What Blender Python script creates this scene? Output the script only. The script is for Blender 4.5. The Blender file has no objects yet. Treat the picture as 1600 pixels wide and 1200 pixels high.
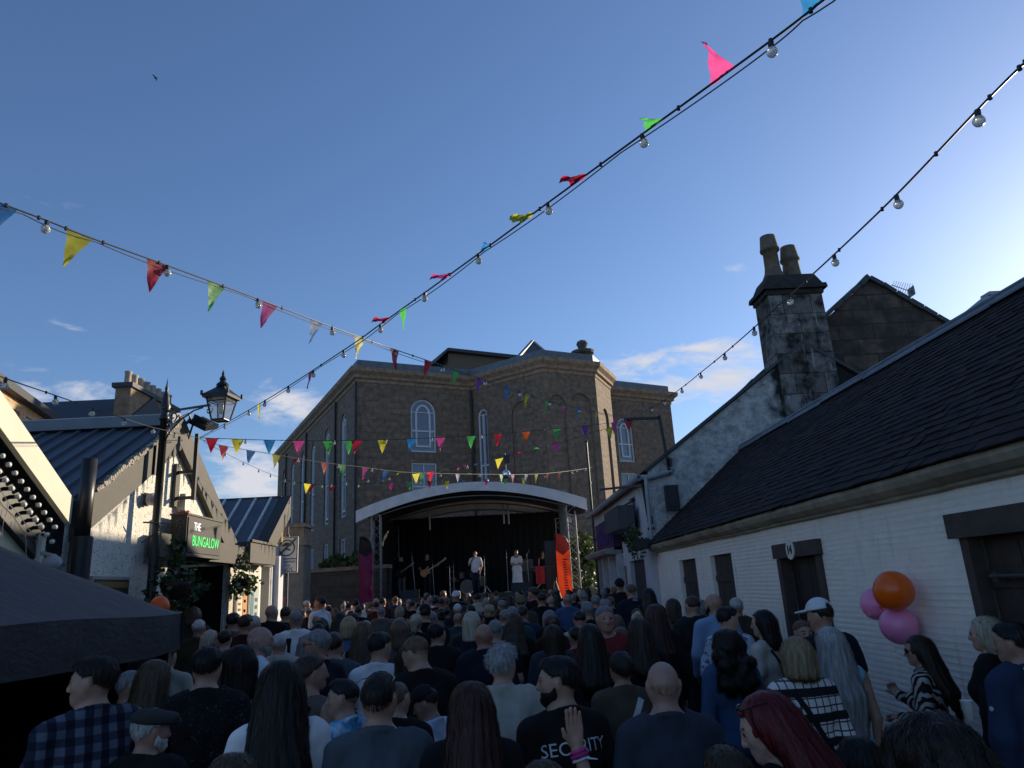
import bpy, bmesh, math, random
import numpy as np
from mathutils import Vector, Matrix
from mathutils.geometry import tessellate_polygon
from mathutils.bvhtree import BVHTree

# ------------------------------------------------------------------ camera
F = 1120.0; PITCH = math.radians(15.8); ROLL = math.radians(3.3); YAW = math.radians(2.0823); EYE = 2.1
def ray(x, y):
    u = (x - 800) / F; v = -(y - 600) / F
    c, s = math.cos(ROLL), math.sin(ROLL)
    ur = u * c + v * s; vr = -u * s + v * c
    cp, sp = math.cos(PITCH), math.sin(PITCH)
    X, Y, Z = ur, cp - vr * sp, sp + vr * cp
    return np.array([X * math.cos(YAW) + Y * math.sin(YAW), -X * math.sin(YAW) + Y * math.cos(YAW), Z])
EYEV = np.array([0, 0, EYE])
def atX(x, y, X): d = ray(x, y); return EYEV + d * (X / d[0])
def atY(x, y, Y): d = ray(x, y); return EYEV + d * (Y / d[1])
def atZ(x, y, Z): d = ray(x, y); return EYEV + d * ((Z - EYE) / d[2])
def onplane(x, y, p0, n): d = ray(x, y); return EYEV + d * (((np.array(p0) - EYEV) @ np.array(n)) / (d @ np.array(n)))

S = bpy.context.scene
COL = S.collection
cam_d = bpy.data.cameras.new('camera'); cam = bpy.data.objects.new('camera', cam_d); COL.objects.link(cam)
cam_d.sensor_width = 36; cam_d.lens = 36 * F / 1600; cam_d.clip_start = 0.05; cam_d.clip_end = 3000
def _yawed(v): return Vector((v[0] * math.cos(YAW) + v[1] * math.sin(YAW), -v[0] * math.sin(YAW) + v[1] * math.cos(YAW), v[2]))
_c, _s, _cp, _sp = math.cos(ROLL), math.sin(ROLL), math.cos(PITCH), math.sin(PITCH)
_R0, _U0, _F0 = Vector((1, 0, 0)), Vector((0, -_sp, _cp)), Vector((0, _cp, _sp))
_r = _yawed(_R0 * _c - _U0 * _s); _u = _yawed(_R0 * _s + _U0 * _c); _f = _yawed(_F0)
cam.matrix_world = Matrix(((_r.x, _u.x, -_f.x, 0), (_r.y, _u.y, -_f.y, 0), (_r.z, _u.z, -_f.z, EYE), (0, 0, 0, 1)))
S.camera = cam

# ------------------------------------------------------------------ light
SUN_AZ = math.radians(40.0)      # from +X towards +Y
SUN_EL = math.radians(14.4)
sdir = Vector((math.cos(SUN_AZ) * math.cos(SUN_EL), math.sin(SUN_AZ) * math.cos(SUN_EL), math.sin(SUN_EL)))
sl = bpy.data.lights.new('sun', 'SUN'); sl.energy = 5.0; sl.angle = math.radians(0.5); sl.color = (1.0, 0.84, 0.62)
so = bpy.data.objects.new('sun', sl); COL.objects.link(so)
so.rotation_euler = sdir.to_track_quat('Z', 'Y').to_euler()
S.view_settings.view_transform = 'Standard'; S.view_settings.look = 'None'; S.view_settings.gamma = 1
S.view_settings.exposure = 0.3
W = bpy.data.worlds.new('World'); S.world = W; W.use_nodes = True
def build_world():
    nt = W.node_tree; N = nt.nodes; L = nt.links
    for n in list(N): N.remove(n)
    out = N.new('ShaderNodeOutputWorld'); bg = N.new('ShaderNodeBackground'); L.new(bg.outputs[0], out.inputs[0])
    bg.inputs[1].default_value = 0.1
    sky = N.new('ShaderNodeTexSky'); sky.sky_type = 'NISHITA'; sky.sun_disc = False
    sky.sun_elevation = SUN_EL; sky.sun_rotation = math.pi / 2 - SUN_AZ
    sky.altitude = 50; sky.air_density = 1.0; sky.dust_density = 0.5; sky.ozone_density = 3.0
    tc = N.new('ShaderNodeTexCoord')
    # small clouds low over the roofs: noise on the view direction, kept to a few bearings
    mp = N.new('ShaderNodeMapping'); mp.inputs['Scale'].default_value = (10, 10, 30); L.new(tc.outputs['Generated'], mp.inputs[0])
    nz = N.new('ShaderNodeTexNoise'); nz.inputs['Scale'].default_value = 1.3; nz.inputs['Detail'].default_value = 9; nz.inputs['Roughness'].default_value = .6; nz.inputs['Distortion'].default_value = .35
    L.new(mp.outputs[0], nz.inputs[0])
    def M(op, a=None, b=None, cl=False):
        n = N.new('ShaderNodeMath'); n.operation = op; n.use_clamp = cl
        for i, v in enumerate((a, b)):
            if v is None: continue
            if isinstance(v, (int, float)): n.inputs[i].default_value = v
            else: L.new(v, n.inputs[i])
        return n.outputs[0]
    sep = N.new('ShaderNodeSeparateXYZ'); L.new(tc.outputs['Generated'], sep.inputs[0])
    total = None
    for (px, py, rx, ry, amp) in CLOUDS:
        d = Vector(ray(px, py)).normalized()
        az = math.atan2(d.x, d.y); el = math.asin(d.z)
        a = M('ARCTAN2', sep.outputs[0], sep.outputs[1]); e = M('ARCSINE', sep.outputs[2])
        q = M('ADD', M('POWER', M('ABSOLUTE', M('DIVIDE', M('SUBTRACT', a, az), rx)), 2), M('POWER', M('ABSOLUTE', M('DIVIDE', M('SUBTRACT', e, el), ry)), 2))
        m = M('MULTIPLY', M('SUBTRACT', 1.0, q, True), amp)
        total = m if total is None else M('MAXIMUM', total, m)
    dens = M('MULTIPLY', M('SUBTRACT', M('ADD', nz.outputs[0], M('MULTIPLY', total, .40)), .70), 4.2, True)
    dens = M('MULTIPLY', dens, M('MULTIPLY', total, 1.6, True), True)
    mix = N.new('ShaderNodeMixRGB'); L.new(dens, mix.inputs[0])
    tint = N.new('ShaderNodeMixRGB'); tint.blend_type = 'MULTIPLY'; tint.inputs[0].default_value = 1.0
    tint.inputs[2].default_value = SKYTINT; L.new(sky.outputs[0], tint.inputs[1])
    # gentle flattening of the sky's own range (glare round the sun down, zenith up), as the phone exposed it
    PV = 1.9
    dv = N.new('ShaderNodeMixRGB'); dv.blend_type = 'MULTIPLY'; dv.inputs[0].default_value = 1; dv.inputs[2].default_value = (1 / PV, 1 / PV, 1 / PV, 1); L.new(tint.outputs[0], dv.inputs[1])
    gm = N.new('ShaderNodeGamma'); gm.inputs[1].default_value = .94; L.new(dv.outputs[0], gm.inputs[0])
    ml = N.new('ShaderNodeMixRGB'); ml.blend_type = 'MULTIPLY'; ml.inputs[0].default_value = 1; ml.inputs[2].default_value = (PV, PV, PV, 1); L.new(gm.outputs[0], ml.inputs[1])
    L.new(ml.outputs[0], mix.inputs[1]); mix.inputs[2].default_value = (5.6, 5.7, 6.3, 1)
    L.new(mix.outputs[0], bg.inputs[0])
SKYTINT = (1.05, 1.17, 1.43, 1)
CLOUDS = [(103, 528, .035, .03, .55), (100, 625, .16, .05, .75), (450, 632, .09, .05, .7), (385, 752, .09, .075, 1.0), (235, 570, .05, .04, .35),
          (1085, 585, .14, .06, 1.0), (960, 575, .07, .04, .6), (1145, 424, .03, .02, .5), (60, 300, .06, .03, .35)]
build_world()
# ------------------------------------------------------------------ helpers
rng = random.Random(7)
def tag(o, label=None, cat=None, group=None, kind=None):
    if label: o['label'] = label
    if cat: o['category'] = cat
    if group: o['group'] = group
    if kind: o['kind'] = kind
    return o
def empty(name, loc=(0, 0, 0), rz=0, label=None, cat=None, group=None):
    o = bpy.data.objects.new(name, None); COL.objects.link(o); o.location = loc; o.rotation_euler = (0, 0, rz); o.empty_display_size = .1
    return tag(o, label, cat, group)
class MB:
    """collects shapes of ONE part"""
    def __init__(s): s.v = []; s.f = []; s.uv = []; s.mi = []
    def face(s, pts, uv=None, mi=0):
        n = len(s.v); s.v += [tuple(p) for p in pts]; s.f.append(tuple(range(n, n + len(pts)))); s.uv.append(uv); s.mi.append(mi); return s
    def raw(s, V, Fs, mi=0):
        n = len(s.v); s.v += [tuple(p) for p in V]
        for f in Fs: s.f.append(tuple(i + n for i in f)); s.uv.append(None); s.mi.append(mi)
        return s
    def box(s, c, d, R=None, mi=0):
        hx, hy, hz = d[0] / 2, d[1] / 2, d[2] / 2
        V = [Vector((x, y, z)) for x in (-hx, hx) for y in (-hy, hy) for z in (-hz, hz)]
        if R is not None: V = [R @ v for v in V]
        c = Vector(c)
        return s.raw([v + c for v in V], [(0, 1, 3, 2), (4, 6, 7, 5), (0, 4, 5, 1), (2, 3, 7, 6), (0, 2, 6, 4), (1, 5, 7, 3)], mi)
    def bar(s, a, b, w, h=None, up=(0, 0, 1), mi=0):
        a, b = Vector(a), Vector(b); t = b - a; L = t.length
        if L < 1e-6: return s
        t.normalize(); u = Vector(up)
        if abs(t.dot(u)) > .98: u = Vector((1, 0, 0)) if abs(t.x) < .9 else Vector((0, 1, 0))
        sd = t.cross(u).normalized(); u = sd.cross(t)
        R = Matrix((sd, t, u)).transposed()
        return s.box((a + b) / 2, (w, L, h or w), R, mi)
    def tube(s, pts, r, n=8, cap=True, mi=0):
        P = [Vector(p) for p in pts]; rs = r if isinstance(r, (list, tuple)) else [r] * len(P)
        rings = []; prev = None
        for i, p in enumerate(P):
            t = (P[min(i + 1, len(P) - 1)] - P[max(i - 1, 0)]).normalized()
            if prev is None:
                u = Vector((0, 0, 1)) if abs(t.z) < .9 else Vector((1, 0, 0)); u = (u - t * u.dot(t)).normalized()
            else: u = (prev - t * prev.dot(t)).normalized()
            prev = u; w = t.cross(u)
            rings.append([p + (u * math.cos(2 * math.pi * k / n) + w * math.sin(2 * math.pi * k / n)) * rs[i] for k in range(n)])
        V = [v for rg in rings for v in rg]; Fs = []
        for i in range(len(P) - 1):
            for k in range(n): Fs.append((i * n + k, i * n + (k + 1) % n, (i + 1) * n + (k + 1) % n, (i + 1) * n + k))
        if cap: Fs += [tuple(range(n))[::-1], tuple(range((len(P) - 1) * n, len(P) * n))]
        return s.raw(V, Fs, mi)
    def lathe(s, c, prof, n=16, axis='z', mi=0):
        c = Vector(c); V = []; Fs = []
        for (r, z) in prof:
            for k in range(n):
                a = 2 * math.pi * k / n
                p = Vector((r * math.cos(a), r * math.sin(a), z))
                if axis == 'y': p = Vector((p.x, p.z, p.y))
                if axis == 'x': p = Vector((p.z, p.x, p.y))
                V.append(c + p)
        for i in range(len(prof) - 1):
            for k in range(n): Fs.append((i * n + k, i * n + (k + 1) % n, (i + 1) * n + (k + 1) % n, (i + 1) * n + k))
        Fs += [tuple(range(n))[::-1], tuple(range((len(prof) - 1) * n, len(prof) * n))]
        return s.raw(V, Fs, mi)
    def prism(s, poly, ext, mi=0):
        """poly: 3D outline, ext: extrusion vector"""
        P = [Vector(p) for p in poly]; e = Vector(ext); n = len(P)
        tris = tessellate_polygon([P])
        s.raw(P + [p + e for p in P], [tuple(t) for t in tris] + [tuple(i + n for i in t[::-1]) for t in tris] + [(i, (i + 1) % n, (i + 1) % n + n, i + n) for i in range(n)], mi)
        return s
    def build(s, name, mats, parent=None, smooth=False, loc=None, weld=False):
        me = bpy.data.meshes.new(name); me.from_pydata(s.v, [], s.f)
        ms = mats if isinstance(mats, (list, tuple)) else [mats]
        for m in ms: me.materials.append(m)
        if any(s.mi): me.polygons.foreach_set('material_index', s.mi)
        if any(u is not None for u in s.uv):
            ul = me.uv_layers.new(name='UVMap'); k = 0
            for f, u in zip(s.f, s.uv):
                for j in range(len(f)):
                    if u is not None: ul.data[k].uv = u[j]
                    k += 1
        me.validate(); 
        bm = bmesh.new(); bm.from_mesh(me)
        if weld: bmesh.ops.remove_doubles(bm, verts=bm.verts, dist=1e-4)
        bmesh.ops.recalc_face_normals(bm, faces=bm.faces)
        bm.to_mesh(me); bm.free()
        if smooth: me.polygons.foreach_set('use_smooth', [True] * len(me.polygons))
        o = bpy.data.objects.new(name, me); COL.objects.link(o)
        if parent: o.parent = parent
        if loc is not None: o.location = loc
        return o
def wall_panel(mb, O, U, V, outer, holes=(), depth=.2, mi=0, uvo=(0, 0)):
    """flat wall with real openings; outer and holes are 2D outlines in metres along U and V, reveals run inwards"""
    O, U, V = Vector(O), Vector(U).normalized(), Vector(V).normalized(); N = U.cross(V)
    P = lambda q, d=0: O + U * q[0] + V * q[1] - N * d
    loops = [[Vector((q[0], q[1], 0)) for q in outer]] + [[Vector((q[0], q[1], 0)) for q in h] for h in holes]
    flat = [q for l in loops for q in l]
    for t in tessellate_polygon(loops):
        mb.face([P(flat[i]) for i in t], [(flat[i].x + uvo[0], flat[i].y + uvo[1]) for i in t], mi)
    for h in holes:
        for i in range(len(h)):
            a, b = h[i], h[(i + 1) % len(h)]
            mb.face([P(a), P(b), P(b, depth), P(a, depth)], [(a[0], a[1]), (b[0], b[1]), (b[0] + depth, b[1]), (a[0] + depth, a[1])], mi)
    return mb
def rect(x0, y0, x1, y1): return [(x0, y0), (x1, y0), (x1, y1), (x0, y1)]
def arch(x0, y0, x1, y1, n=10):
    r = (x1 - x0) / 2; cx = (x0 + x1) / 2; ys = y1 - r
    return [(x0, y0), (x1, y0)] + [(cx + r * math.cos(math.pi * k / n), ys + r * math.sin(math.pi * k / n)) for k in range(n + 1)]
def ring2d(mb, O, U, V, a, b, d0, d1, mi=0):
    """solid frame between outline a (outer) and b (inner), from depth d0 to d1 along the inward normal"""
    O, U, V = Vector(O), Vector(U).normalized(), Vector(V).normalized(); N = U.cross(V); n = len(a)
    P = lambda q, d: O + U * q[0] + V * q[1] - N * d
    for i in range(n):
        j = (i + 1) % n
        mb.face([P(a[i], d0), P(a[j], d0), P(b[j], d0), P(b[i], d0)], None, mi)
        mb.face([P(b[i], d0), P(b[j], d0), P(b[j], d1), P(b[i], d1)], None, mi)
        mb.face([P(a[i], d0), P(a[i], d1), P(a[j], d1), P(a[j], d0)], None, mi)
    return mb

# ------------------------------------------------------------------ materials
def nodes(name):
    m = bpy.data.materials.new(name); m.use_nodes = True; nt = m.node_tree
    b = nt.nodes['Principled BSDF']
    return m, nt, nt.nodes, nt.links, b
def noise_ramp(nt, vec, scale, c0, c1, lo=.35, hi=.65, detail=5, rough=.6):
    n = nt.nodes.new('ShaderNodeTexNoise'); n.inputs['Scale'].default_value = scale; n.inputs['Detail'].default_value = detail; n.inputs['Roughness'].default_value = rough
    if vec is not None: nt.links.new(vec, n.inputs['Vector'])
    r = nt.nodes.new('ShaderNodeValToRGB'); r.color_ramp.elements[0].position = lo; r.color_ramp.elements[1].position = hi
    r.color_ramp.elements[0].color = (*c0, 1); r.color_ramp.elements[1].color = (*c1, 1)
    nt.links.new(n.outputs[0], r.inputs[0]); return r.outputs[0], n.outputs[0]
def mixc(nt, fac, a, b, mode='MIX'):
    n = nt.nodes.new('ShaderNodeMixRGB'); n.blend_type = mode
    for i, v in ((0, fac), (1, a), (2, b)):
        if isinstance(v, (int, float)): n.inputs[i].default_value = v
        elif isinstance(v, tuple): n.inputs[i].default_value = (*v, 1) if len(v) == 3 else v
        else: nt.links.new(v, n.inputs[i])
    return n.outputs[0]
def bump(nt, b, h, dist=.01, strength=.6):
    n = nt.nodes.new('ShaderNodeBump'); n.inputs['Distance'].default_value = dist; n.inputs['Strength'].default_value = strength
    nt.links.new(h, n.inputs['Height']); nt.links.new(n.outputs[0], b.inputs['Normal'])
def coord(nt, kind='Object', scale=(1, 1, 1)):
    t = nt.nodes.new('ShaderNodeTexCoord'); mp = nt.nodes.new('ShaderNodeMapping'); mp.inputs['Scale'].default_value = scale
    nt.links.new(t.outputs[kind], mp.inputs[0]); return mp.outputs[0]
def plain(name, col, rough=.6, var=.25, scale=6, bmp=0.0, metal=0, spec=.5, bscale=40):
    m, nt, N, L, b = nodes(name); v = coord(nt)
    c0 = tuple(c * (1 - var) for c in col); c1 = tuple(min(1, c * (1 + var)) for c in col)
    c, _ = noise_ramp(nt, v, scale, c0, c1, .3, .7)
    L.new(c, b.inputs['Base Color']); b.inputs['Roughness'].default_value = rough; b.inputs['Metallic'].default_value = metal; b.inputs['Specular IOR Level'].default_value = spec
    if bmp:
        _, h = noise_ramp(nt, v, bscale, (0, 0, 0), (1, 1, 1)); bump(nt, b, h, bmp, .7)
    return m
def brickmat(name, c1, c2, mortar, bw, bh, ms=.012, rough=.85, dist=.02, warp=.03, stain=None, kind='UV', var=.35, offset=.5):
    m, nt, N, L, b = nodes(name); v = coord(nt, kind)
    nz = N.new('ShaderNodeTexNoise'); nz.inputs['Scale'].default_value = 2.2; L.new(v, nz.inputs['Vector'])
    w = mixc(nt, warp, v, nz.outputs[1], 'ADD')
    br = N.new('ShaderNodeTexBrick'); br.inputs['Scale'].default_value = 1; br.inputs['Brick Width'].default_value = bw; br.inputs['Row Height'].default_value = bh
    br.inputs['Mortar Size'].default_value = ms; br.inputs['Mortar Smooth'].default_value = .3; br.inputs['Bias'].default_value = 0; br.offset = offset
    br.inputs['Color1'].default_value = (*c1, 1); br.inputs['Color2'].default_value = (*c2, 1); br.inputs['Mortar'].default_value = (*mortar, 1)
    L.new(w, br.inputs['Vector'])
    f, h = noise_ramp(nt, v, 3.5, (1 - var,) * 3, (1 + var * .4,) * 3, .3, .7, 8)
    c = mixc(nt, 1.0, br.outputs[0], f, 'MULTIPLY')
    if stain:
        sc, lo, hi, scol = stain
        _, sm = noise_ramp(nt, v, sc, (0, 0, 0), (1, 1, 1), lo, hi, 6)
        r = N.new('ShaderNodeValToRGB'); r.color_ramp.elements[0].position = lo; r.color_ramp.elements[1].position = hi; L.new(sm, r.inputs[0])
        c = mixc(nt, r.outputs[0], c, scol)
    L.new(c, b.inputs['Base Color']); b.inputs['Roughness'].default_value = rough
    hh = mixc(nt, .5, br.outputs[1], h); inv = N.new('ShaderNodeInvert'); L.new(hh, inv.inputs[1])
    bump(nt, b, inv.outputs[0], dist, .8)
    return m
def glassmat(name, col=(.03, .045, .06), rough=.08):
    m, nt, N, L, b = nodes(name); v = coord(nt)
    b.inputs['Base Color'].default_value = (*col, 1); b.inputs['Roughness'].default_value = rough; b.inputs['Specular IOR Level'].default_value = 1.0; b.inputs['Coat Weight'].default_value = .6
    _, h = noise_ramp(nt, v, 1.5, (0, 0, 0), (1, 1, 1)); bump(nt, b, h, .02, .3)
    return m
M_ASPH = plain('asphalt', (.06, .06, .062), .9, .35, 9, .006)
M_STONE = brickmat('church_ashlar', (.255, .185, .130), (.205, .152, .110), (.165, .125, .095), 1.05, .37, .012, .9, .03, .02, None, 'UV', .5)
M_TRIM = plain('dressed_stone', (.29, .21, .145), .9, .4, 4, .01)
M_LEAD = plain('lead_sheet', (.13, .15, .18), .55, .25, 3, .004)
M_SAND = brickmat('sandstone_blocks', (.62, .42, .24), (.50, .33, .19), (.4, .3, .2), .75, .33, .01, .9, .015, .02, None, 'UV', .3)
M_GLASS = glassmat('window_glass', (.10, .13, .17), .12)
M_WINFR = plain('white_frame', (.62, .65, .7), .5, .1)
M_WHITE = None
M_BLACK = plain('black_paint', (.012, .012, .014), .45, .3, 5)
M_DGREY = plain('dark_grey_paint', (.046, .042, .034), .65, .2, 5, .003)
M_IRON = plain('cast_iron_black', (.013, .013, .014), .38, .3, 9, .002)
M_STEEL = plain('aluminium_truss', (.24, .24, .25), .45, .15, 8, 0, .8)
M_CREAM = plain('cream_render', (.62, .56, .38), .9, .1, 3, .006)
M_CREAMB = plain('cream_board', (.60, .57, .44), .6, .07, 2)
M_BROWN = plain('dark_brown_timber', (.045, .031, .024), .7, .35, 7, .004)
M_BROWN2 = plain('dark_brown_frame', (.06, .042, .033), .7, .3, 7, .003)
M_METALROOF = plain('standing_seam_roof', (.085, .095, .115), .45, .2, 2.5, .002)
M_SEAM = plain('sunlit_seam', (.66, .64, .58), .5, .15)  # lighter than the roof metal: sunlight on the ribs put into the colour
M_PLAQUE = plain('plaque_cream', (.75, .72, .62), .5, .06)
M_GUTTER = plain('stone_gutter', (.33, .28, .20), .85, .35, 3, .008)
M_RED = plain('red_lens', (.35, .04, .02), .4, .1)
M_POT = plain('clay_pot', (.15, .115, .075), .85, .35, 7, .01)
M_SHADE = plain('black_cloth_and_shade', (.008, .008, .010), .9, .2)  # real black cloth, and painted shade in door openings and under the tent
M_GREYPOLE = plain('grey_paint', (.30, .31, .33), .5, .12)
M_TEAL = plain('dark_slate', (.05, .055, .062), .6, .3, 12, .006)
def harl_mat():
    m, nt, N, L, b = nodes('white_dry_dash'); v = coord(nt)
    c, h = noise_ramp(nt, v, 34, (.42, .40, .34), (.93, .90, .81), .36, .46, 3, .7)
    c2, h2 = noise_ramp(nt, v, 1.2, (.86, .85, .82), (1, 1, 1))
    L.new(mixc(nt, 1.0, c, c2, 'MULTIPLY'), b.inputs['Base Color']); b.inputs['Roughness'].default_value = .95
    bump(nt, b, h, .03, 1.0); return m
M_HARL = harl_mat()
def whitewash_mat():
    m, nt, N, L, b = nodes('whitewashed_rubble'); v = coord(nt, 'UV')
    nz = N.new('ShaderNodeTexNoise'); nz.inputs['Scale'].default_value = 1.7; nz.inputs['Detail'].default_value = 4; L.new(v, nz.inputs['Vector'])
    w = mixc(nt, .022, v, nz.outputs[1], 'ADD')
    br = N.new('ShaderNodeTexBrick'); br.inputs['Scale'].default_value = 1; br.inputs['Brick Width'].default_value = .42; br.inputs['Row Height'].default_value = .055
    br.inputs['Mortar Size'].default_value = .02; br.inputs['Mortar Smooth'].default_value = 1.0
    br.inputs['Color1'].default_value = (.93, .85, .74, 1); br.inputs['Color2'].default_value = (.90, .82, .71, 1); br.inputs['Mortar'].default_value = (.88, .80, .69, 1)
    L.new(w, br.inputs['Vector'])
    c, h = noise_ramp(nt, v, 5, (.93, .92, .90), (1.03, 1.03, 1.03), .3, .62, 9, .65)
    cr, _ = noise_ramp(nt, coord(nt, 'UV', (1.2, 26, 1)), 1.4, (.55, .52, .5), (1, 1, 1), .27, .36, 8, .7)
    st, _ = noise_ramp(nt, coord(nt, 'UV', (5, .5, 1)), 1.2, (.84, .80, .73), (1, 1, 1), .30, .42, 6)
    col = mixc(nt, 1.0, mixc(nt, 1.0, mixc(nt, 1.0, br.outputs[0], c, 'MULTIPLY'), cr, 'MULTIPLY'), st, 'MULTIPLY')
    L.new(col, b.inputs['Base Color']); b.inputs['Roughness'].default_value = .8
    pm, _ = noise_ramp(nt, coord(nt, 'UV', (.5, 1.6, 1)), 1.1, (.08, .08, .08), (1, 1, 1), .38, .62, 4)
    f2, hf = noise_ramp(nt, coord(nt, 'UV', (6, 16, 1)), 1.8, (0, 0, 0), (1, 1, 1), .3, .7, 8, .7)
    hh = mixc(nt, .28, mixc(nt, 1.0, br.outputs[1], pm, 'MULTIPLY'), f2); inv = N.new('ShaderNodeInvert'); L.new(hh, inv.inputs[1]); bump(nt, b, inv.outputs[0], .010, .6)
    return m
M_WHITE = whitewash_mat()
def stained_gable_mat():
    m, nt, N, L, b = nodes('stained_white_gable'); v = coord(nt, 'UV')
    c, h = noise_ramp(nt, v, 3, (.40, .39, .38), (.70, .68, .64), .3, .7, 9, .7)
    bl, hb = noise_ramp(nt, v, 4.5, (.42, .42, .44), (1, 1, 1), .38, .56, 10, .8)
    c = mixc(nt, 1.0, c, bl, 'MULTIPLY')
    # soot and moss run-off under the chimney (u beyond ~3.3) and along the slates
    sp = N.new('ShaderNodeSeparateXYZ'); L.new(v, sp.inputs[0])
    n2 = N.new('ShaderNodeTexNoise'); n2.inputs['Scale'].default_value = 2.6; n2.inputs['Detail'].default_value = 7; L.new(v, n2.inputs['Vector'])
    a = N.new('ShaderNodeMath'); a.operation = 'MULTIPLY_ADD'; L.new(n2.outputs[0], a.inputs[0]); a.inputs[1].default_value = 1.6; L.new(sp.outputs[0], a.inputs[2])
    r = N.new('ShaderNodeValToRGB'); r.color_ramp.elements[0].position = .0; r.color_ramp.elements[1].position = 1
    mr = N.new('ShaderNodeMapRange'); mr.inputs[1].default_value = 3.85; mr.inputs[2].default_value = 4.25; L.new(a.outputs[0], mr.inputs[0])
    c = mixc(nt, mr.outputs[0], c, (.016, .017, .016))
    L.new(c, b.inputs['Base Color']); b.inputs['Roughness'].default_value = .9; bump(nt, b, h, .02, .7); return m
M_GABLE = stained_gable_mat()
def chimney_mat():
    m, nt, N, L, b = nodes('sooty_chimney_stone'); v = coord(nt, 'UV')
    br = N.new('ShaderNodeTexBrick'); br.inputs['Scale'].default_value = 1; br.inputs['Brick Width'].default_value = .75; br.inputs['Row Height'].default_value = .52
    br.inputs['Mortar Size'].default_value = .014; br.inputs['Mortar Smooth'].default_value = .5
    br.inputs['Color1'].default_value = (.25, .24, .23, 1); br.inputs['Color2'].default_value = (.10, .085, .07, 1); br.inputs['Mortar'].default_value = (.035, .033, .03, 1)
    L.new(v, br.inputs['Vector'])
    c, h = noise_ramp(nt, v, 2.3, (.10, .09, .08), (1.15, 1.15, 1.15), .40, .58, 9, .7)
    col = mixc(nt, 1.0, br.outputs[0], c, 'MULTIPLY')
    st, _ = noise_ramp(nt, coord(nt, 'UV', (6, .7, 1)), 1.3, (0, 0, 0), (.26, .26, .25), .6, .72, 5)
    col = mixc(nt, 1.0, col, st, 'ADD')
    L.new(col, b.inputs['Base Color']); b.inputs['Roughness'].default_value = .9; bump(nt, b, h, .03, .8); return m
M_CHIM = chimney_mat()
def slate_mat():
    m, nt, N, L, b = nodes('blue_black_slate')
    g = N.new('ShaderNodeNewGeometry'); v = coord(nt)
    r = N.new('ShaderNodeValToRGB'); r.color_ramp.elements[0].color = (.012, .009, .0085, 1); r.color_ramp.elements[1].color = (.034, .026, .024, 1); L.new(g.outputs['Random Per Island'], r.inputs[0])
    c, h = noise_ramp(nt, v, 4, (.6, .6, .6), (1.2, 1.15, 1.1), .3, .7, 8)
    L.new(mixc(nt, 1.0, r.outputs[0], c, 'MULTIPLY'), b.inputs['Base Color']); b.inputs['Roughness'].default_value = .85; b.inputs['Specular IOR Level'].default_value = .25
    _, h = noise_ramp(nt, v, 30, (0, 0, 0), (1, 1, 1)); bump(nt, b, h, .004, .6); return m
M_SLATE = slate_mat()
def emis(name, col, s):
    m, nt, N, L, b = nodes(name); b.inputs['Base Color'].default_value = (*col, 1); b.inputs['Emission Color'].default_value = (*col, 1); b.inputs['Emission Strength'].default_value = s; return m
def thin_plastic(name, col):
    m, nt, N, L, b = nodes(name)
    c, _ = noise_ramp(nt, coord(nt), 14, tuple(x * .75 for x in col), col, .3, .7)
    L.new(c, b.inputs['Base Color']); b.inputs['Roughness'].default_value = .4
    t = N.new('ShaderNodeBsdfTranslucent'); L.new(c, t.inputs[0]); mx = N.new('ShaderNodeMixShader'); mx.inputs[0].default_value = .68
    L.new(b.outputs[0], mx.inputs[1]); L.new(t.outputs[0], mx.inputs[2]); L.new(mx.outputs[0], N['Material Output'].inputs[0]); return m
FLAG = {k: thin_plastic('flag_' + k, c) for k, c in dict(yellow=(.72, .66, .06), red=(.62, .03, .06), green=(.10, .52, .12), pink=(.80, .10, .36), blue=(.04, .26, .62), purple=(.28, .07, .45), orange=(.75, .14, .03)).items()}
M_CABLE = plain('cable_black', (.012, .012, .012), .5, .1)
def bulb_mat():
    m, nt, N, L, b = nodes('clear_bulb_glass')
    b.inputs['Base Color'].default_value = (.9, .86, .78, 1); b.inputs['Roughness'].default_value = .08; b.inputs['Transmission Weight'].default_value = .55; b.inputs['IOR'].default_value = 1.3
    c, _ = noise_ramp(nt, coord(nt), 30, (.65, .6, .5), (.95, .92, .85)); L.new(c, b.inputs['Base Color']); return m
M_BULB = bulb_mat()
def text_mesh(txt, size, depth=.004, align='CENTER'):
    c = bpy.data.curves.new('t', 'FONT'); c.body = txt; c.size = size; c.align_x = align; c.extrude = depth; c.resolution_u = 3
    o = bpy.data.objects.new('t', c); COL.objects.link(o); bpy.context.view_layer.update()
    me = bpy.data.meshes.new_from_object(o); bpy.data.objects.remove(o); V = [tuple(v.co) for v in me.vertices]; Fs = [tuple(p.vertices) for p in me.polygons]
    return V, Fs
def text_part(name, txt, size, O, U, V, mat, parent=None, depth=.004, sx=1.0, align='CENTER', shear=0):
    """lettering as a thin raised mesh on the plane O + U, V"""
    O, U, V = Vector(O), Vector(U).normalized(), Vector(V).normalized(); N = U.cross(V)
    vs, fs = text_mesh(txt, size, depth, align); mb = MB()
    mb.raw([O + U * (v[0] * sx + shear * v[1]) + V * v[1] + N * (v[2] + depth) for v in vs], fs)
    return mb.build(name, mat, parent)
def catmull(P, m=10):
    out = []
    for i in range(len(P) - 1):
        p0, p1, p2, p3 = P[max(i - 1, 0)], P[i], P[i + 1], P[min(i + 2, len(P) - 1)]
        for k in range(m):
            t = k / m; out.append(.5 * ((2 * p1) + (p2 - p0) * t + (2 * p0 - 5 * p1 + 4 * p2 - p3) * t * t + (3 * p1 - p0 - 3 * p2 + p3) * t ** 3))
    return out + [P[-1]]
def ground_z(y): return 0 if y < 8 else min(.28, .28 * (y - 8) / 18)

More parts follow.
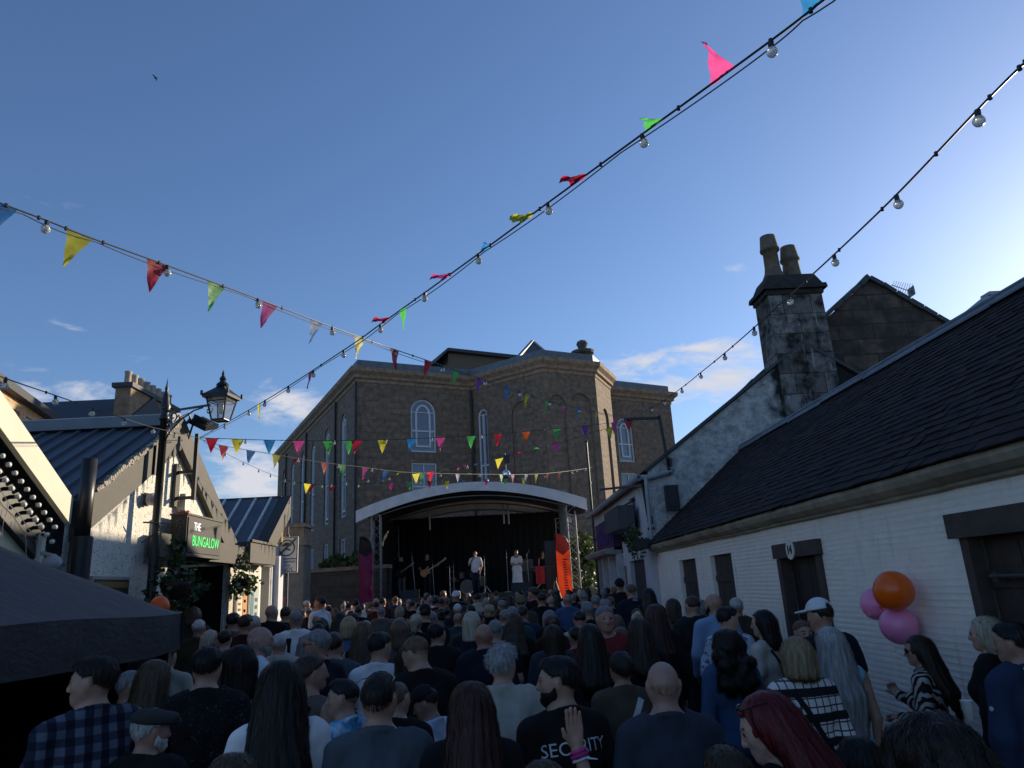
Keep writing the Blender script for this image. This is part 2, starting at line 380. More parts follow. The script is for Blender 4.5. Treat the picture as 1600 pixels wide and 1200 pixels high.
# ------------------------------------------------------------------ ground
mb = MB()
ys = [-60, 8, 14, 20, 26, 60, 400]
for i in range(len(ys) - 1):
    a, b_ = ys[i], ys[i + 1]
    mb.face([(-300, a, ground_z(a)), (300, a, ground_z(a)), (300, b_, ground_z(b_)), (-300, b_, ground_z(b_))])
tag(mb.build('street', M_ASPH, weld=True), kind='structure')
Z = Vector((0, 0, 1))
# ------------------------------------------------------------------ slated roof slope made of single slates
def slates(mb, A, B, up, n_c, w, expo, seed=1, lift=.012):
    """A-B: eaves line, up: unit vector up the slope"""
    r = random.Random(seed); A, B, up = Vector(A), Vector(B), Vector(up).normalized(); L = (B - A).length; d = (B - A) / L; nrm = d.cross(up).normalized()
    if nrm.z < 0: nrm = -nrm
    for c in range(n_c):
        x = -w * (.5 if c % 2 else 0) + r.uniform(-.02, .02)
        while x < L:
            ww = w * r.uniform(.9, 1.1); x0, x1 = max(0, x), min(L, x + ww - .004)
            if x1 > x0 + .02:
                j = r.uniform(-.012, .012); l = lift * r.uniform(.75, 1.6); tw = r.uniform(-.004, .004)
                p = lambda xx, yy, h: A + d * xx + up * yy + nrm * h
                y0 = c * expo + j; y1 = (c + 1) * expo + .05
                a0, a1, a2, a3 = p(x0, y0, l + tw), p(x1, y0, l - tw), p(x1, y1, 0), p(x0, y1, 0)
                mb.raw([a0, a1, a2, a3, p(x0, y0, -.004), p(x1, y0, -.004)], [(0, 1, 2, 3), (0, 4, 5, 1)])
            x += ww
    return mb

# ================================================================== cottage on the right
CX = 3.7
ct = empty('cottage', (CX, 9, 0), 0, 'low whitewashed cottage with dark slate roof and brown timber doors, along the right', 'cottage')
def rel(o, root):  # keep world geometry while the root sits at the thing's base
    o.location = tuple(-v for v in root.location); return o
mb = MB(); yo = 16.8
sh = [(14.83, 13.60), (12.64, 11.49)]
holes = [rect(yo - a, .55, yo - b_, 2.43) for a, b_ in sh] + [rect(yo - 9.56, .12, yo - 8.27, 2.44), rect(yo - 5.70, .1, yo - 3.9, 2.46)]
wall_panel(mb, (CX, yo, 0), (0, -1, 0), (0, 0, 1), rect(0, 0, 19.8, 2.74), holes, .16)
rel(mb.build('wall', M_WHITE, ct), ct)
mb = MB(); wall_panel(mb, (CX, -3, 0), (1, 0, 0), (0, 0, 1), [(0, 0), (4.6, 0), (4.6, 2.7), (2.3, 4.8), (0, 2.7)])
wall_panel(mb, (8.3, -3, 0), (0, 1, 0), (0, 0, 1), rect(0, 0, 19.8, 2.9)); rel(mb.build('gable_wall', M_WHITE, ct), ct)
# eaves: cream stone gutter, rounded, with a drip mould
mb = MB(); prof = [(-.02, 2.66), (-.05, 2.675), (-.055, 2.70), (-.10, 2.71), (-.17, 2.75), (-.20, 2.80), (-.19, 2.845), (0, 2.845), (.05, 2.66)]
yy = [16.78, 15.0, 13.4, 11.7, 10.1, 8.6, 7.2, 5.7, 3.6, 1.5, -.5, -3]
for a, b_ in zip(yy[:-1], yy[1:]):
    dz = rng.uniform(-.006, .006)
    mb.prism([(CX + x, a - .003, z + dz) for x, z in prof], (0, b_ - a + .006, 0))
rel(mb.build('gutter', M_GUTTER, ct), ct)
mb = MB(); eav = Vector((3.46, 0, 2.84)); rid = Vector((6.0, 0, 4.97)); up = (rid - eav).normalized(); SL = (rid - eav).length
slates(mb, (3.46, -3, 2.85), (3.46, 16.79, 2.85), up, int(SL / .125) + 1, .23, .125, 3)
mb.face([(3.50, -3, 2.80), (3.50, 16.78, 2.80), (6.0, 16.78, 4.93), (6.0, -3, 4.93)])
mb.face([(6.0, -3, 4.95), (6.0, 16.78, 4.95), (8.35, 16.78, 2.9), (8.35, -3, 2.9)])
rf = rel(mb.build('roof', M_SLATE, ct), ct)
mb = MB()
for k in range(13):
    a, b_ = -3 + k * 1.522, -3 + (k + 1) * 1.522
    dz = rng.uniform(-.01, .012)
    for s in (-1, 1):
        p0 = Vector((6.0, a, 5.03 + dz)); p1 = p0 + Vector((s * .12, 0, -.105))
        mb.prism([p0, p1, p1 + Vector((0, 0, .025)), p0 + Vector((0, 0, .025))], (0, b_ - a - .02, 0))
    mb.box((6.0, b_ - .01, 5.045), (.07, .05, .035))
mb.tube([(6.0, -3, 5.055), (6.0, 16.75, 5.055)], .035, 8)
o = rel(mb.build('ridge_flashing', M_LEAD, None), ct); o.parent = rf; o.location = (0, 0, 0)
def boarded(Y0, Y1, z0, z1, name, lintel=None, mat=M_BROWN, dep=.1, nb=6, rail=()):
    mb = MB(); w = (Y1 - Y0) / nb
    for k in range(nb): mb.box((CX + dep, Y0 + w * (k + .5), (z0 + z1) / 2), (.05 + .006 * (k % 2), w - .007, z1 - z0 - .004))
    for z in rail: mb.box((CX + dep - .035, (Y0 + Y1) / 2, z), (.03, Y1 - Y0 - .05, .11))
    return rel(mb.build(name, mat, ct), ct)
for a, b_ in sh:
    s_ = boarded(b_, a, .55, 2.43, 'shutter', nb=7, rail=(.85, 2.05))
d14 = boarded(8.40, 9.43, .12, 2.26, 'door', dep=.135, nb=6, mat=plain('near_black_door', (.014, .012, .011), .6, .3, 8))
mb = MB()
mb.box((CX + .02, 8.915, 2.352), (.17, 1.36, .175)); mb.box((CX + .03, 9.50, 1.19), (.13, .12, 2.14)); mb.box((CX + .03, 8.33, 1.19), (.13, .12, 2.14))
o = mb.build('door_frame', M_BROWN2); o.parent = d14
mb = MB(); P0 = Vector((CX - .068, 8.97, 2.352)); mb.lathe(P0, [(.118, -.012), (.118, .004), (.11, .008)][::-1], 24, 'x')
pl = mb.build('number_plaque', M_PLAQUE); pl.parent = d14
o = text_part('numeral', '14', .155, P0 + Vector((-.014, 0, -.052)), (0, -1, 0), (0, 0, 1), M_BLACK); o.parent = d14
big = boarded(3.9, 5.62, .1, 2.3, 'double_door', nb=9, dep=.12, rail=(1.95, .7))
mb = MB(); mb.box((CX - .02, 4.8, 2.37), (.13, 1.95, .19)); mb.box((CX + .02, 5.66, 1.19), (.11, .1, 2.17)); o = mb.build('door_frame', M_BROWN2); o.parent = big
mb = MB(); mb.tube([(CX - .02, 5.45, 1.98), (CX - .02, 4.0, 1.98)], .02, 8); mb.box((CX + .03, 5.4, 1.98), (.12, .05, .07)); mb.box((CX + .03, 4.3, 1.98), (.12, .05, .07)); o = mb.build('bar_handle', M_DGREY); o.parent = big

# ================================================================== gable house with the chimney, and the shop fronts beyond
GY = 16.8
gh = empty('gable_house', (7.9, 19, 0), 0, 'taller house with stained white gable and sooty chimney rising behind the slate cottage', 'house')
mb = MB(); wall_panel(mb, (3.7, GY, 0), (1, 0, 0), (0, 0, 1), [(0, 0), (8.4, 0), (8.4, 4.55), (4.2, 7.5), (0, 4.55)])
rel(mb.build('gable_wall', M_GABLE, gh), gh)
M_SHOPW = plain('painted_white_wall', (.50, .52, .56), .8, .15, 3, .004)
mb = MB()
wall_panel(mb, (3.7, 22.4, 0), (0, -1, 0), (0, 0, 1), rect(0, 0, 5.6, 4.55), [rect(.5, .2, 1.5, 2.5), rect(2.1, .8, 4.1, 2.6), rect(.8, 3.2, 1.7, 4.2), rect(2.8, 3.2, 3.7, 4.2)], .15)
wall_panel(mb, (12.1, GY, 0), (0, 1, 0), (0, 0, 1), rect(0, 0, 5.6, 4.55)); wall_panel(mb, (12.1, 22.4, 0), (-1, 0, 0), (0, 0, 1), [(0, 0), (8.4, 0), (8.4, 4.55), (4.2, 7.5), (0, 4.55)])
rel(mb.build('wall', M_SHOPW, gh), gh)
mb = MB(); upg = Vector((4.45, 0, 3.13)).normalized()
slates(mb, (3.45, GY + .02, 4.43), (3.45, 22.4, 4.43), upg, 30, .3, .18, 5)
mb.face([(3.45, GY + .02, 4.41), (3.45, 22.4, 4.41), (7.9, 22.4, 7.54), (7.9, GY + .02, 7.54)]); mb.face([(7.9, GY + .02, 7.55), (7.9, 22.4, 7.55), (12.3, 22.4, 4.45), (12.3, GY + .02, 4.45)])
rel(mb.build('roof', M_SLATE, gh), gh)
mb = MB(); mb.bar((3.62, GY - .03, 4.56), (7.93, GY - .03, 7.60), .13, .07); mb.bar((7.87, GY - .031, 7.60), (12.2, GY - .031, 4.56), .13, .07)
rel(mb.build('verge', M_TEAL, gh), gh)
mb = MB(); mb.tube([(3.5, GY + .1, 4.44), (3.5, 26.9, 4.44)], .085, 10); mb.tube([(3.52, GY - .03, 4.42), (3.74, GY - .12, 4.40), (4.25, GY - .12, 4.52)], .06, 8)
mb.tube([(3.62, GY - .08, 4.4), (3.60, GY - .08, 2.9), (3.66, GY - .08, 2.6)], .05, 8)
rel(mb.build('rain_gutter', M_GREYPOLE, gh), gh)
# chimney
ch = MB()
def stack(mb, x0, x1, y0, y1, z0, z1, t=.03):
    c = [((x0, y0), (x1, y0)), ((x1, y0), (x1, y1)), ((x1, y1), (x0, y1)), ((x0, y1), (x0, y0))]; u = 0
    mx, my = (x0 + x1) / 2, (y0 + y1) / 2; k = lambda p: (p[0] + (mx - p[0]) * t, p[1] + (my - p[1]) * t)
    for a, b_ in c:
        L = math.dist(a, b_); A2, B2 = k(a), k(b_)
        mb.face([(*a, z0), (*b_, z0), (*B2, z1), (*A2, z1)], [(u, z0), (u + L, z0), (u + L, z1), (u, z1)]); u += L
    mb.face([(*k(q), z1) for q in ((x0, y0), (x1, y0), (x1, y1), (x0, y1))], [(0, 0)] * 4)
stack(ch, 7.18, 8.64, GY - .1, GY + .85, 4.6, 8.95, .05)
cs = rel(ch.build('chimney', M_CHIM, gh), gh)
mb = MB(); stack(mb, 7.17, 8.65, GY - .11, GY + .86, 8.86, 8.98, 0); stack(mb, 7.09, 8.74, GY - .19, GY + .94, 8.98, 9.10, .02); stack(mb, 7.16, 8.67, GY - .12, GY + .87, 9.10, 9.42, .2)
o = mb.build('chimney_cap', plain('sooty_cap', (.035, .033, .03), .9, .4, 5, .015)); o.parent = cs
mb = MB(); mb.lathe((7.62, GY + .3, 9.36), [(.31, 0), (.29, .1), (.22, .25), (.195, .4), (.185, .86), (.245, .87), (.25, .92), (.235, .95), (.195, 1.3), (.17, 1.3), (.17, 1.1)], 20)
o = mb.build('chimney_pot', M_POT, cs, True)
mb = MB(); mb.lathe((8.17, GY + .42, 9.34), [(.26, 0), (.24, .15), (.21, .5), (.20, .62), (.25, .64), (.255, .69), (.235, .72), (.19, 1.05), (.16, 1.05), (.16, .8)], 20)
o = mb.build('chimney_pot', M_POT, cs, True)
# stone gable house behind
NY = 17.9
pa, plft, prgt = atY(1357, 437, NY), atY(1285, 503, NY), atY(1485, 511, NY)
sl1 = (pa[2] - plft[2]) / (pa[0] - plft[0]); sl2 = (pa[2] - prgt[2]) / (prgt[0] - pa[0])
sh_ = empty('stone_house', (pa[0], NY + 4, 0), 0, 'dark rubble stone gable house with television aerial behind the chimney', 'house')
mb = MB(); xl, xr = pa[0] - 4.6, pa[0] + 5.4
ol = [(xl, 2), (xr, 2), (xr, pa[2] - sl2 * 5.4), (pa[0], pa[2]), (xl, pa[2] - sl1 * 4.6)]
wall_panel(mb, (0, NY, 0), (1, 0, 0), (0, 0, 1), [(a, b_) for a, b_ in ol])
M_RUB = brickmat('dark_rubble', (.15, .115, .085), (.06, .05, .044), (.05, .042, .036), .95, .42, .018, .95, .04, .07, (1.6, .45, .6, (.04, .038, .036)), 'UV', .55)
rel(mb.build('gable_wall', M_RUB, sh_), sh_)
mb = MB()
for (x0, z0) in ((xl - .1, pa[2] - sl1 * 4.7), (xr + .1, pa[2] - sl2 * 5.5)):
    mb.prism([(x0, NY + .02, z0 + .02), (pa[0], NY + .02, pa[2] + .02), (pa[0], NY + .02, pa[2] + .14), (x0, NY + .02, z0 + .14)], (0, .9, 0))
rr = random.Random(4)
for (x0, z0) in ((xl - .1, pa[2] - sl1 * 4.7), (xr + .1, pa[2] - sl2 * 5.5)):
    a, b_ = Vector((x0, NY - .02, z0 + .07)), Vector((pa[0], NY - .02, pa[2] + .07)); n = 17
    for k in range(n):
        mb.bar(a.lerp(b_, k / n), a.lerp(b_, (k + .93) / n) + Vector((0, 0, rr.uniform(-.02, .03))), .16, .10 + rr.uniform(0, .05))
rel(mb.build('roof', M_TEAL, sh_), sh_)
mb = MB(); bx = atY(1423, 474, NY + 1); tx = atY(1419, 452, NY + 1); m0 = atY(1393, 445, NY + 1); m1 = atY(1424, 456, NY + 1)
mb.tube([Vector(bx) - Vector((0, 0, .5)), tx], .018, 6); mb.tube([m0, m1], .013, 6)
for k in range(9):
    p = Vector(m0).lerp(Vector(m1), .05 + .9 * k / 8); h = .12 + .012 * k
    mb.tube([p + Vector((.06, -.4 * h, h * .9)), p - Vector((.06, -.4 * h, h * .9))], .007, 5)
mb.box(m1, (.03, .3, .26))
rel(mb.build('television_aerial', M_STEEL, sh_), sh_)
# slated hip roof further right
hh = empty('hipped_house', (12.5, 14, 0), 0, 'house behind the cottage ridge showing only a slate hip with pale lead edge', 'house')
A = Vector(atY(1547, 464, 14)); L0 = Vector(atY(1486, 514, 13.2)); dv = (L0 - A)
mb = MB(); e = A + dv * 2.2; B = A + Vector((7, 0, 0)); e2_ = Vector((e.x, e.y + (A.y - e.y) * 2, e.z)); f1 = Vector((B.x + 2, e.y, e.z)); f2 = Vector((B.x + 2, e2_.y, e.z))
mb.face([e, f1, B, A]); mb.face([e, A, e2_]); mb.face([e2_, A, B, f2]); mb.face([f1, f2, B])
rel(mb.build('roof', M_TEAL, hh), hh)
mb = MB(); mb.bar(e, A + Vector((0, 0, .02)), .28, .06); mb.bar(A + Vector((-.1, 0, .04)), B + Vector((0, 0, .04)), .3, .07); mb.bar(e2_, A, .2, .06)
rel(mb.build('hip_flashing', plain('pale_lead', (.32, .34, .37), .6, .3, 4), hh), hh)
mb = MB(); mb.box(((e.x + f1.x) / 2, (e.y + e2_.y) / 2, e.z / 2 - .1), (f1.x - e.x - .4, e2_.y - e.y - .3, e.z)); rel(mb.build('wall', M_RUB, hh), hh)
# shop beyond
sp = empty('shop', (5, 24.2, 0), 0, 'dark fronted shop with purple fascia at the far end of the white row', 'shop')
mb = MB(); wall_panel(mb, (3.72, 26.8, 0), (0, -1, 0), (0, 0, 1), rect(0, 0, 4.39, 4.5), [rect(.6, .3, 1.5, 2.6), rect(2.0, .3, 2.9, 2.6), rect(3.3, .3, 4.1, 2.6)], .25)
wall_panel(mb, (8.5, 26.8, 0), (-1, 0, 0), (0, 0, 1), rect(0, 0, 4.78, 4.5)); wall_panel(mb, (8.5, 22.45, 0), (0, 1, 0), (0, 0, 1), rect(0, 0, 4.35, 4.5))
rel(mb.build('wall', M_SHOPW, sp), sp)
mb = MB(); mb.prism([(3.5, 22.42, 4.44), (3.5, 22.42, 4.56), (6.2, 22.42, 5.3), (8.7, 22.42, 4.5), (8.7, 22.42, 4.44)], (0, 4.5, 0)); rel(mb.build('roof', M_TEAL, sp), sp)
M_PURP = plain('purple_fascia', (.022, .014, .055), .5, .2)
mb = MB(); mb.box((3.56, 23.0, 3.45), (.22, 3.6, .95)); fa = rel(mb.build('fascia', M_PURP, sp), sp)
mb = MB()
for k in range(7): mb.box((3.44, 24.4 - k * .45, 3.45), (.03, .16, .5))
o = mb.build('letter_strip', plain('violet_letters', (.06, .025, .16), .5, .2)); o.parent = fa
mb = MB(); mb.prism([(3.66, 21.2, 2.85), (3.2, 21.2, 2.87), (3.14, 21.2, 2.97), (3.2, 21.2, 3.02), (3.66, 21.2, 3.07)], (0, 4.6, 0)); rel(mb.build('cornice', plain('pale_grey_moulding', (.30, .29, .28), .7, .2), sp), sp)
mb = MB()
for y in (21.3, 22.8, 24.2, 25.7): mb.box((3.6, y, 1.45), (.2, .22, 2.8))
rel(mb.build('pilaster', plain('pale_pilaster', (.42, .43, .45), .7, .15), sp), sp)
# glazing / door of the gable house ground floor
M_SHOPGL = plain('dull_shop_glass', (.035, .04, .046), .55, .3, 3)
for c, d in (((3.83, 19.3, 1.7), (.03, 2.2, 2.0)), ((3.83, 19.1, 3.7), (.03, 1.0, 1.1)), ((3.83, 21.1, 3.7), (.03, 1.0, 1.1))): mb = MB(); mb.box(c, d); rel(mb.build('window', M_SHOPGL, gh), gh)
mb = MB(); mb.box((3.83, 21.4, 1.35), (.05, 1.0, 2.3)); rel(mb.build('door', plain('beige_door', (.22, .2, .17), .7, .1), gh), gh)
mb = MB(); mb.box((3.90, 24.6, 1.5), (.03, 4.2, 2.6)); rel(mb.build('shop_window', M_SHOPGL, sp), sp)
# projecting box sign, bunting brackets, wall box
sg = empty('box_sign', (3.35, 19.4, 3.6), 0, 'blank dark grey box sign jutting from the shaded shop wall', 'sign')
mb = MB(); mb.box((0, 0, .05), (.42, 2.3, .58)); mb.build('sign_case', plain('grey_sign', (.06, .06, .066), .6, .2), sg)
for s in (-.8, .8): mb = MB(); mb.tube([(.35, s, .5), (0, s, .35)], .02, 6); mb.build('bracket', M_BLACK, sg)
def wall_bracket(p_out, p_top, p_bot, label):
    e_ = empty('bunting_bracket', tuple(p_bot), 0, label, 'bracket', 'black steel brackets holding the strings')
    b0 = Vector(p_bot); mb = MB(); mb.bar(Vector(p_out) - b0, Vector(p_top) - b0, .06); mb.build('arm', M_BLACK, e_)
    mb = MB(); mb.bar(Vector((0, 0, 0)), Vector(p_top) - b0 + Vector((0, 0, .06)), .06); mb.box((.02, .02, .3), (.1, .1, .2)); mb.box((.02, .02, .1), (.14, .1, .06)); mb.build('post', M_BLACK, e_)
    return e_
wall_bracket(atY(975, 655, 16.66), atY(1030, 653, 16.66), atY(1047, 742, 16.66), 'tall black steel bracket standing on the white gable corner, strings tied to its arm')
wall_bracket(atX(938, 765, 3.1), atX(1004, 758, 3.6), atX(1017, 833, 3.6), 'lower black steel bracket on the shop wall above the box sign')
mb = MB(); P = Vector(atY(1050, 778, 16.6)); mb.box((0, 0, 0), (.3, .16, .58)); mb.box((0, -.09, .02), (.22, .02, .44))
tag(mb.build('cabinet', M_BLACK, None, loc=P), 'small black cabinet fixed on white gable below the tall bracket', 'cabinet')

# ================================================================== church
AZC = math.radians(25.4); E1 = Vector((math.cos(AZC), math.sin(AZC), 0)); E2 = Vector((-math.sin(AZC), math.cos(AZC), 0)); C0 = Vector((-7.5, 40.07, 0))
chu = empty('church', tuple(C0 + E1 * 9 + E2 * 5), 0, 'big brown stone church with arched windows and canted bay behind the stage', 'church')
foot = [(0, 27), (0, 0), (7.2, 0), (9.6, -4.88), (13.2, -4.88), (15.85, -2.6), (16.15, -.6), (22.6, -.3), (22.6, 12)]
Wp = lambda q, z=0: C0 + E1 * q[0] + E2 * q[1] + Vector((0, 0, z))
wl = MB(); frames = []; blind = MB()
def seg(i): a, b_ = foot[i], foot[i + 1]; U = (Wp(b_) - Wp(a)); return Wp(a), U.normalized(), U.length
spec = {0: [('w', 27 - e - 1.25, 6.6, 27 - e + .15, 12.9) for e in (2.65, 7.04, 11.39, 15.22, 19.3, 23.2)] + [('r', 27 - e - 1.25, 2.4, 27 - e + .15, 5.4) for e in (2.65, 7.04, 11.39, 15.22, 19.3, 23.2)],
        1: [('w', 3.22, 10.02, 4.80, 13.24), ('r', 3.22, 6.6, 4.8, 9.4)],
        2: [('w', .40, 6.9, 1.15, 12.7), ('b', 3.0, 6.0, 4.6, 12.6)],
        3: [('b', .35, 6.0, 1.35, 12.7), ('b', 1.75, 6.0, 3.15, 12.9)],
        4: [('b', 1.1, 5.5, 2.4, 12.4)],
        5: [], 6: [('w', 1.42, 9.74, 2.76, 12.75), ('r', 1.42, 6.4, 2.76, 9.0)],
        7: []}
for i in range(8):
    O, U, L = seg(i); hs = []
    for (k, x0, y0, x1, y1) in spec[i]:
        h = rect(x0, y0, x1, y1) if k == 'r' else arch(x0, y0, x1, y1); hs.append(h)
    wall_panel(wl, O, U, Z, rect(0, 0, L, 14.3), hs, .22, uvo=(i * 13.7, 0))
    for (k, x0, y0, x1, y1), h in zip(spec[i], hs):
        N = U.cross(Z)
        if k == 'b':
            wall_panel(wl, O - N * .12, U, Z, h, uvo=(i * 3.1, .11)); continue
        frames.append((O, U, (k, x0, y0, x1, y1), h))
rel(wl.build('wall', M_STONE, chu), chu)
for (O, U, (k, x0, y0, x1, y1), h) in frames:
    N = U.cross(Z); cx, cy = (x0 + x1) / 2, (y0 + y1) / 2
    sc = lambda f, g: [(cx + (q[0] - cx) * f, cy + (q[1] - cy) * g) for q in h]
    wdt, hgt = x1 - x0, y1 - y0
    mb = MB(); ring2d(mb, O, U, Z, sc(.995, .998), sc(1 - .2 / wdt, 1 - .2 / hgt), .10, .19)
    if k == 'w':
        ring2d(mb, O, U, Z, sc(1 - .62 / wdt, 1 - .62 / hgt), sc(1 - .84 / wdt, 1 - .84 / hgt), .09, .19)
        zz = y0 + hgt * .40
        mb.bar(O + U * (x0 + .1) + Z * zz - N * .14, O + U * (x1 - .1) + Z * zz - N * .14, .09, .10)
        mb.bar(O + U * (x0 + .1) + Z * (y1 - wdt / 2) - N * .145, O + U * (x1 - .1) + Z * (y1 - wdt / 2) - N * .145, .06, .05)
    else:
        mb.bar(O + U * (x0 + .1) + Z * cy - N * .14, O + U * (x1 - .1) + Z * cy - N * .14, .09, .09); mb.bar(O + U * cx + Z * y0 - N * .141, O + U * cx + Z * y1 - N * .141, .07, .07)
    fr = rel(mb.build('window', M_WINFR, chu), chu)
    mb = MB(); wall_panel(mb, O - N * .17, U, Z, h); o = mb.build('pane', M_GLASS); o.parent = fr
def offset_path(d):
    P = [Vector(q) for q in foot]; out = []
    for i, p in enumerate(P):
        ns = []
        for j in (i - 1, i):
            if 0 <= j < len(P) - 1:
                t = (P[j + 1] - P[j]).normalized(); ns.append(Vector((t.y, -t.x)))
        if len(ns) == 1: out.append(p + ns[0] * d)
        else:
            b_ = (ns[0] + ns[1]); b_ = b_ / b_.length; out.append(p + b_ * d / b_.dot(ns[0]))
    return out
def band(prof, name, mat):
    mb = MB(); rows = [[Wp(q, z) for q in offset_path(d)] for d, z in prof]; n = len(foot)
    for r0, r1 in zip(rows[:-1], rows[1:]):
        for i in range(n - 1): mb.face([r0[i], r0[i + 1], r1[i + 1], r1[i]], [(0, 0), (1, 0), (1, 1), (0, 1)])
    return rel(mb.build(name, mat, chu), chu)
band([(.0, 14.0), (.05, 14.02), (.06, 14.2), (.2, 14.26), (.22, 14.42), (.42, 14.60), (.45, 14.84), (.1, 14.9), (-.5, 14.9)], 'cornice', M_TRIM)
band([(-.02, 14.88), (-.02, 15.38), (-.05, 15.4), (-.7, 15.42)], 'parapet', M_LEAD)
mb = MB()
def poly(pts): mb.face([Wp(q[:2], q[2]) for q in pts])
poly([(0.3, 0.3, 15.3), (22.3, 0.3, 15.3), (22.3, 12, 15.6), (0.3, 27, 15.6)])
rf = rel(mb.build('roof', M_TEAL, chu), chu)
# clerestory block with overhanging eaves and the hip over the bay
def onE2(x, y, e2v): return Vector(onplane(x, y, Wp((0, e2v)), E2))
mb = MB(); a0, a1 = onE2(700, 548, 5), onE2(795, 556, 5)
for q0, q1, zt in ((a0, a1, 0),):
    b0 = Vector((q0.x, q0.y, 15.2)); b1 = Vector((q1.x, q1.y, 15.2))
    mb.prism([b0, b1, q1 - Z * .15, q0 - Z * .15], E2 * 7)
cl = rel(mb.build('clerestory', M_STONE, chu), chu)
mb = MB(); k0, k1 = onE2(686, 550, 4.6), onE2(700, 543, 4.6); k2 = onE2(812, 555, 4.6)
mb.prism([k0 - Z * .35, k1, k2, k2 - Z * .25, k1 - Z * .22, k0 - Z * .5], E2 * 8); o = mb.build('clerestory_roof', M_TEAL); o.parent = cl
mb = MB(); ap = onE2(832, 533, 2.5); bl, br = onE2(797, 553, -1.5), onE2(885, 553, -1.5); bk = Wp((12, 6), 15.3)
bl.z = br.z = 15.42; mb.face([bl, br, ap]); mb.face([bl, ap, bk]); mb.face([br, bk, ap])
o = rel(mb.build('hip_roof', M_TEAL, chu), chu)
mb2 = MB(); mb2.bar(bl, ap, .22, .12); mb2.bar(br, ap, .22, .12); f_ = mb2.build('hip_flashing', M_LEAD); f_.parent = o
mb = MB(); uq = Wp((13.6, -3.2)); uz = 15.4
mb.lathe((uq.x, uq.y, uz), [(.45, 0), (.42, .5), (.7, .62), (.75, .78), (.5, .85), (.25, .98), (.3, 1.1), (.38, 1.28), (.3, 1.45), (.1, 1.55)], 14); rel(mb.build('roof_vent', plain('weathered_vent', (.09, .10, .085), .8, .3), chu), chu)
for q, z1 in (((-.12, -.14), 14.0), ((7.1, -.16), 14.0), ((16.3, -1.35), 14.0)):
    mb = MB(); p = Wp(q); mb.tube([p, p + Z * z1], .07, 8)
    for z in (4, 7, 10, 13): mb.lathe(p + Z * z, [(.09, 0), (.09, .12)], 8)
    rel(mb.build('drain_pipe', M_BLACK, chu), chu)
for e in (4.8, 14.0, 22.4):
    mb = MB(); p = Wp((-.12, e)); mb.tube([p, p + Z * 14.0], .08, 8); rel(mb.build('drain_pipe', M_BLACK, chu), chu)

# ================================================================== low wall, pier, planting left of the stage
mb = MB(); a, b_ = Vector(atY(474, 891, 29.5)), Vector(atY(604, 884, 28.6))
M_DWALL = brickmat('dark_dressed_wall', (.11, .09, .07), (.085, .07, .058), (.06, .05, .042), 1.1, .42, .012, .9, .02, .02)
yw = empty('boundary_wall', tuple(Vector((a.x, a.y, 0))), 0, 'dark stone boundary wall behind the crowd left of the stage', 'wall')
d_ = Vector((b_.x - a.x, b_.y - a.y, 0)); Lw = d_.length; d_.normalize()
mb = MB(); wall_panel(mb, Vector((a.x, a.y, 0)), d_, Z, rect(0, 0, Lw, a.z - .12)); nn = d_.cross(Z); wall_panel(mb, Vector((b_.x, b_.y, 0)) - nn * .5, -d_, Z, rect(0, 0, Lw, a.z - .12))
rel(mb.build('wall', M_DWALL, yw), yw)
mb = MB(); mb.bar(Vector((a.x, a.y, a.z - .05)) - nn * .25, Vector((b_.x, b_.y, a.z - .05)) - nn * .25, .62, .14); rel(mb.build('coping', M_TRIM, yw), yw)
pr = empty('gate_pier', tuple(Vector((*atY(457, 900, 26)[:2], 0))), 0, 'square grey stone gate pier with flat cap behind the pedestrian sign', 'pier')
mb = MB(); w_ = 1.0
mb.box((0, 0, 1.95), (w_, w_, 3.9)); mb.build('shaft', brickmat('grey_pier_stone', (.24, .22, .18), (.19, .175, .15), (.1, .09, .08), 2.4, .55, .015, .9, .02, .01, None, 'Object'), pr)
mb = MB(); mb.box((0, 0, 3.98), (w_ + .12, w_ + .12, .16)); mb.box((0, 0, 4.3), (w_ - .06, w_ - .06, .48)); mb.box((0, 0, 4.58), (w_ + .1, w_ + .1, .12)); mb.build('cap', M_TRIM, pr)
# ================================================================== the pub on the left, its neighbours
LX = -5.4
def LP(y, z, x=LX): return Vector((x, y, z))
bg = empty('pub', (LX, 12, 0), 0, 'white pebbledashed pub with sunlit pointed gable and green lit name sign', 'pub')
mb = MB()
ol = [(9.3, 0), (17.05, 0), (17.05, 2.95), (15.2, 3.1), (12.26, 5.05), (9.42, 3.3), (9.3, 3.2)]
u0 = 9.3
wall_panel(mb, (LX, u0, 0), (0, 1, 0), Z, [(y - u0, z) for y, z in ol], [rect(12.3 - u0, .05, 14.95 - u0, 2.84)], .05)
rel(mb.build('wall', M_HARL, bg), bg)
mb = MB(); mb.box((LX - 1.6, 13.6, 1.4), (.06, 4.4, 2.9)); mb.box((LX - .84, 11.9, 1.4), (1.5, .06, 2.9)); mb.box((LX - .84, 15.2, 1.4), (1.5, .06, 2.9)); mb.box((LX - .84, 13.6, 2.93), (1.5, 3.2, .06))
rel(mb.build('entrance', M_SHADE, bg), bg)  # black boxes stand in for the unlit interior
mb = MB()
bt = [(9.38, 3.48), (12.26, 5.25), (15.19, 3.32)]
for (a, b_) in ((bt[0], bt[1]), (bt[1], bt[2])):
    mb.prism([(LX + .015, a[0], a[1]), (LX + .015, b_[0], b_[1]), (LX + .015, b_[0], b_[1] - .56), (LX + .015, a[0], a[1] - .52)], (.10, 0, 0))
rel(mb.build('bargeboard', M_DGREY, bg), bg)
mb = MB()   # rough lime mortar under the left verge, thin roof edge trims
rr = random.Random(11)
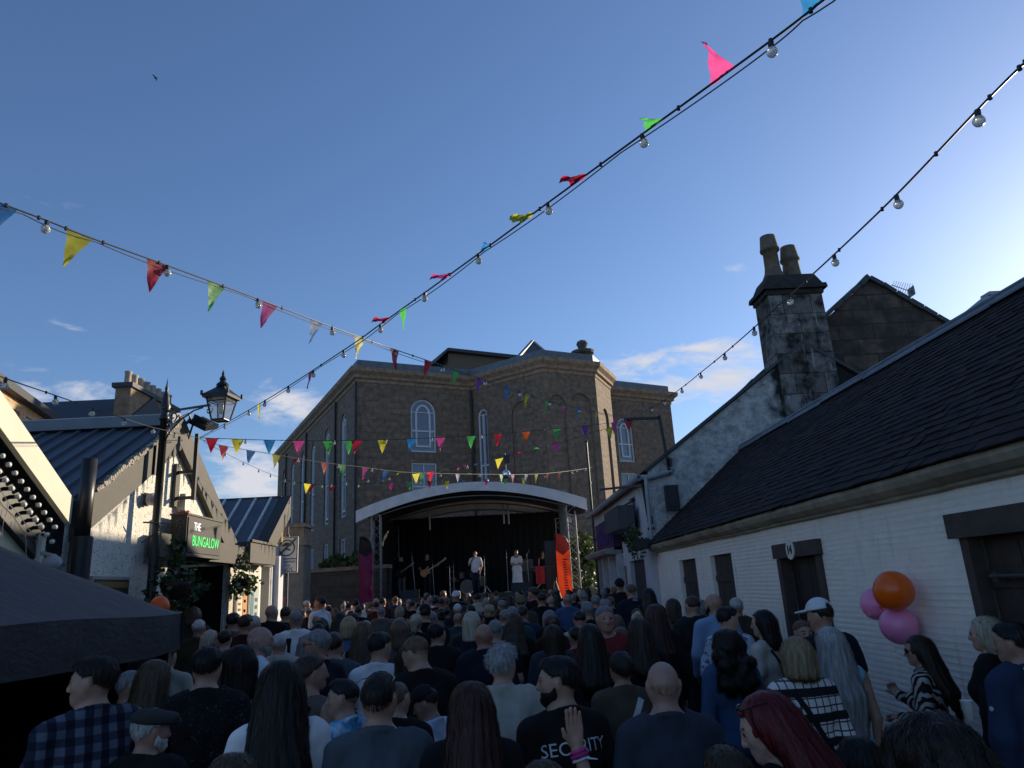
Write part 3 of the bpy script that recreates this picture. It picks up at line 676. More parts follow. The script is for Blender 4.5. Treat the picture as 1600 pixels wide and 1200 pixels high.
for k in range(46):
    t = k / 46; p = LP(9.7 + (12.0 - 9.7) * t, 3.70 + (5.11 - 3.70) * t, LX + .13)
    mb.box(p + Vector((0, 0, rr.uniform(-.02, .02) - .035)), (.06, .06, rr.uniform(.03, .075)), Matrix.Rotation(rr.uniform(-1, 1), 3, 'X'))
rel(mb.build('verge_mortar', plain('lime_mortar', (.34, .31, .26), .95, .4, 12, .01), bg), bg)
mb = MB(); mb.bar((LX + .135, 11.3, 4.62), (LX + .135, 11.3, 4.1), .07, .03, up=(1, 0, 0)); rel(mb.build('board_strap', M_BLACK, bg), bg)
# seamed metal roof: slope towards the camera and its mirror, ridge capping
def seam_roof(name, X0, X1, ridge, eave, parent, n, mat=M_METALROOF, seam=M_METALROOF, other=None, hh=.045, w=.05, seed=2):
    mb = MB(); (yr, zr), (ye, ze) = ridge, eave
    mb.prism([(X0, ye, ze), (X0, yr, zr), (X0, yr, zr - .08), (X0, ye, ze - .08)], (X1 - X0, 0, 0))
    if other: (yo2, zo) = other; mb.prism([(X0, yo2, zo), (X0, yr, zr), (X0, yr, zr - .08), (X0, yo2, zo - .08)], (X1 - X0, 0, 0))
    o = rel(mb.build(name, mat, parent), parent)
    mb = MB(); d = Vector((0, yr - ye, zr - ze)).normalized(); nn = Vector((0, -d.z, d.y)) * (1 if d.y > 0 else -1)
    for k in range(n):
        x = X0 + (X1 - X0) * (k + .5) / n; mb.bar(Vector((x, ye, ze)) + nn * hh / 2, Vector((x, yr, zr)) + nn * hh / 2, w, hh, up=nn)
    s_ = mb.build('roof_seam', seam); s_.parent = o
    s_['kind'] = 'stuff' if n > 100 else ''; 
    if not s_['kind']: del s_['kind']
    return o
seam_roof('roof', -14, LX + .10, (12.26, 5.16), (9.4, 3.46), bg, 30, other=(15.2, 3.30))
mb = MB(); mb.prism([(-14, 11.95, 5.06), (-14, 11.95, 5.24), (-14, 12.2, 5.32), (-14, 12.5, 5.24), (-14, 12.5, 5.06)], (14 + LX + .06, 0, 0)); rel(mb.build('ridge_capping', plain('grey_ridge', (.17, .19, .215), .5, .15, 2), bg), bg)
mb = MB(); mb.box((LX + .16, 13.6, 3.03), (.2, 4.35, .36)); rel(mb.build('door_beam', M_DGREY, bg), bg)
mb = MB(); mb.box((LX - .1, 16.2, 3.1), (.9, 1.75, .42)); mb.box((LX + .36, 16.2, 3.33), (.06, 1.8, .05)); rel(mb.build('valley_gutter_box', plain('grey_box', (.075, .07, .058), .7, .2, 4), bg), bg)
mb = MB(); mb.box((LX + .03, 15.1, 1.4), (.1, .22, 2.8)); rel(mb.build('door_post', plain('cream_post', (.55, .5, .42), .8, .2, 4), bg), bg)
# posters on the lit wall
def poster(y0, y1, z0, z1, bg_col, rows, label):
    e_ = empty('poster_board', (LX + .03, (y0 + y1) / 2, z0), 0, label, 'poster')
    mb = MB(); mb.box((.01, 0, (z1 - z0) / 2), (.05, y1 - y0, z1 - z0)); mb.build('frame', plain('poster_frame', (.35, .33, .29), .6, .1), e_)
    mb = MB(); mb.box((.038, 0, (z1 - z0) / 2), (.012, y1 - y0 - .08, z1 - z0 - .08)); mb.build('sheet', plain('poster_sheet', bg_col, .6, .15, 5), e_)
    for (col, bars) in rows:
        mb = MB()
        for (fy, fz, w, h) in bars:
            mb.box((.048, (y1 - y0) * (fy - .5), (z1 - z0) * fz), (.006, (y1 - y0) * w, (z1 - z0) * h))
        o = mb.build('print', plain('print_ink', col, .6, .1), e_)
    return e_
rr = random.Random(5)
poster(15.45, 16.1, .9, 2.42, (.62, .55, .42), [((.6, .22, .02), [(.72, .5, .34, .92)]), ((.05, .05, .06), [(.25, .1 + .075 * k, .24 * rr.uniform(.6, 1), .03) for k in range(11)]), ((.75, .65, .5), [(.72, .16 + .13 * k, .2, .04) for k in range(6)])], 'menu poster with orange column on the sunlit white wall beside the pub door')
poster(16.22, 16.85, .9, 2.42, (.36, .42, .42), [((.06, .16, .18), [(.3, .5, .3, .86)]), ((.02, .05, .06), [(.72, .12 + .1 * k, .36 * rr.uniform(.6, 1), .05) for k in range(8)])], 'blue grey poster, further of the two on the sunlit pub wall')
poster(9.95, 10.95, 1.75, 2.55, (.04, .022, .018), [((.20, .13, .03), [(.5, .86, .86, .10)]), ((.16, .06, .04), [(.5, .42, .8, .5)]), ((.5, .42, .3), [(.15 + .12 * k, .45, .06, .32) for k in range(7)])], 'dark poster with yellow header on the shaded white wall above the black tent')
# projecting name sign
P0 = Vector(atX(309, 842, LX + .32))
ns = empty('pub_sign', tuple(P0), 0, 'black box sign reading THE BUNGALOW over the pub doorway', 'sign')
mb = MB(); mb.box((-.02, 0, .02), (.26, 1.5, .62)); mb.build('sign_case', plain('sign_black', (.008, .008, .008), .6, .2), ns)
mb = MB(); mb.box((.118, 0, .02), (.02, 1.44, .56)); mb.build('face_panel', plain('sign_face', (.006, .006, .006), .6, .2), ns)
t1 = text_part('lettering', 'THE', .19, (.13, -.52, .10), (0, 1, 0), Z, emis('lit_white_letters', (.8, .8, .78), .5), ns, .004, .8, 'LEFT'); t2 = text_part('lettering', 'BUNGALOW', .245, (.13, -.56, -.15), (0, 1, 0), Z, emis('lit_green_letters', (.04, .6, .13), .6), ns, .004, .82, 'LEFT')
mb = MB(); mb.box((-.02, 0, .348), (.30, 1.53, .03)); mb.box((-.02, 0, -.308), (.30, 1.53, .03)); mb.build('trim', M_DGREY, ns)
# hoop for the strings, alarm, lamp box, floodlight
hb = Vector((LX + .02, 12.32, 3.98))
hp = empty('bracket_frame', tuple(hb), 0, 'black square steel frame on the sunlit pub gable holding the strings', 'bracket')
mb = MB(); x_ = .30
mb.bar((0, .0, .32), (x_, .0, .32), .05); mb.build('arm', M_BLACK, hp); mb = MB(); mb.bar((0, 0, -.12), (x_, .0, -.12), .05); mb.build('arm', M_BLACK, hp)
mb = MB(); mb.bar((x_ + .02, .0, -.16), (x_ + .02, .0, .98), .06); mb.build('upright', M_BLACK, hp)
mb = MB(); mb.box((.02, 0, .1), (.05, .16, .72)); mb.build('plate', M_DGREY, hp)
al = empty('alarm_box', (LX + .06, 12.55, 3.78), 0, 'white alarm box with red lens on the pub gable', 'alarm')
mb = MB(); mb.prism([(0, -.11, .17), (0, .11, .17), (0, .11, -.1), (0, 0, -.16), (0, -.11, -.1)], (.1, 0, 0)); mb.build('case', plain('alarm_white', (.62, .6, .55), .5, .1), al)
mb = MB(); mb.lathe((.05, .02, -.16), [(.05, -.06), (.10, -.02), (.1, .03), (.06, .06)], 14); mb.build('lens', M_RED, al)
fl = empty('flood_light', (LX + .2, 12.42, 5.16), 0, 'black floodlight on the tip of the pub gable', 'lamp')
mb = MB(); R = Matrix.Rotation(.5, 3, 'Y') @ Matrix.Rotation(.35, 3, 'X'); mb.box((.12, .2, .05), (.34, .42, .09), R); [mb.box((.12, .05 + .06 * k, .10), (.28, .02, .07), R) for k in range(6)]; mb.build('housing', M_BLACK, fl)
mb = MB(); mb.tube([(-.15, -.15, -.2), (-.05, 0, .1), (.05, .12, .02)], .025, 6); mb.build('mount', M_BLACK, fl); mb = MB(); mb.tube([(-.1, -.3, .05), (-.02, -.14, .16), (.02, -.02, .0), (-.1, .1, -.25)], .018, 6); mb.build('power_cable', M_BLACK, fl)
wl_ = empty('wall_box', (LX + .05, 11.3, 3.72), 0, 'small grey round wall fitting on the pub gable beside the lamp post', 'fitting')
mb = MB(); mb.lathe((0, 0, 0), [(.0, 0), (.09, .02), (.1, .1), (.06, .14)][::-1], 14, 'x'); mb.build('cap', M_GREYPOLE, wl_); mb = MB(); mb.box((-.01, 0, 0), (.03, .12, .2)); mb.build('plate', M_DGREY, wl_)
# second low white building beyond, seamed roof, ribs coloured as if sunlit
b2 = empty('annexe', (LX, 18, 0), 0, 'small white building beyond the pub with ribbed metal roof, ribs coloured as sunlit', 'building')
mb = MB(); wall_panel(mb, (LX, 17.06, 0), (0, 1, 0), Z, [(0, 0), (1.62, 0), (1.62, 4.35), (.1, 3.2), (0, 3.1)], [rect(.14, .05, .78, 2.88)], .3); wall_panel(mb, (LX, 18.68, 0), (-1, 0, 0), Z, rect(0, 0, 6, 4.3))
rel(mb.build('wall', plain('white_render', (.74, .71, .65), .9, .08, 3, .004), b2), b2)
mb = MB(); mb.box((LX - .28, 17.5, 1.4), (.04, .64, 2.9)); rel(mb.build('doorway', M_SHADE, b2), b2)  # black panel painted for the shade inside the open door
mb = MB(); mb.box((LX + .02, 17.52, 3.0), (.08, .7, .24)); rel(mb.build('lintel', M_DGREY, b2), b2)
seam_roof('roof', -12, LX - .05, (18.55, 4.62), (16.95, 3.42), b2, 17, seam=M_SEAM, hh=.05, w=.045)
mb = MB(); mb.prism([(LX - .05, 16.95, 3.45), (LX - .05, 18.66, 4.68), (LX - .05, 18.66, 4.15), (LX - .05, 17.0, 3.0)], (.28, 0, 0)); mb.box((LX - 3.2, 18.66, 4.6), (6.4, .16, .16)); rel(mb.build('bargeboard', M_DGREY, b2), b2)
mb = MB(); mb.box((LX + .1, 18.25, 3.62), (.10, .14, .26)); mb.tube([(LX + .06, 18.25, 3.7), (LX + .06, 18.25, 4.0)], .02, 6); rel(mb.build('wall_lamp', plain('brass_lamp', (.45, .33, .12), .4, .2), b2), b2)
mb = MB(); mb.box((LX + .06, 18.42, 1.65), (.12, .5, 3.0)); rel(mb.build('corner_strip', plain('blue_white_corner', (.60, .62, .66), .8, .1), b2), b2)
# near cream building with the bulb gable
nb = empty('cream_building', (LX, 6.5, 0), 0, 'cream building at the left edge with rows of marquee bulbs under its bargeboard', 'building')
AY, AZ = 6.5, 5.2
sl = .612
mb = MB(); wall_panel(mb, (LX, 3.6, 0), (0, 1, 0), Z, [(0, 0), (5.65, 0), (5.65, 2.6), (AY - 3.6, 4.35), (0, 2.6)]); rel(mb.build('wall', M_CREAM, nb), nb)
mb = MB()
for s in (-1, 1):
    f = lambda y, z: (LX + .18, AY + s * y, z)
    mb.prism([f(0, AZ), f(2.78, AZ - sl * 2.78), f(2.78, AZ - sl * 2.78 - .33), f(0, AZ - .36)], (.07, 0, 0))
rel(mb.build('bargeboard', M_CREAMB, nb), nb)
mb = MB()
for s in (-1, 1):
    f = lambda y, z: (LX + .012, AY + s * y, z)
    mb.prism([f(0, AZ - .36), f(2.78, AZ - sl * 2.78 - .33), f(2.72, AZ - sl * 2.72 - .86), f(0, AZ - .95)], (.05, 0, 0))
    mb.bar(f(0, AZ - .99), f(2.66, AZ - sl * 2.66 - .90), .14, .07)
bs = rel(mb.build('bulb_board', plain('bulb_board_black', (.01, .01, .011), .5, .2), nb), nb)
MB_BULB = plain('frosted_bulb', (.78, .76, .70), .25, .1); 
for row, off in ((0, .47), (1, .66)):
    for k in range(24):
        y = 2.62 - .125 * k - row * .02
        p = Vector((LX + .07, AY + y, AZ - sl * y - off)) - nb.location
        b_ = MB(); b_.lathe(p, [(.016, .055), (.026, .065), (.030, .085), (.026, .105), (.010, .115)], 10, 'x'); o = b_.build('marquee_bulb', MB_BULB, None, True); b_ = MB(); b_.lathe(p - o.location, [(.024, -.02), (.024, .052)], 10, 'x'); b_.build('bulb_socket', M_BLACK, o); o.parent = nb
mb = MB()
rr = random.Random(3)
for k in range(13):
    y = 2.55 - k * .2; p = Vector((LX + .11, AY + y, AZ - sl * y - .80)); pts = [p]
    for j in range(rr.randint(3, 7)): pts.append(pts[-1] + Vector((rr.uniform(-.01, .01), rr.uniform(-.025, .025), -.055)))
    mb.tube(pts, .004, 4)
mb.tube([(LX + .11, AY + 2.6 - .2 * k, AZ - sl * (2.6 - .2 * k) - .79 + .03 * (k % 2)) for k in range(14)], .005, 4)
rel(mb.build('icicle_light_wire', plain('pale_wire', (.5, .5, .48), .5, .1), nb), nb)
mb = MB(); mb.prism([(LX + .2, 9.32, 3.44), (LX + .2, AY, AZ + .03), (LX + .2, AY, AZ - .06), (LX + .2, 9.32, 3.36)], (-9, 0, 0)); mb.prism([(LX + .2, 2 * AY - 9.32, 3.44), (LX + .2, AY, AZ + .03), (LX + .2, AY, AZ - .06), (LX + .2, 2 * AY - 9.32, 3.36)], (-9, 0, 0)); rel(mb.build('roof', M_TEAL, nb), nb)
mb = MB(); mb.tube([(LX + .08, 9.0, 0), (LX + .08, 9.0, 3.05)], .055, 8); mb.tube([(LX + .1, 8.93, 2.6), (LX + .1, 8.78, 2.65)], .03, 6); rel(mb.build('downpipe', M_CREAMB, nb), nb)
nb.location.x -= .17
fu = empty('flue_pipe', (LX + .16, 9.42, 0), 0, 'thick black flue pipe rising between the cream building and the pub', 'flue pipe')
mb = MB(); mb.tube([(0, 0, 0), (0, 0, 3.02)], .13, 14); mb.build('sleeve', M_BLACK, fu); mb = MB(); mb.lathe((0, 0, 3.02), [(.092, 0), (.092, 1.0), (.08, 1.0), (.08, .9)], 16); mb.build('pipe', plain('flue_black', (.02, .02, .02), .4, .3), fu, True)
cm = empty('dome_camera', tuple(LP(8.85, 2.66, LX + .16)), 0, 'grey dome camera on the cream wall beside the flue', 'camera')
mb = MB(); mb.lathe((0, 0, 0), [(.02, -.10), (.085, -.06), (.11, 0), (.10, .06), (.05, .1), (.03, .12)], 16); mb.build('housing', M_GREYPOLE, cm, True)
mb = MB(); mb.box((.06, .06, -.01), (.1, .06, .03)); mb.build('visor', M_BLACK, cm); mb = MB(); mb.tube([(0, 0, .1), (-.14, 0, .14)], .025, 6); mb.build('arm', M_GREYPOLE, cm)
# sandstone tenement and slate roof with chimney far left
TX = -15.0
tn = empty('tenement', (TX, 21, 0), 0, 'sunlit sandstone tenement with white windows at the far left edge', 'building')
q0, q1 = Vector(atX(-40, 571, TX)), Vector(atX(86, 659, TX)); zt = q0.z
u_ = Vector((0, 1, 0)); yA, yB = q0.y, q1.y
# eaves fall slightly because the street turns: wall set at an angle
A_ = Vector((TX, yA, 0)); B_ = Vector((TX, yB, 0))
kk = (q0.z - EYE) / (q1.z - EYE); B_ = Vector((TX * kk, yB * kk, 0)); dd = (B_ - A_).normalized(); LL = (B_ - A_).length
mb = MB()
def ontn(x, y):
    n = dd.cross(Z); p = Vector(onplane(x, y, A_, n)); return ((p - A_).dot(dd), p.z)
ws = []
for (x0, y0, x1, y1) in ((17, 636, 28, 668), (41, 650, 52, 672)):
    a, b_ = ontn(x0, y0), ontn(x1, y1); ws.append((a[0], min(b_[1], a[1] - 1.7), b_[0], a[1]))
hs = [rect(*w) for w in ws] + [rect(w[0], w[1] - 3.2, w[2], w[3] - 3.2) for w in ws]
wall_panel(mb, A_, dd, Z, rect(0, 0, LL, zt - .15), hs, .15); wall_panel(mb, B_, Vector((-dd.y, dd.x, 0)), Z, rect(0, 0, 9, zt - .15)); rel(mb.build('wall', M_SAND, tn), tn)
for w in ws:
    n = dd.cross(Z); mb = MB(); P_ = lambda u, z, d: A_ + dd * u + Z * z - n * d
    ring2d(mb, A_, dd, Z, rect(*w), rect(w[0] + .13, w[1] + .12, w[2] - .13, w[3] - .12), .08, .14); mb.bar(P_(w[0], (w[1] + w[3]) / 2, .1), P_(w[2], (w[1] + w[3]) / 2, .1), .08, .1)
    for f in (.33, .66): mb.bar(P_(w[0] + (w[2] - w[0]) * f, w[1], .11), P_(w[0] + (w[2] - w[0]) * f, w[3], .11), .05, .05)
    fr = rel(mb.build('window', M_WINFR, tn), tn); mb = MB(); wall_panel(mb, A_ - n * .12, dd, Z, rect(*w)); o = mb.build('pane', M_GLASS); o.parent = fr
mb = MB(); n = dd.cross(Z); mb.prism([A_ + Z * (zt - .15) + n * .3, A_ + Z * (zt + .1) + n * .32, A_ + Z * (zt + 3.2) - n * 4.5, A_ + Z * (zt + .1) - n * 9.3, A_ + Z * (zt - .15) - n * 9.3], dd * (LL + .2)); rel(mb.build('roof', M_TEAL, tn), tn)
TY = 30
t2 = empty('slate_terrace', (-24, TY, 0), 0, 'long dark slate roof with a many potted sandstone chimney behind the pub', 'building')
z0 = atY(60, 629, TY + 2)[2]; xa, xb = atY(20, 629, TY + 2)[0], atY(186, 629, TY + 2)[0]
mb = MB(); mb.prism([(xa - 4, TY + 2, z0), (xa - 4, TY - 2.5, z0 - 3.2), (xa - 4, TY - 2.5, z0 - 3.5), (xa - 4, TY + 6, z0 - 3.5), (xa - 4, TY + 6, z0 - 3.2)], (xb - xa + 5.6, 0, 0)); rel(mb.build('roof', M_TEAL, t2), t2)
mb = MB(); mb.box(((xa + xb) / 2 - 1, TY + 2, (z0 - 3.5) / 2), (xb - xa + 5, 8, z0 - 3.5)); rel(mb.build('wall', M_STONE, t2), t2)
for f in (.62, .82):
    mb = MB(); c = Vector((xa + (xb - xa) * f, TY - .4, z0 - 1.68)); R = Matrix.Rotation(math.atan2(3.2, 4.5), 3, 'X'); mb.box(c, (1.0, 1.0, .1), R); rel(mb.build('skylight', M_GLASS, t2), t2)
c0_, c1_ = atY(181, 604, TY), atY(205, 604, TY); c2_ = atY(224, 630, TY + 4.4)
mb = MB(); w_ = c1_[0] - c0_[0]; zc = c0_[2]
wall_panel(mb, (c0_[0], TY, z0 - 3), (1, 0, 0), Z, rect(0, 0, w_, zc - z0 + 3)); wall_panel(mb, (c1_[0], TY, z0 - 3), (0, 1, 0), Z, rect(0, 0, 4.6, zc - z0 + 3)); wall_panel(mb, (c0_[0], TY + 4.6, z0 - 3), (0, -1, 0), Z, rect(0, 0, 4.6, zc - z0 + 3))
chn = rel(mb.build('chimney', brickmat('tan_chimney', (.34, .24, .15), (.28, .2, .13), (.2, .15, .1), .8, .35, .01, .9, .01, .02), t2), t2)
mb = MB(); mb.box((c0_[0] + w_ / 2, TY + 2.3, zc + .05), (w_ + .24, 4.85, .2)); o = mb.build('chimney_cap', M_TEAL); o.parent = chn
for k in range(8):
    mb = MB(); mb.lathe((c0_[0] + w_ / 2, TY + .3 + .57 * k, zc + .15), [(.17, 0), (.14, .1), (.13, .5), (.16, .54), (.15, .6)], 10); o = mb.build('chimney_pot', plain('pale_pot', (.4, .34, .26), .8, .2), chn, True); o.location = (0, 0, 0)

# ================================================================== lamp post
lp_ = empty('lamp_post', (-5.12, 11.17, 0), 0, 'tall black cast iron lamp post with scrolled arm and glazed lantern', 'lamp post')
base = Vector((-5.12, 11.17, 0)); zt = 5.28
mb = MB(); mb.lathe((0, 0, 0), [(.16, 0), (.16, .5), (.12, .6), (.09, 1.0), (.075, 1.3), (.085, 1.34), (.07, 1.42), (.062, 3.2), (.055, zt - .35), (.075, zt - .34), (.075, zt - .28), (.055, zt - .26), (.07, zt - .18), (.085, zt - .12), (.06, zt - .06), (.055, zt + .02), (.04, zt + .08), (.022, zt + .14), (.028, zt + .18), (.012, zt + .24), (.003, zt + .34)], 14); mb.build('column', M_IRON, lp_, True)
lc = Vector(onplane(346, 633, base, (0.35, 1, 0))) - base; ad = Vector((lc.x, lc.y, 0)).normalized(); az_ = lc.z + .03
mb = MB(); mb.bar((0, 0, az_), Vector((0, 0, az_)) + ad * (Vector((lc.x, lc.y)).length - .2), .035, .03)
L_ = Vector((lc.x, lc.y)).length
def scroll(c, r0, turns, a0, sgn=1, n=22): return [c + (ad * math.cos(a0 + sgn * t * turns * 6.283) + Z * math.sin(a0 + sgn * t * turns * 6.283)) * r0 * (1 - .75 * t) for t in [i / (n - 1) for i in range(n)]]
mb.tube([Vector((0, 0, az_ - .5)) + ad * .03, Vector((0, 0, az_ - .34)) + ad * .12, Vector((0, 0, az_ - .17)) + ad * .32, Vector((0, 0, az_ - .05)) + ad * .56, Vector((0, 0, az_ - .02)) + ad * .75], .013, 6)
for c, r, t, a, s in ((Vector((0, 0, az_ - .1)) + ad * .17, .08, 1.1, -1.4, 1), (Vector((0, 0, az_ - .22)) + ad * .1, .07, 1.1, -.3, 1), (Vector((0, 0, az_ - .08)) + ad * .85, .07, .7, .3, -1)): mb.tube(scroll(c, r, t, a, s), .011, 6)
mb.build('bracket', M_IRON, lp_)
# hexagonal lantern
Lz = lc.z; la = MB(); lanN = 6
def hexr(r, z, a=-.95): return [Vector((lc.x + r * math.cos(a + k * math.pi / 2), lc.y + r * math.sin(a + k * math.pi / 2), z)) for k in range(4)]
rt, rb = hexr(.232, Lz + .12), hexr(.135, Lz - .24)
for k in range(4):
    la.tube([rt[k], rb[k]], .014, 6); la.tube([rt[k], rt[(k + 1) % 4]], .016, 6); la.tube([rb[k], rb[(k + 1) % 4]], .014, 6); 
    m = hexr(.21, Lz + .045); la.tube([m[k], m[(k + 1) % 4]], .009, 5)
la.face(rb)
ln = la.build('lantern', M_IRON, lp_)
mb = MB()
lv = [hexr(r * .8, Lz + .12 + z * .8) for r, z in ((.36, -.03), (.375, .02), (.345, .05), (.22, .13), (.13, .19), (.11, .22))]
for r0, r1 in zip(lv[:-1], lv[1:]):
    for k in range(4): mb.face([r0[k], r0[(k + 1) % 4], r1[(k + 1) % 4], r1[k]])
mb.face(lv[0]); mb.face(lv[-1])
for k in range(4): mb.box(lv[1][k] + Z * .03, (.03, .03, .07))
mb.lathe((lc.x, lc.y, Lz + .295), [(.085, 0), (.095, .025), (.08, .05), (.05, .075), (.04, .10), (.052, .12), (.04, .15), (.018, .18), (.024, .2), (.004, .27)], 12)
o = mb.build('lantern_roof', M_IRON, ln)
mb = MB()
def pane_mat():
    m, nt, N, L, b = nodes('lantern_glass'); t = N.new('ShaderNodeBsdfTransparent'); t.inputs[0].default_value = (.86, .88, .9, 1); mx = N.new('ShaderNodeMixShader'); mx.inputs[0].default_value = .25
    b.inputs['Base Color'].default_value = (.5, .5, .5, 1); b.inputs['Roughness'].default_value = .1; c, _ = noise_ramp(nt, coord(nt), 5, (.35, .36, .38), (.6, .6, .6)); L.new(c, b.inputs['Base Color'])
    L.new(t.outputs[0], mx.inputs[1]); L.new(b.outputs[0], mx.inputs[2]); L.new(mx.outputs[0], N['Material Output'].inputs[0]); return m
for k in range(4): mb.face([rt[k], rt[(k + 1) % 4], rb[(k + 1) % 4], rb[k]])
mb.build('pane', pane_mat(), ln)
mb = MB(); mb.lathe((lc.x, lc.y, Lz + .03), [(.05, 0), (.14, .06), (.15, .09), (.05, .1)], 12); mb.lathe((lc.x, lc.y, Lz - .14), [(.02, 0), (.05, .05), (.05, .14), (.03, .17)], 10); mb.build('lamp', plain('lamp_white', (.7, .7, .68), .4, .05), ln)

# ================================================================== pedestrian zone sign
sc_ = Vector(atY(448, 867, 18.6)); ps = empty('road_sign', (sc_.x, 18.66, ground_z(18)), 0, 'square road sign on dark pole reading Pedestrian Zone ENDS', 'road sign')
g0 = ground_z(18); h_ = sc_.z - g0
mb = MB(); mb.tube([(0, 0, 0), (0, 0, h_ + .5)], .045, 10); mb.tube([(-.02, .06, h_ + 0.4), (-.02, .06, h_ + .7)], .03, 6); mb.build('pole', M_TEAL, ps)
mb = MB(); mb.box((0, -.06, .0 + h_), (.56, .03, .88)); pan = mb.build('panel', plain('sign_white', (.88, .86, .82), .5, .1, 8), ps)
blk = plain('sign_ink', (.05, .05, .055), .5, .1)
mb = MB(); ring2d(mb, (0, -.085, h_), (1, 0, 0), Z, rect(-.265, -.425, .265, .425), rect(-.25, -.41, .25, .41), 0, .01); mb.box((0, -.08, h_ - .1), (.53, .012, .02))
N_ = 28; circ = lambda r: [(r * math.cos(2 * math.pi * k / N_), .17 + r * math.sin(2 * math.pi * k / N_)) for k in range(N_)]
ring2d(mb, (0, -.085, h_), (1, 0, 0), Z, circ(.205), circ(.175), 0, .01)
mb.build('border', blk, pan)
mb = MB()   # struck-out car over motorcycle
for pts in ([(-.12, .22), (.12, .22), (.12, .25), (.07, .26), (.045, .30), (-.045, .30), (-.07, .26), (-.12, .25)], [(-.11, .10), (-.04, .16), (.05, .15), (.11, .11), (.09, .09), (.03, .12), (-.03, .12), (-.08, .085)]):
    mb.prism([(x, -.082, h_ + y) for x, y in pts], (0, -.006, 0))
mb.build('pictogram', blk, pan)
mb = MB(); mb.bar((-.23, -.090, h_ - .045), (.23, -.090, h_ + .385), .035, .006, up=(0, 1, 0)); mb.bar((-.22, -.091, h_ - .005), (.19, -.091, h_ + .385), .012, .006, up=(0, 1, 0)); mb.build('strike_bar', plain('strike_grey', (.12, .12, .12), .5, .1), pan)
for t, s, z in (('Pedestrian', .105, -.20), ('Zone', .10, -.285), ('ENDS', .135, -.405)): text_part('lettering', t, s, (0, -.076, h_ + z), (1, 0, 0), Z, blk, pan, .003)

# ================================================================== black pop-up tent, lower left
tx0, tx1, ty0, ty1 = -6.05, -3.08, 4.45, 7.4
te = empty('gazebo_tent', ((tx0 + tx1) / 2, (ty0 + ty1) / 2, 0), 0, 'black pop-up gazebo tent filling the lower left corner', 'tent')
def tent_mat():
    m, nt, N, L, b = nodes('black_tent_fabric'); v = coord(nt); c, h = noise_ramp(nt, v, 3, (.008, .008, .010), (.014, .014, .017)); L.new(c, b.inputs['Base Color']); b.inputs['Roughness'].default_value = .62
    b.inputs['Sheen Weight'].default_value = .08
    _, h2 = noise_ramp(nt, coord(nt, 'Object', (1, 4, 9)), 1.6, (0, 0, 0), (1, 1, 1)); bump(nt, b, h2, .03, .4); return m
M_TENT = tent_mat()
cx_, cy_ = (tx0 + tx1) / 2, (ty0 + ty1) / 2; zc_ = 2.04; za = 2.92
def tent_fn(u, v):  # u,v in [-1,1]
    r = max(abs(u), abs(v)); z = zc_ + (za - zc_) * (1 - r) ** 1.05
    z += .012 * math.sin(9 * u + 3 * v) * r - .05 * (1 - abs(abs(u) - abs(v))) * r * (1 - r) 
    return Vector(((tx1 - tx0) / 2 * u, (ty1 - ty0) / 2 * v, z))
n = 28; V = [tent_fn(-1 + 2 * i / n, -1 + 2 * j / n) for i in range(n + 1) for j in range(n + 1)]
mb = MB(); mb.raw(V, [(i * (n + 1) + j, (i + 1) * (n + 1) + j, (i + 1) * (n + 1) + j + 1, i * (n + 1) + j + 1) for i in range(n) for j in range(n)]); mb.build('canopy', M_TENT, te, True)
mb = MB()
cs_ = [(1, -1), (1, 1), (-1, 1), (-1, -1)]
for k in range(4):
    (a0, b0), (a1, b1) = cs_[k], cs_[(k + 1) % 4]; m = 24
    for i in range(m):
        f = lambda t, d: tent_fn(a0 + (a1 - a0) * t, b0 + (b1 - b0) * t) * 1.0 + Vector((a0 + (a1 - a0) * t, b0 + (b1 - b0) * t, 0)) * (.012 + .015 * math.sin(t * 23 + 2 * d + k)) * (1 if d else .4) - Z * (.33 * d + .03 * d * math.sin(t * 3.14))
        for d0, d1 in ((0, .35), (.35, .7), (.7, 1)): mb.face([f(i / m, d0), f((i + 1) / m, d0), f((i + 1) / m, d1), f(i / m, d1)])
mb.build('valance', M_TENT, te, True, weld=True)
mb = MB(); mb.box(((tx0 - cx_) + .03, 0, 1.0), (.02, ty1 - ty0 - .1, 2.0)); mb.box((0, (ty0 - cy_) + .03, 1.0), (tx1 - tx0 - .1, .02, 2.0)); mb.box((-.2, (ty1 - cy_) - .05, 1.0), (tx1 - tx0 - .5, .02, 2.0)); mb.build('shade_sheet', M_SHADE, te)  # black sheets added to make the space under the canopy dark
for (a, b_) in cs_:
    mb = MB(); p = Vector(((tx1 - tx0) / 2 * a - .06 * a, (ty1 - ty0) / 2 * b_ - .06 * b_, 0)); mb.tube([p, p + Z * 2.0], .017, 8); mb.box(p + Z * .01, (.08, .08, .02)); mb.tube([p + Z * 1.0, p + Z * 1.98], .021, 8); mb.build('leg', M_STEEL, te)
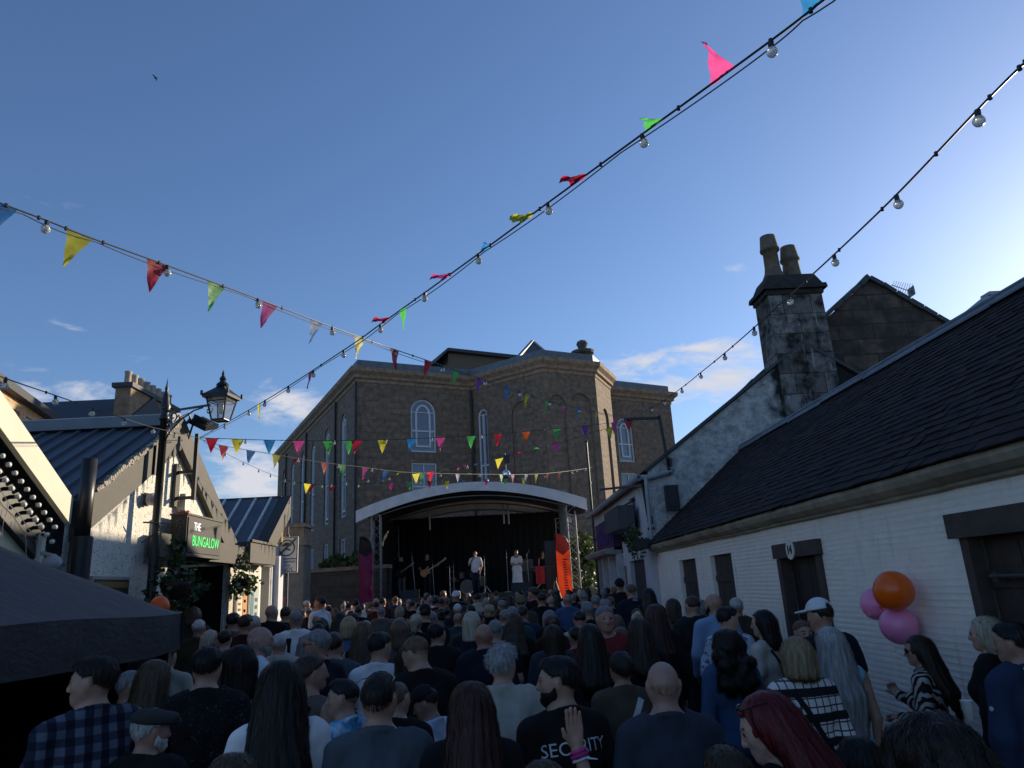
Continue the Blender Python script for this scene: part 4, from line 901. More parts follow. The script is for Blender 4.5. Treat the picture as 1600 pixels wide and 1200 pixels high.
# ================================================================== hanging baskets and planting
def leaf_mat(name, col):
    m, nt, N, L, b = nodes(name); g = N.new('ShaderNodeNewGeometry'); r = N.new('ShaderNodeValToRGB')
    r.color_ramp.elements[0].color = (*[c * .45 for c in col], 1); r.color_ramp.elements[1].color = (*[c * 1.5 for c in col], 1); L.new(g.outputs['Random Per Island'], r.inputs[0]); L.new(r.outputs[0], b.inputs['Base Color']); b.inputs['Roughness'].default_value = .5
    t = N.new('ShaderNodeBsdfTranslucent'); L.new(r.outputs[0], t.inputs[0]); mx = N.new('ShaderNodeMixShader'); mx.inputs[0].default_value = .25; L.new(b.outputs[0], mx.inputs[1]); L.new(t.outputs[0], mx.inputs[2]); L.new(mx.outputs[0], N['Material Output'].inputs[0]); return m
M_LEAF = leaf_mat('leaves_green', (.045, .085, .03)); M_LEAF2 = leaf_mat('leaves_fresh', (.09, .13, .035))
def leaves(mb, blobs, n, size, seed):
    r = random.Random(seed)
    for _ in range(n):
        c, rad = r.choice(blobs); d = Vector((r.gauss(0, 1), r.gauss(0, 1), r.gauss(0, 1))).normalized() * r.uniform(.35, 1.05) ** .6
        p = Vector(c) + Vector((d.x * rad[0], d.y * rad[1], d.z * rad[2])); s = size * r.uniform(.6, 1.4)
        a = Vector((r.gauss(0, 1), r.gauss(0, 1), r.gauss(0, .7) - .3)).normalized(); b_ = a.cross(Vector((r.gauss(0, 1), r.gauss(0, 1), r.gauss(0, 1)))).normalized() * s * .42; a = a * s
        mb.face([p, p + a * .5 + b_, p + a, p + a * .5 - b_])
    return mb
def basket(P, label, size, seed, root):
    e_ = empty('hanging_basket', tuple(P), 0, label, 'hanging basket', 'hanging baskets by the pub door')
    mb = MB(); s = size
    leaves(mb, [((0, 0, .12 * s), (.34 * s, .34 * s, .26 * s)), ((.1 * s, .12 * s, -.1 * s), (.36 * s, .32 * s, .24 * s)), ((-.12 * s, -.18 * s, -.2 * s), (.24 * s, .26 * s, .3 * s)), ((0, 0, .42 * s), (.12 * s, .12 * s, .28 * s)), ((.0, .3 * s, -.22 * s), (.18 * s, .18 * s, .26 * s))], int(520 * s), .095, seed)
    mb.build('foliage', M_LEAF, e_)
    mb = MB(); mb.lathe((0, 0, -.28 * s), [(.05 * s, 0), (.16 * s, .06 * s), (.22 * s, .2 * s), (.23 * s, .26 * s)], 14); mb.build('bowl', plain('brown_bowl', (.04, .014, .012), .7, .2), e_, True)
    mb = MB(); top = Vector((0, 0, .72 * s))
    for a in (0, 2.1, 4.2): mb.tube([Vector((.22 * s * math.cos(a), .22 * s * math.sin(a), -.03 * s)), top], .006, 4)
    mb.build('chain', M_IRON, e_)
    mb = MB(); r0 = Vector(root) - Vector(P); mb.tube([r0, Vector((0, 0, r0.z))], .012, 6); mb.tube([r0 - Z * .3, Vector((0, 0, r0.z)) * .6 + r0 * .4 - Z * .04], .01, 6); mb.tube([Vector((0, 0, r0.z)) + Vector((.06 * math.cos(t), 0, .06 * math.sin(t))) for t in [i * .5 for i in range(11)]], .008, 5); mb.tube([Vector((0, 0, r0.z)), top], .006, 4); mb.build('wall_bracket', M_IRON, e_)
P = Vector(atX(275, 907, LX + .55)); basket(P, 'larger dark leafy hanging basket in shade under the pub sign', 1.0, 3, (LX + .2, P.y - .45, P.z + .85))
P = Vector(atX(380, 903, LX + .35)); basket(P, 'smaller leafy hanging basket against the sunlit wall right of the pub door', .72, 8, (LX + .02, P.y - .25, P.z + .62))
P = Vector(atX(990, 842, 3.25)); iv = empty('ivy_planter', tuple(P), 0, 'trailing dark ivy hanging on the shaded shop front', 'plant')
mb = MB(); leaves(mb, [((0, 0, 0), (.25, .6, .2)), ((0, -.35, -.25), (.18, .22, .3)), ((.05, .3, .15), (.15, .25, .2))], 330, .085, 21); mb.build('foliage', M_LEAF, iv); mb = MB(); mb.box((.1, 0, -.15), (.3, 1.2, .22)); mb.build('trough', M_BLACK, iv)
P = Vector(atY(546, 868, 29.8)); sb = empty('shrub', (P.x, P.y, 0), 0, 'dark shrub with sunlit leaf tips over the boundary wall beside the pink banner', 'shrub')
mb = MB(); leaves(mb, [((-.5, .2, P.z - .35), (.7, .5, .42)), ((.45, .2, P.z - .25), (.65, .5, .5)), ((0, .2, P.z - .9), (1.2, .5, .6))], 900, .2, 31); mb.build('foliage', M_LEAF2, sb); mb = MB(); [mb.tube([(x, .25, 0), (x * 1.1, .2, 1.6), (x * 1.3, .2, P.z - .4)], [.05, .035, .015], 6) for x in (-.5, 0, .45)]; mb.build('stem', M_BROWN, sb)
P = Vector(atY(909, 858, 33)); sb = empty('shrub', (P.x, P.y, 0), 0, 'green shrub glimpsed between the stage and the shop row', 'shrub')
mb = MB(); leaves(mb, [((0, 0, P.z), (.7, .6, .8)), ((.1, .2, P.z - 1), (.8, .6, 1.0))], 700, .22, 33); mb.build('foliage', M_LEAF2, sb); mb = MB(); mb.tube([(0, 0, 0), (.05, 0, P.z - .5)], [.07, .03], 6); mb.build('stem', M_BROWN, sb)
# ================================================================== stage
SY0, SY1, SZ = 28.0, 34.0, 1.92
Pl, Pr, Pc = Vector(atY(556, 797, SY0)), Vector(atY(916, 776, SY0)), Vector(atY(737, 753, SY0))
sx0, sx1 = Pl.x, Pr.x; scx = (sx0 + sx1) / 2; ze, zc2 = (Pl.z + Pr.z) / 2 - .05, Pc.z
def arcz(x, dz=0): t = (x - scx) / ((sx1 - sx0) / 2); return ze + (zc2 - ze) * (1 - t * t) + dz
st = empty('stage', (scx, SY0, 0), 0, 'outdoor stage with arched pale canopy on truss legs and black backdrop', 'stage')
M_CANV = plain('canopy_pvc', (.58, .58, .60), .45, .12, 3, .006)
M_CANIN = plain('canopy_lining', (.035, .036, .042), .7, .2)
n = 26; xs = [sx0 + (sx1 - sx0) * i / n for i in range(n + 1)]
mb = MB()
for i in range(n):
    a, b_ = xs[i], xs[i + 1]; H_ = .42
    mb.face([(a, SY0, arcz(a)), (b_, SY0, arcz(b_)), (b_, SY0, arcz(b_) - H_ * (.8 + .25 * abs((b_ - scx) / 4))), (a, SY0, arcz(a) - H_ * (.8 + .25 * abs((a - scx) / 4)))])
    mb.face([(a, SY0, arcz(a)), (b_, SY0, arcz(b_)), (b_, SY1, arcz(b_)), (a, SY1, arcz(a))])
    mb.face([(a, SY1, arcz(a)), (b_, SY1, arcz(b_)), (b_, SY1, arcz(b_) - H_), (a, SY1, arcz(a) - H_)])
cv = rel(mb.build('canopy', M_CANV, st, weld=True), st)
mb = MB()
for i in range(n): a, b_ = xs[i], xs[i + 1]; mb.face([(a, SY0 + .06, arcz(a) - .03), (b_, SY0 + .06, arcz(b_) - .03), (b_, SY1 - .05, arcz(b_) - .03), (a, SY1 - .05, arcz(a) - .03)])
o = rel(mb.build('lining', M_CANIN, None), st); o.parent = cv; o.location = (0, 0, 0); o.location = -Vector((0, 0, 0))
M_ALLOY = plain('dark_alloy', (.10, .10, .105), .4, .2, 8, 0, .6)
for y in (SY0 + .3, SY0 + 3, SY1 - .3):
    mb = MB(); mb.tube([(a, y, arcz(a) - .5) for a in xs], .03, 6); rel(mb.build('roof_arch', M_ALLOY, st), st)
o = text_part('lettering', 'SWT', .20, (sx1 - .75, SY0 - .01, arcz(sx1 - .75) - .28), (1, 0, -.18), Z, M_BLACK, None, .003); o.parent = cv; o.location = -st.location + Vector((0, 0, 0))
def truss(name, base, top, w=.32, n=12, parent=None):
    base, top = Vector(base), Vector(top); mb = MB(); cr = [(-1, -1), (1, -1), (1, 1), (-1, 1)]
    P = lambda k, t: base.lerp(top, t) + Vector((cr[k % 4][0] * w / 2, cr[k % 4][1] * w / 2, 0))
    for k in range(4):
        mb.tube([P(k, 0), P(k, 1)], .025, 8)
        for i in range(n):
            a, b_ = (k, k + 1) if i % 2 else (k + 1, k); mb.tube([P(a, i / n), P(b_, (i + 1) / n)], .012, 5)
        for t in (0.001, .5, .999): mb.tube([P(k, t), P(k + 1, t)], .018, 5)
    return mb.build(name, M_STEEL, parent)
tl, tr = Vector(atY(588, 870, SY0 + .2)), Vector(atY(896, 860, SY0 + .2))
for x in (tl.x, tr.x):
    for y in (SY0 + .25, SY1 - .3): rel(truss('truss_leg', (x, y, 0), (x, y, arcz(x) - .45), n=16, parent=st), st)
def curtain(mb, a, b_, z0, z1, amp=.05, k=3.2):
    a, b_ = Vector(a), Vector(b_); L = (b_ - a).length; d = (b_ - a) / L; nn = Vector((-d.y, d.x, 0)); m = int(L / .07)
    f = lambda i, z: a + d * L * i / m + nn * amp * (math.sin(i * .07 * 2 * math.pi * k) + .4 * math.sin(i * .51)) + Z * z
    for i in range(m): mb.face([f(i, z0), f(i + 1, z0), f(i + 1, z1), f(i, z1)])
    return mb
ctop = atY(700, 808, SY1 - .4)[2]
mb = MB(); curtain(mb, (tl.x - .2, SY1 - .4, 0), (tr.x + .2, SY1 - .4, 0), SZ, ctop, .06); rel(mb.build('backdrop_curtain', plain('black_wool', (.006, .006, .008), .95, .3), st, True, weld=True), st)
mb = MB(); curtain(mb, (tl.x - .1, SY0 + .8, 0), (tl.x - .1, SY1 - .5, 0), SZ, ctop - .1); rel(mb.build('side_curtain', M_SHADE, st, True, weld=True), st)
mb = MB(); curtain(mb, (tr.x - .15, SY0 + .7, 0), (tr.x - .15, SY0 + 3.0, 0), SZ + 1.75, ctop + .25, .06, 2.2); rel(mb.build('side_curtain', plain('grey_drape', (.20, .21, .19), .9, .25, 6), st, True, weld=True), st)
mb = MB(); mb.box((scx, (SY0 + SY1) / 2, SZ - .08), (tr.x - tl.x + .9, SY1 - SY0 - .1, .16)); rel(mb.build('deck', M_BLACK, st), st)
mb = MB(); mb.box((scx, SY0 + .1, SZ / 2 - .1), (tr.x - tl.x + .8, .03, SZ - .25)); rel(mb.build('skirt', M_SHADE, st), st)
for x in (scx - 1.9, scx + 1.25, scx + 1.45):
    mb = MB(); mb.tube([(x, SY0 + 3, arcz(x) - .52), (x, SY0 + 3, arcz(x) - 1.35)], .035, 6); rel(mb.build('hanging_bar', M_STEEL, st), st)
# side wing under the right eave (dark speaker-like valance)
mb = MB(); mb.lathe((sx1 - .35, SY0 + .4, ze - .42), [(.05, -.14), (.3, -.1), (.42, .05), (.3, .2)], 12); rel(mb.build('rolled_sheet', M_SHADE, st), st)
# ------------------------------------------------ stage kit
def on_stage(px, py, Y): p = Vector(atY(px, py, Y)); return Vector((p.x, Y, SZ))
def micstand(px, Y, h, label, lean=0, boom=0):
    p = on_stage(px, 900, Y); e_ = empty('microphone_stand', tuple(p), 0, label, 'mic stand', 'microphone stands on stage')
    mb = MB(); mb.tube([(0, 0, .03), (lean, 0, h)], .011, 6); mb.lathe((0, 0, 0), [(.15, 0), (.15, .02), (.02, .035)], 12)
    if boom: mb.tube([(lean, 0, h), (lean + boom, -.1, h + .12)], .009, 6)
    mb.build('pole', M_GREYPOLE, e_)
    mb = MB(); t = Vector((lean + boom, -.1 if boom else 0, h + (.12 if boom else 0))); mb.tube([t, t + Vector((0, -.05, .06)), t + Vector((0, -.12, .09)), t + Vector((0, -.16, .10))], [.012, .014, .026, .02], 8); mb.build('microphone', M_BLACK, e_)
micstand(594, 29, 1.55, 'straight mic stand beside the left truss leg', 0)
micstand(649, 29.2, 1.6, 'leaning mic stand between the two guitarists', -.12)
micstand(678, 29.5, 1.25, 'mic stand just right of the bass guitarist', -.05)
micstand(709, 30, 1.2, 'short mic stand left of the drum kit', 0)
micstand(756, 29.8, 1.35, 'mic stand at the right hand of the man in the white shirt', .05)
micstand(793, 30.2, 1.55, 'mic stand at the left side of the woman in white dress', 0)
micstand(826, 30.5, 1.45, 'mic stand in front of the keyboard', -.03, .1)
def drumkit(p):
    e_ = empty('drum_kit', tuple(p), 0, 'dark drum kit behind the singing man', 'drums')
    chrome = plain('chrome', (.7, .7, .72), .2, .1, 8, 0, .9); shell = plain('dark_drum_shell', (.03, .03, .035), .3, .3); skin = plain('drum_skin', (.10, .10, .10), .5, .1); brass = plain('cymbal_brass', (.55, .42, .18), .3, .2, 8, 0, .8)
    def drum(c, r, h, ax='z', name='drum'):
        mb = MB(); mb.lathe(c, [(r, -h / 2), (r, h / 2)], 20, ax); d_ = mb.build(name, shell, e_)
        for s in (-1, 1): mb = MB(); mb.tube([Vector(c) + (Vector((r * math.cos(a), s * h / 2, r * math.sin(a))) if ax == 'y' else Vector((r * math.cos(a), r * math.sin(a), s * h / 2))) for a in [2 * math.pi * i / 20 for i in range(21)]], .012, 5, False); mb.build('hoop', chrome, d_)
        mb = MB(); off = Vector((0, -h / 2 - .003, 0)) if ax == 'y' else Vector((0, 0, h / 2 + .003)); mb.lathe(Vector(c) + off, [(r * .97, -.002), (r * .97, .002)], 20, ax); mb.build('drum_skin', skin, d_)
    drum((0, 0, .3), .3, .42, 'y', 'bass_drum'); drum((-.25, .1, .78), .16, .22, name='tom'); drum((.2, .1, .8), .16, .22, name='tom'); drum((.6, .25, .5), .21, .4, name='floor_tom'); drum((-.55, .35, .62), .18, .15, name='snare')
    for x, y, z in ((-.75, .2, 1.15), (.75, .25, 1.25), (-.6, .45, .95)):
        mb = MB(); mb.lathe((x, y, z), [(.23, -.01), (.06, .01), (.04, .03), (.01, .035)], 20); mb.build('cymbal', brass, e_)
        mb = MB(); mb.tube([(x, y, 0), (x, y, z + .05)], .012, 6); [mb.tube([(x, y, .35), (x + .22 * math.cos(a), y + .22 * math.sin(a), .01)], .01, 5) for a in (0, 2.1, 4.2)]; mb.build('stand', chrome, e_)
drumkit(on_stage(730, 900, 31.6))
def box_speaker(p, w, d, h, rz, label, strip=False, tilt=0):
    e_ = empty('loudspeaker', tuple(p), rz, label, 'loudspeaker')
    mb = MB(); mb.prism([(-w / 2, -d / 2, 0), (w / 2, -d / 2, 0), (w / 2, -d / 2 + tilt, h), (-w / 2, -d / 2 + tilt, h)], (0, d - tilt * .5, 0)); mb.build('cabinet', M_BLACK, e_)
    mb = MB(); mb.box((0, -d / 2 + tilt / 2 - .012, h / 2), (w * .9, .012, h * .9), Matrix.Rotation(-math.atan2(tilt, h), 3, 'X')); mb.build('grille', M_IRON, e_)
    mb = MB(); mb.box((w / 2 + .006, 0, h * .55), (.012, .16, .04)); mb.build('handle', M_DGREY, e_)
    if strip: mb = MB(); mb.box((w / 2 + .03, -d / 2 + .02, h * .66), (.06, .06, h * .62)); mb.build('light_strip', plain('pale_strip', (.5, .49, .46), .5, .1), e_)
box_speaker(on_stage(864, 900, 29) + Z * 0.9, .55, .5, .95, 0, 'tall black speaker stack beside the orange banner', True)
box_speaker(on_stage(864, 900, 29), .6, .55, .88, 0, 'black bass cabinet under the speaker beside the orange banner')
box_speaker(on_stage(812, 900, 28.4), .7, .5, .34, 0, 'black wedge monitor at the stage edge below the woman in white', False, .2)
box_speaker(on_stage(640, 900, 28.4), .7, .5, .3, 0, 'black wedge monitor at the stage edge below the bass guitarist', False, .2)
kb = empty('keyboard', tuple(on_stage(850, 900, 31)), 0, 'keyboard on crossed stand with a red cloth in front of the seated player', 'keyboard')
mb = MB(); mb.box((0, 0, .88), (1.2, .34, .11)); mb.build('keyboard_body', M_BLACK, kb); mb = MB(); mb.box((0, .06, .94), (1.1, .18, .012)); mb.build('keys', plain('ivory_keys', (.6, .6, .56), .4, .1), kb)
mb = MB(); [mb.bar((s * .4, y, 0), (-s * .4, y, .83), .04) for s in (-1, 1) for y in (-.1 + .02 * s, .12 + .02 * s)]; mb.build('stand', M_GREYPOLE, kb)
mb = MB(); curtain(mb, (-.35, -.2, 0), (.05, -.2, 0), .25, .95, .02, 4); mb.build('cloth', plain('red_cloth', (.45, .02, .025), .8, .2), kb)
am = empty('amplifier', tuple(on_stage(823, 900, 32)), 0, 'grey amplifier on a stand behind the woman in white', 'amplifier')
mb = MB(); mb.box((0, 0, 1.05), (.62, .35, .5)); mb.build('case', plain('amp_grey', (.09, .09, .088), .7, .2), am); mb = MB(); mb.box((0, 0, .4), (.5, .4, .8)); mb.build('flight_case', M_BLACK, am)
# easel-like tripod in front of the stage, right
tp = empty('tripod', (Vector(atY(868, 915, 26))).x and (Vector(atY(868, 915, 26)).x, 26, ground_z(26)), 0, 'wooden tripod easel standing before the right speaker', 'tripod')
mb = MB(); zt_ = atY(866, 905, 26)[2] - ground_z(26); [mb.bar((0, 0, zt_), (.55 * math.cos(a), .45 * math.sin(a), 0), .045) for a in (-.5, 2.2, 4.2)]; mb.build('legs', plain('pale_timber', (.26, .2, .13), .7, .2), tp); mb = MB(); mb.lathe((0, 0, zt_ - .05), [(.06, 0), (.06, .1)], 10); mb.build('head', M_BLACK, tp)
# ------------------------------------------------ feather banners
def feather(px_t, px_b, Y, wpx, top_col, col, label, acc):
    t, b_ = Vector(atY(*px_t, Y)), Vector(atY(*px_b, Y)); w = wpx * Y / F * 1.02; x = (t.x + b_.x) / 2
    g = ground_z(Y); e_ = empty('feather_banner', (x, Y, g), 0, label, 'banner', 'feather banners either side of the stage')
    h = t.z - g; z1 = b_.z - g - .35; m = 22
    def P(u, v, yo=0):  # u across 0..1, v up 0..1
        z = z1 + (h - z1) * v; wv = w * (1 if v < .8 else math.sqrt(max(0, 1 - ((v - .8) / .2) ** 2)))
        return Vector((-w / 2 + wv * u, yo + .05 * math.sin(v * 9 + u * 2) * u + .02 * math.sin(v * 31 + u * 5) * u, z))
    mA, mB_ = thin_plastic(col[0], col[1]), thin_plastic(top_col[0], top_col[1])
    mb = MB(); mt = MB()
    nu = 8; vs = .76
    vf = lambda u: vs - .07 * (1 - abs(2 * u - 1))
    for j in range(nu):
        u0, u1 = j / nu, (j + 1) / nu
        for i in range(m): mb.face([P(u0, vf(u0) * i / m), P(u1, vf(u1) * i / m), P(u1, vf(u1) * (i + 1) / m), P(u0, vf(u0) * (i + 1) / m)])
        for i in range(10): f = lambda u, k: vf(u) + (1 - vf(u)) * k / 10; mt.face([P(u0, f(u0, i)), P(u1, f(u1, i)), P(u1, f(u1, i + 1)), P(u0, f(u0, i + 1))])
    s_ = mb.build('sail', mA, e_, True, weld=True); mt.build('sail_top', mB_, e_, True, weld=True)
    mb = MB(); mb.tube([Vector((-w / 2 - .015, 0, 0))] + [P(0, v) - Vector((.015, 0, 0)) for v in (0, .4, .8)] + [P(1, .8 + .2 * math.sin(a)) + Vector((0, 0, .015)) for a in (1.5, 1.2, .9, .6, .3)], .016, 6); mb.build('pole', M_BLACK, e_); mb = MB(); mb.box((-w / 2, 0, .02), (.4, .4, .04)); mb.build('base', M_BLACK, e_)
    mb = MB(); r = random.Random(5)   # column of vertical lettering marks
    for k in range(16):
        v = .08 + .036 * k; mb.face([P(.45, v, -.012), P(.45 + r.uniform(.2, .38), v, -.012), P(.45 + r.uniform(.2, .38), v + .018, -.012), P(.45, v + .018, -.012)])
    mb.build('printed_marks', plain(acc[0], acc[1], .6, .1), s_)
feather((572, 838), (571, 930), 27.2, 19, ('banner_navy', (.02, .012, .03)), ('banner_magenta', (.38, .008, .13)), 'tall magenta feather banner with dark top at the left stage leg', ('banner_dark_marks', (.18, .004, .07)))
feather((879, 833), (882, 930), 27.0, 20, ('banner_dark_red', (.10, .012, .012)), ('banner_orange', (.50, .045, .014)), 'bright orange feather banner with dark red top at the right stage leg', ('banner_rust_marks', (.28, .02, .006)))
# white marquee tents far beyond
for (px, py, Y, w, lab) in ((924, 872, 44, 3.2, 'white pitched tent seen past the stage right leg'),):
    t = Vector(atY(px, py, Y)); e_ = empty('white_tent', (t.x, Y, ground_z(Y)), 0, lab, 'tent'); h = t.z - ground_z(Y)
    mb = MB(); c4 = [Vector((a * w, b_ * w, h - 1.3)) for a, b_ in ((-1, -1), (1, -1), (1, 1), (-1, 1))]
    for k in range(4): mb.face([c4[k], c4[(k + 1) % 4], Vector((0, 0, h))]); mb.face([c4[k], c4[(k + 1) % 4], c4[(k + 1) % 4] - Z * .35, c4[k] - Z * .35])
    mb.build('canopy', plain('white_canvas', (.7, .7, .68), .8, .05), e_)
    for c in c4: mb = MB(); mb.tube([Vector((c.x * .98, c.y * .98, 0)), Vector((c.x * .98, c.y * .98, h - 1.3))], .04, 6); mb.build('leg', M_STEEL, e_)
# thin black lighting pole by the shop
pT, pB = Vector(atX(917, 703, 3.0)), Vector(atX(930, 790, 3.0)); pY = 25.4; pT = Vector(atY(917, 703, pY))
le = empty('string_pole', (pT.x, pY, ground_z(pY)), 0, 'slim black pole at the shop corner carrying a short run of bulbs', 'pole')
mb = MB(); mb.tube([(0, 0, 0), (0, 0, pT.z)], .04, 8); [mb.lathe((0, 0, z), [(.055, 0), (.055, .08)], 8) for z in (3.2, 4.2, 5.2)]; mb.build('post', M_BLACK, le); mb = MB(); mb.lathe((0, 0, pT.z), [(.05, 0), (.06, .04), (.005, .1)], 8); mb.build('finial', M_BLACK, le)
# ================================================================== festoon strings
def plane_through(A, B): d = Vector((B[0] - A[0], B[1] - A[1], 0)).normalized(); return Vector(A), Vector((-d.y, d.x, 0))
def pdist(t): return Vector(EYEV) + Vector(ray(t[0], t[1])) * t[2] / Vector(ray(t[0], t[1])).length
rf_ = random.Random(17)
def festoon(name, label, A, B, way, bulbs, flags, r=.006, extra=None, bulb_r=.03, fs=1.0):
    """A, B: the two ends in metres; way: points of the sag in the vertical plane through A and B"""
    P0, N0 = plane_through(A, B)
    on = lambda x, y: Vector(onplane(x, y, P0, N0))
    ctl = [on(*w) for w in way]
    if ctl[0].y < 9: d0 = (ctl[0] - ctl[1]).normalized(); ctl = [ctl[0] + d0 * 6 + Z * .5, ctl[0] + d0 * 2.5] + ctl   # on past the camera to its other fixing
    if ctl[-1].y < 9: d0 = (ctl[-1] - ctl[-2]).normalized(); ctl = ctl + [ctl[-1] + d0 * 2.5, ctl[-1] + d0 * 6 + Z * .5]
    pts = catmull(ctl); e_ = empty(name, tuple(pts[0]), 0, label, 'light string', 'strings of bulbs and bunting over the street')
    O = e_.location.copy(); rp = [p - O for p in pts]
    mb = MB(); mb.tube(rp, r, 6)
    if extra: mb.tube([p + Z * (-.012 - .02 * math.sin(math.pi * (i % 17) / 17)) + Vector((0, .01, 0)) for i, p in enumerate(rp)], r * .6, 5)
    for i in range(3, len(rp), 7): mb.lathe(rp[i] - Z * .012, [(.009, 0), (.009, .022)], 6)
    mb.build('cable', M_CABLE, e_)
    for (x, y) in bulbs:
        p = on(x, y) - O
        k = min(range(len(rp)), key=lambda i: (rp[i] - p).length); c = Vector((rp[k].x, rp[k].y, rp[k].z))
        j = min(k + 1, len(rp) - 1)
        d = Vector((rf_.uniform(-.1, .1), rf_.uniform(-.1, .1), -1)).normalized()
        mb = MB(); mb.tube([c, c + d * .035], .013, 7); s_ = mb.build('bulb_holder', M_CABLE, e_)
        mb = MB(); q = c + d * (.03 + bulb_r)
        prof = [(bulb_r * math.sin(a), -bulb_r * math.cos(a)) for a in [math.pi * i / 8 for i in range(9)]]; mb.lathe(q, [(max(a, .001), b_) for a, b_ in prof], 10); mb.build('bulb', M_BULB, s_, True)
    for (x, y, col, mode) in flags:
        p = on(x, y) - O; k = min(range(len(rp)), key=lambda i: (rp[i] - p).length); k = min(max(k, 1), len(rp) - 2)
        d = (rp[k + 1] - rp[k - 1]).normalized(); c = rp[k] + d * (p - rp[k]).dot(d); w = .21 * fs; h = .27 * fs
        wind = Vector((-.75, -.35, .1)).normalized()
        if mode == 'u': tip = (Z * 1.0 + wind * .25).normalized() * h * .9
        elif mode == 'f': tip = (Z * .05 + wind * .9 + Vector((rf_.uniform(-.2, .2), 0, rf_.uniform(-.1, .25)))).normalized() * h * .72
        elif mode == 'e': tip = (Z * rf_.uniform(.1, .5) + d * rf_.uniform(-.5, .5) + wind * .25).normalized() * h * .45
        elif mode == 'l': tip = (-Z + Vector((-1, 0, 0)) * rf_.uniform(.10, .38)).normalized() * h
        else: tip = (-Z + wind * rf_.uniform(-.05, .18)).normalized() * h
        nrm = d.cross(tip).normalized(); m = 7; V = []; Fs = []
        for i in range(m + 1):
            t = i / m
            for j in range(5):
                s = j / 4 - .5; pz = c + d * (w * s * (1 - t)) + tip * t
                fl_ = 1.0 if mode in 'fue' else .35; pz += nrm * fl_ * (.035 * fs * math.sin(t * 3.5 + s * 2.5 + x) * t + .012 * math.sin(t * 9 + s * 7)) - Z * .006
                if mode in 'fu': pz += Z * (-.10 * t * t * fs if mode == 'f' else .0) + wind * (.06 * t * t * fs if mode == 'u' else 0)
                V.append(pz)
        for i in range(m):
            for j in range(4): Fs.append((i * 5 + j, i * 5 + j + 1, i * 5 + j + 6, i * 5 + j + 5))
        mb = MB(); mb.raw(V, Fs); mb.build('bunting_flag', FLAG[col], e_, True)
    return e_
BA = Vector((LX + .34, 12.32, 4.93))     # top of the pub's frame
BR = Vector(atY(983, 655, 16.66))                                            # arm of the tall bracket
S2b = pdist((1204, 73, 3.6)); S1b = pdist((74, 353, 5.0)); S3b = pdist((1527, 180, 3.9)); S4b = pdist((10, 597, 6.4)); EP = Vector((pT.x, pY, 5)); LB = Vector((-5.0, 18.7, 4.5))
festoon('bunting_string', 'long high string with wind blown flags from the pub gable to the upper right corner', BA, S2b,
        [(312, 684), (414, 626), (537, 547), (594, 507), (664, 457), (747, 397), (856, 317), (1003, 210), (1204, 64), (1290, -2), (1420, -100)],
        [(1206, 62), (1003, 209), (856, 316), (747, 396), (664, 456), (594, 503), (537, 543), (489, 577), (449, 602), (414, 626), (388, 640), (352, 660)],
        [(1276, 8, 'blue', 'u'), (1128, 120, 'pink', 'u'), (1022, 196, 'green', 'e'), (904, 280, 'red', 'f'), (824, 338, 'yellow', 'f'), (757, 390, 'blue', 'e'), (697, 430, 'pink', 'f'), (630, 482, 'green', 'd'), (603, 500, 'red', 'f'), (486, 577, 'pink', 'd'), (405, 630, 'yellow', 'd')], .006, True, .025, .70)
festoon('bunting_string', 'string with flags from the left edge down to the tall bracket on the white gable', S1b, BR,
        [(-140, 262), (0, 317), (74, 345), (140, 371), (262, 415), (403, 467), (519, 511), (608, 543), (700, 574), (785, 602), (880, 632), (985, 655)],
        [(74, 346), (262, 416), (403, 467), (519, 511), (616, 546), (688, 571), (755, 593), (812, 611), (860, 626), (900, 637)],
        [(2, 320, 'blue', 'l'), (125, 366, 'yellow', 'l'), (246, 409, 'red', 'l'), (338, 444, 'green', 'l'), (422, 474, 'pink', 'l'), (494, 502, 'blue', 'l'), (562, 526, 'yellow', 'l'), (616, 545, 'red', 'd'), (669, 564, 'red', 'l'), (712, 579, 'green', 'l'), (750, 592, 'purple', 'l'), (793, 604, 'blue', 'l'), (824, 613, 'yellow', 'l'), (854, 624, 'green', 'd'), (880, 632, 'pink', 'd'), (902, 637, 'blue', 'l'), (932, 645, 'yellow', 'd'), (962, 651, 'pink', 'l')], .0055, True, .026, .80)
festoon('bulb_string', 'string of clear bulbs from the right edge past the chimney to the tall bracket', S3b, BR,
        [(1680, 28), (1600, 99), (1527, 172), (1400, 305), (1303, 398), (1233, 462), (1178, 512), (1132, 552), (1095, 582), (1065, 606), (1030, 630), (985, 655)],
        [(1527, 172), (1400, 306), (1303, 398), (1233, 461), (1178, 512), (1132, 551), (1096, 581), (1066, 605), (1040, 623), (1017, 638)], [], .006, False, .026)
festoon('bulb_string', 'short string of bulbs across the pub roof at the left edge', S4b, BA, [(-90, 548), (0, 588), (87, 618), (145, 638), (195, 654), (240, 668), (310, 684)], [(10, 592), (87, 618), (145, 638), (195, 654), (237, 667), (275, 677)], [], .005, False, .027)
festoon('bunting_string', 'straight level string of hanging flags from pub frame to tall bracket', BA, BR, [(312, 684), (440, 688), (560, 688), (700, 683), (800, 676), (900, 667), (985, 657)],
        [(385, 687), (525, 688), (604, 687), (680, 684), (756, 680)],
        [(331, 686, 'red', 'd'), (371, 688, 'yellow', 'd'), (421, 689, 'blue', 'd'), (467, 689, 'pink', 'd'), (513, 689, 'green', 'd'), (557, 688, 'red', 'd'), (546, 688, 'green', 'd'), (598, 686, 'yellow', 'd'), (643, 684, 'blue', 'd'), (688, 683, 'pink', 'd'), (736, 680, 'green', 'd'), (778, 677, 'red', 'd'), (822, 674, 'orange', 'd'), (870, 671, 'green', 'd'), (914, 666, 'purple', 'd'), (960, 660, 'pink', 'd')], .0055, False, .026, 1.0)
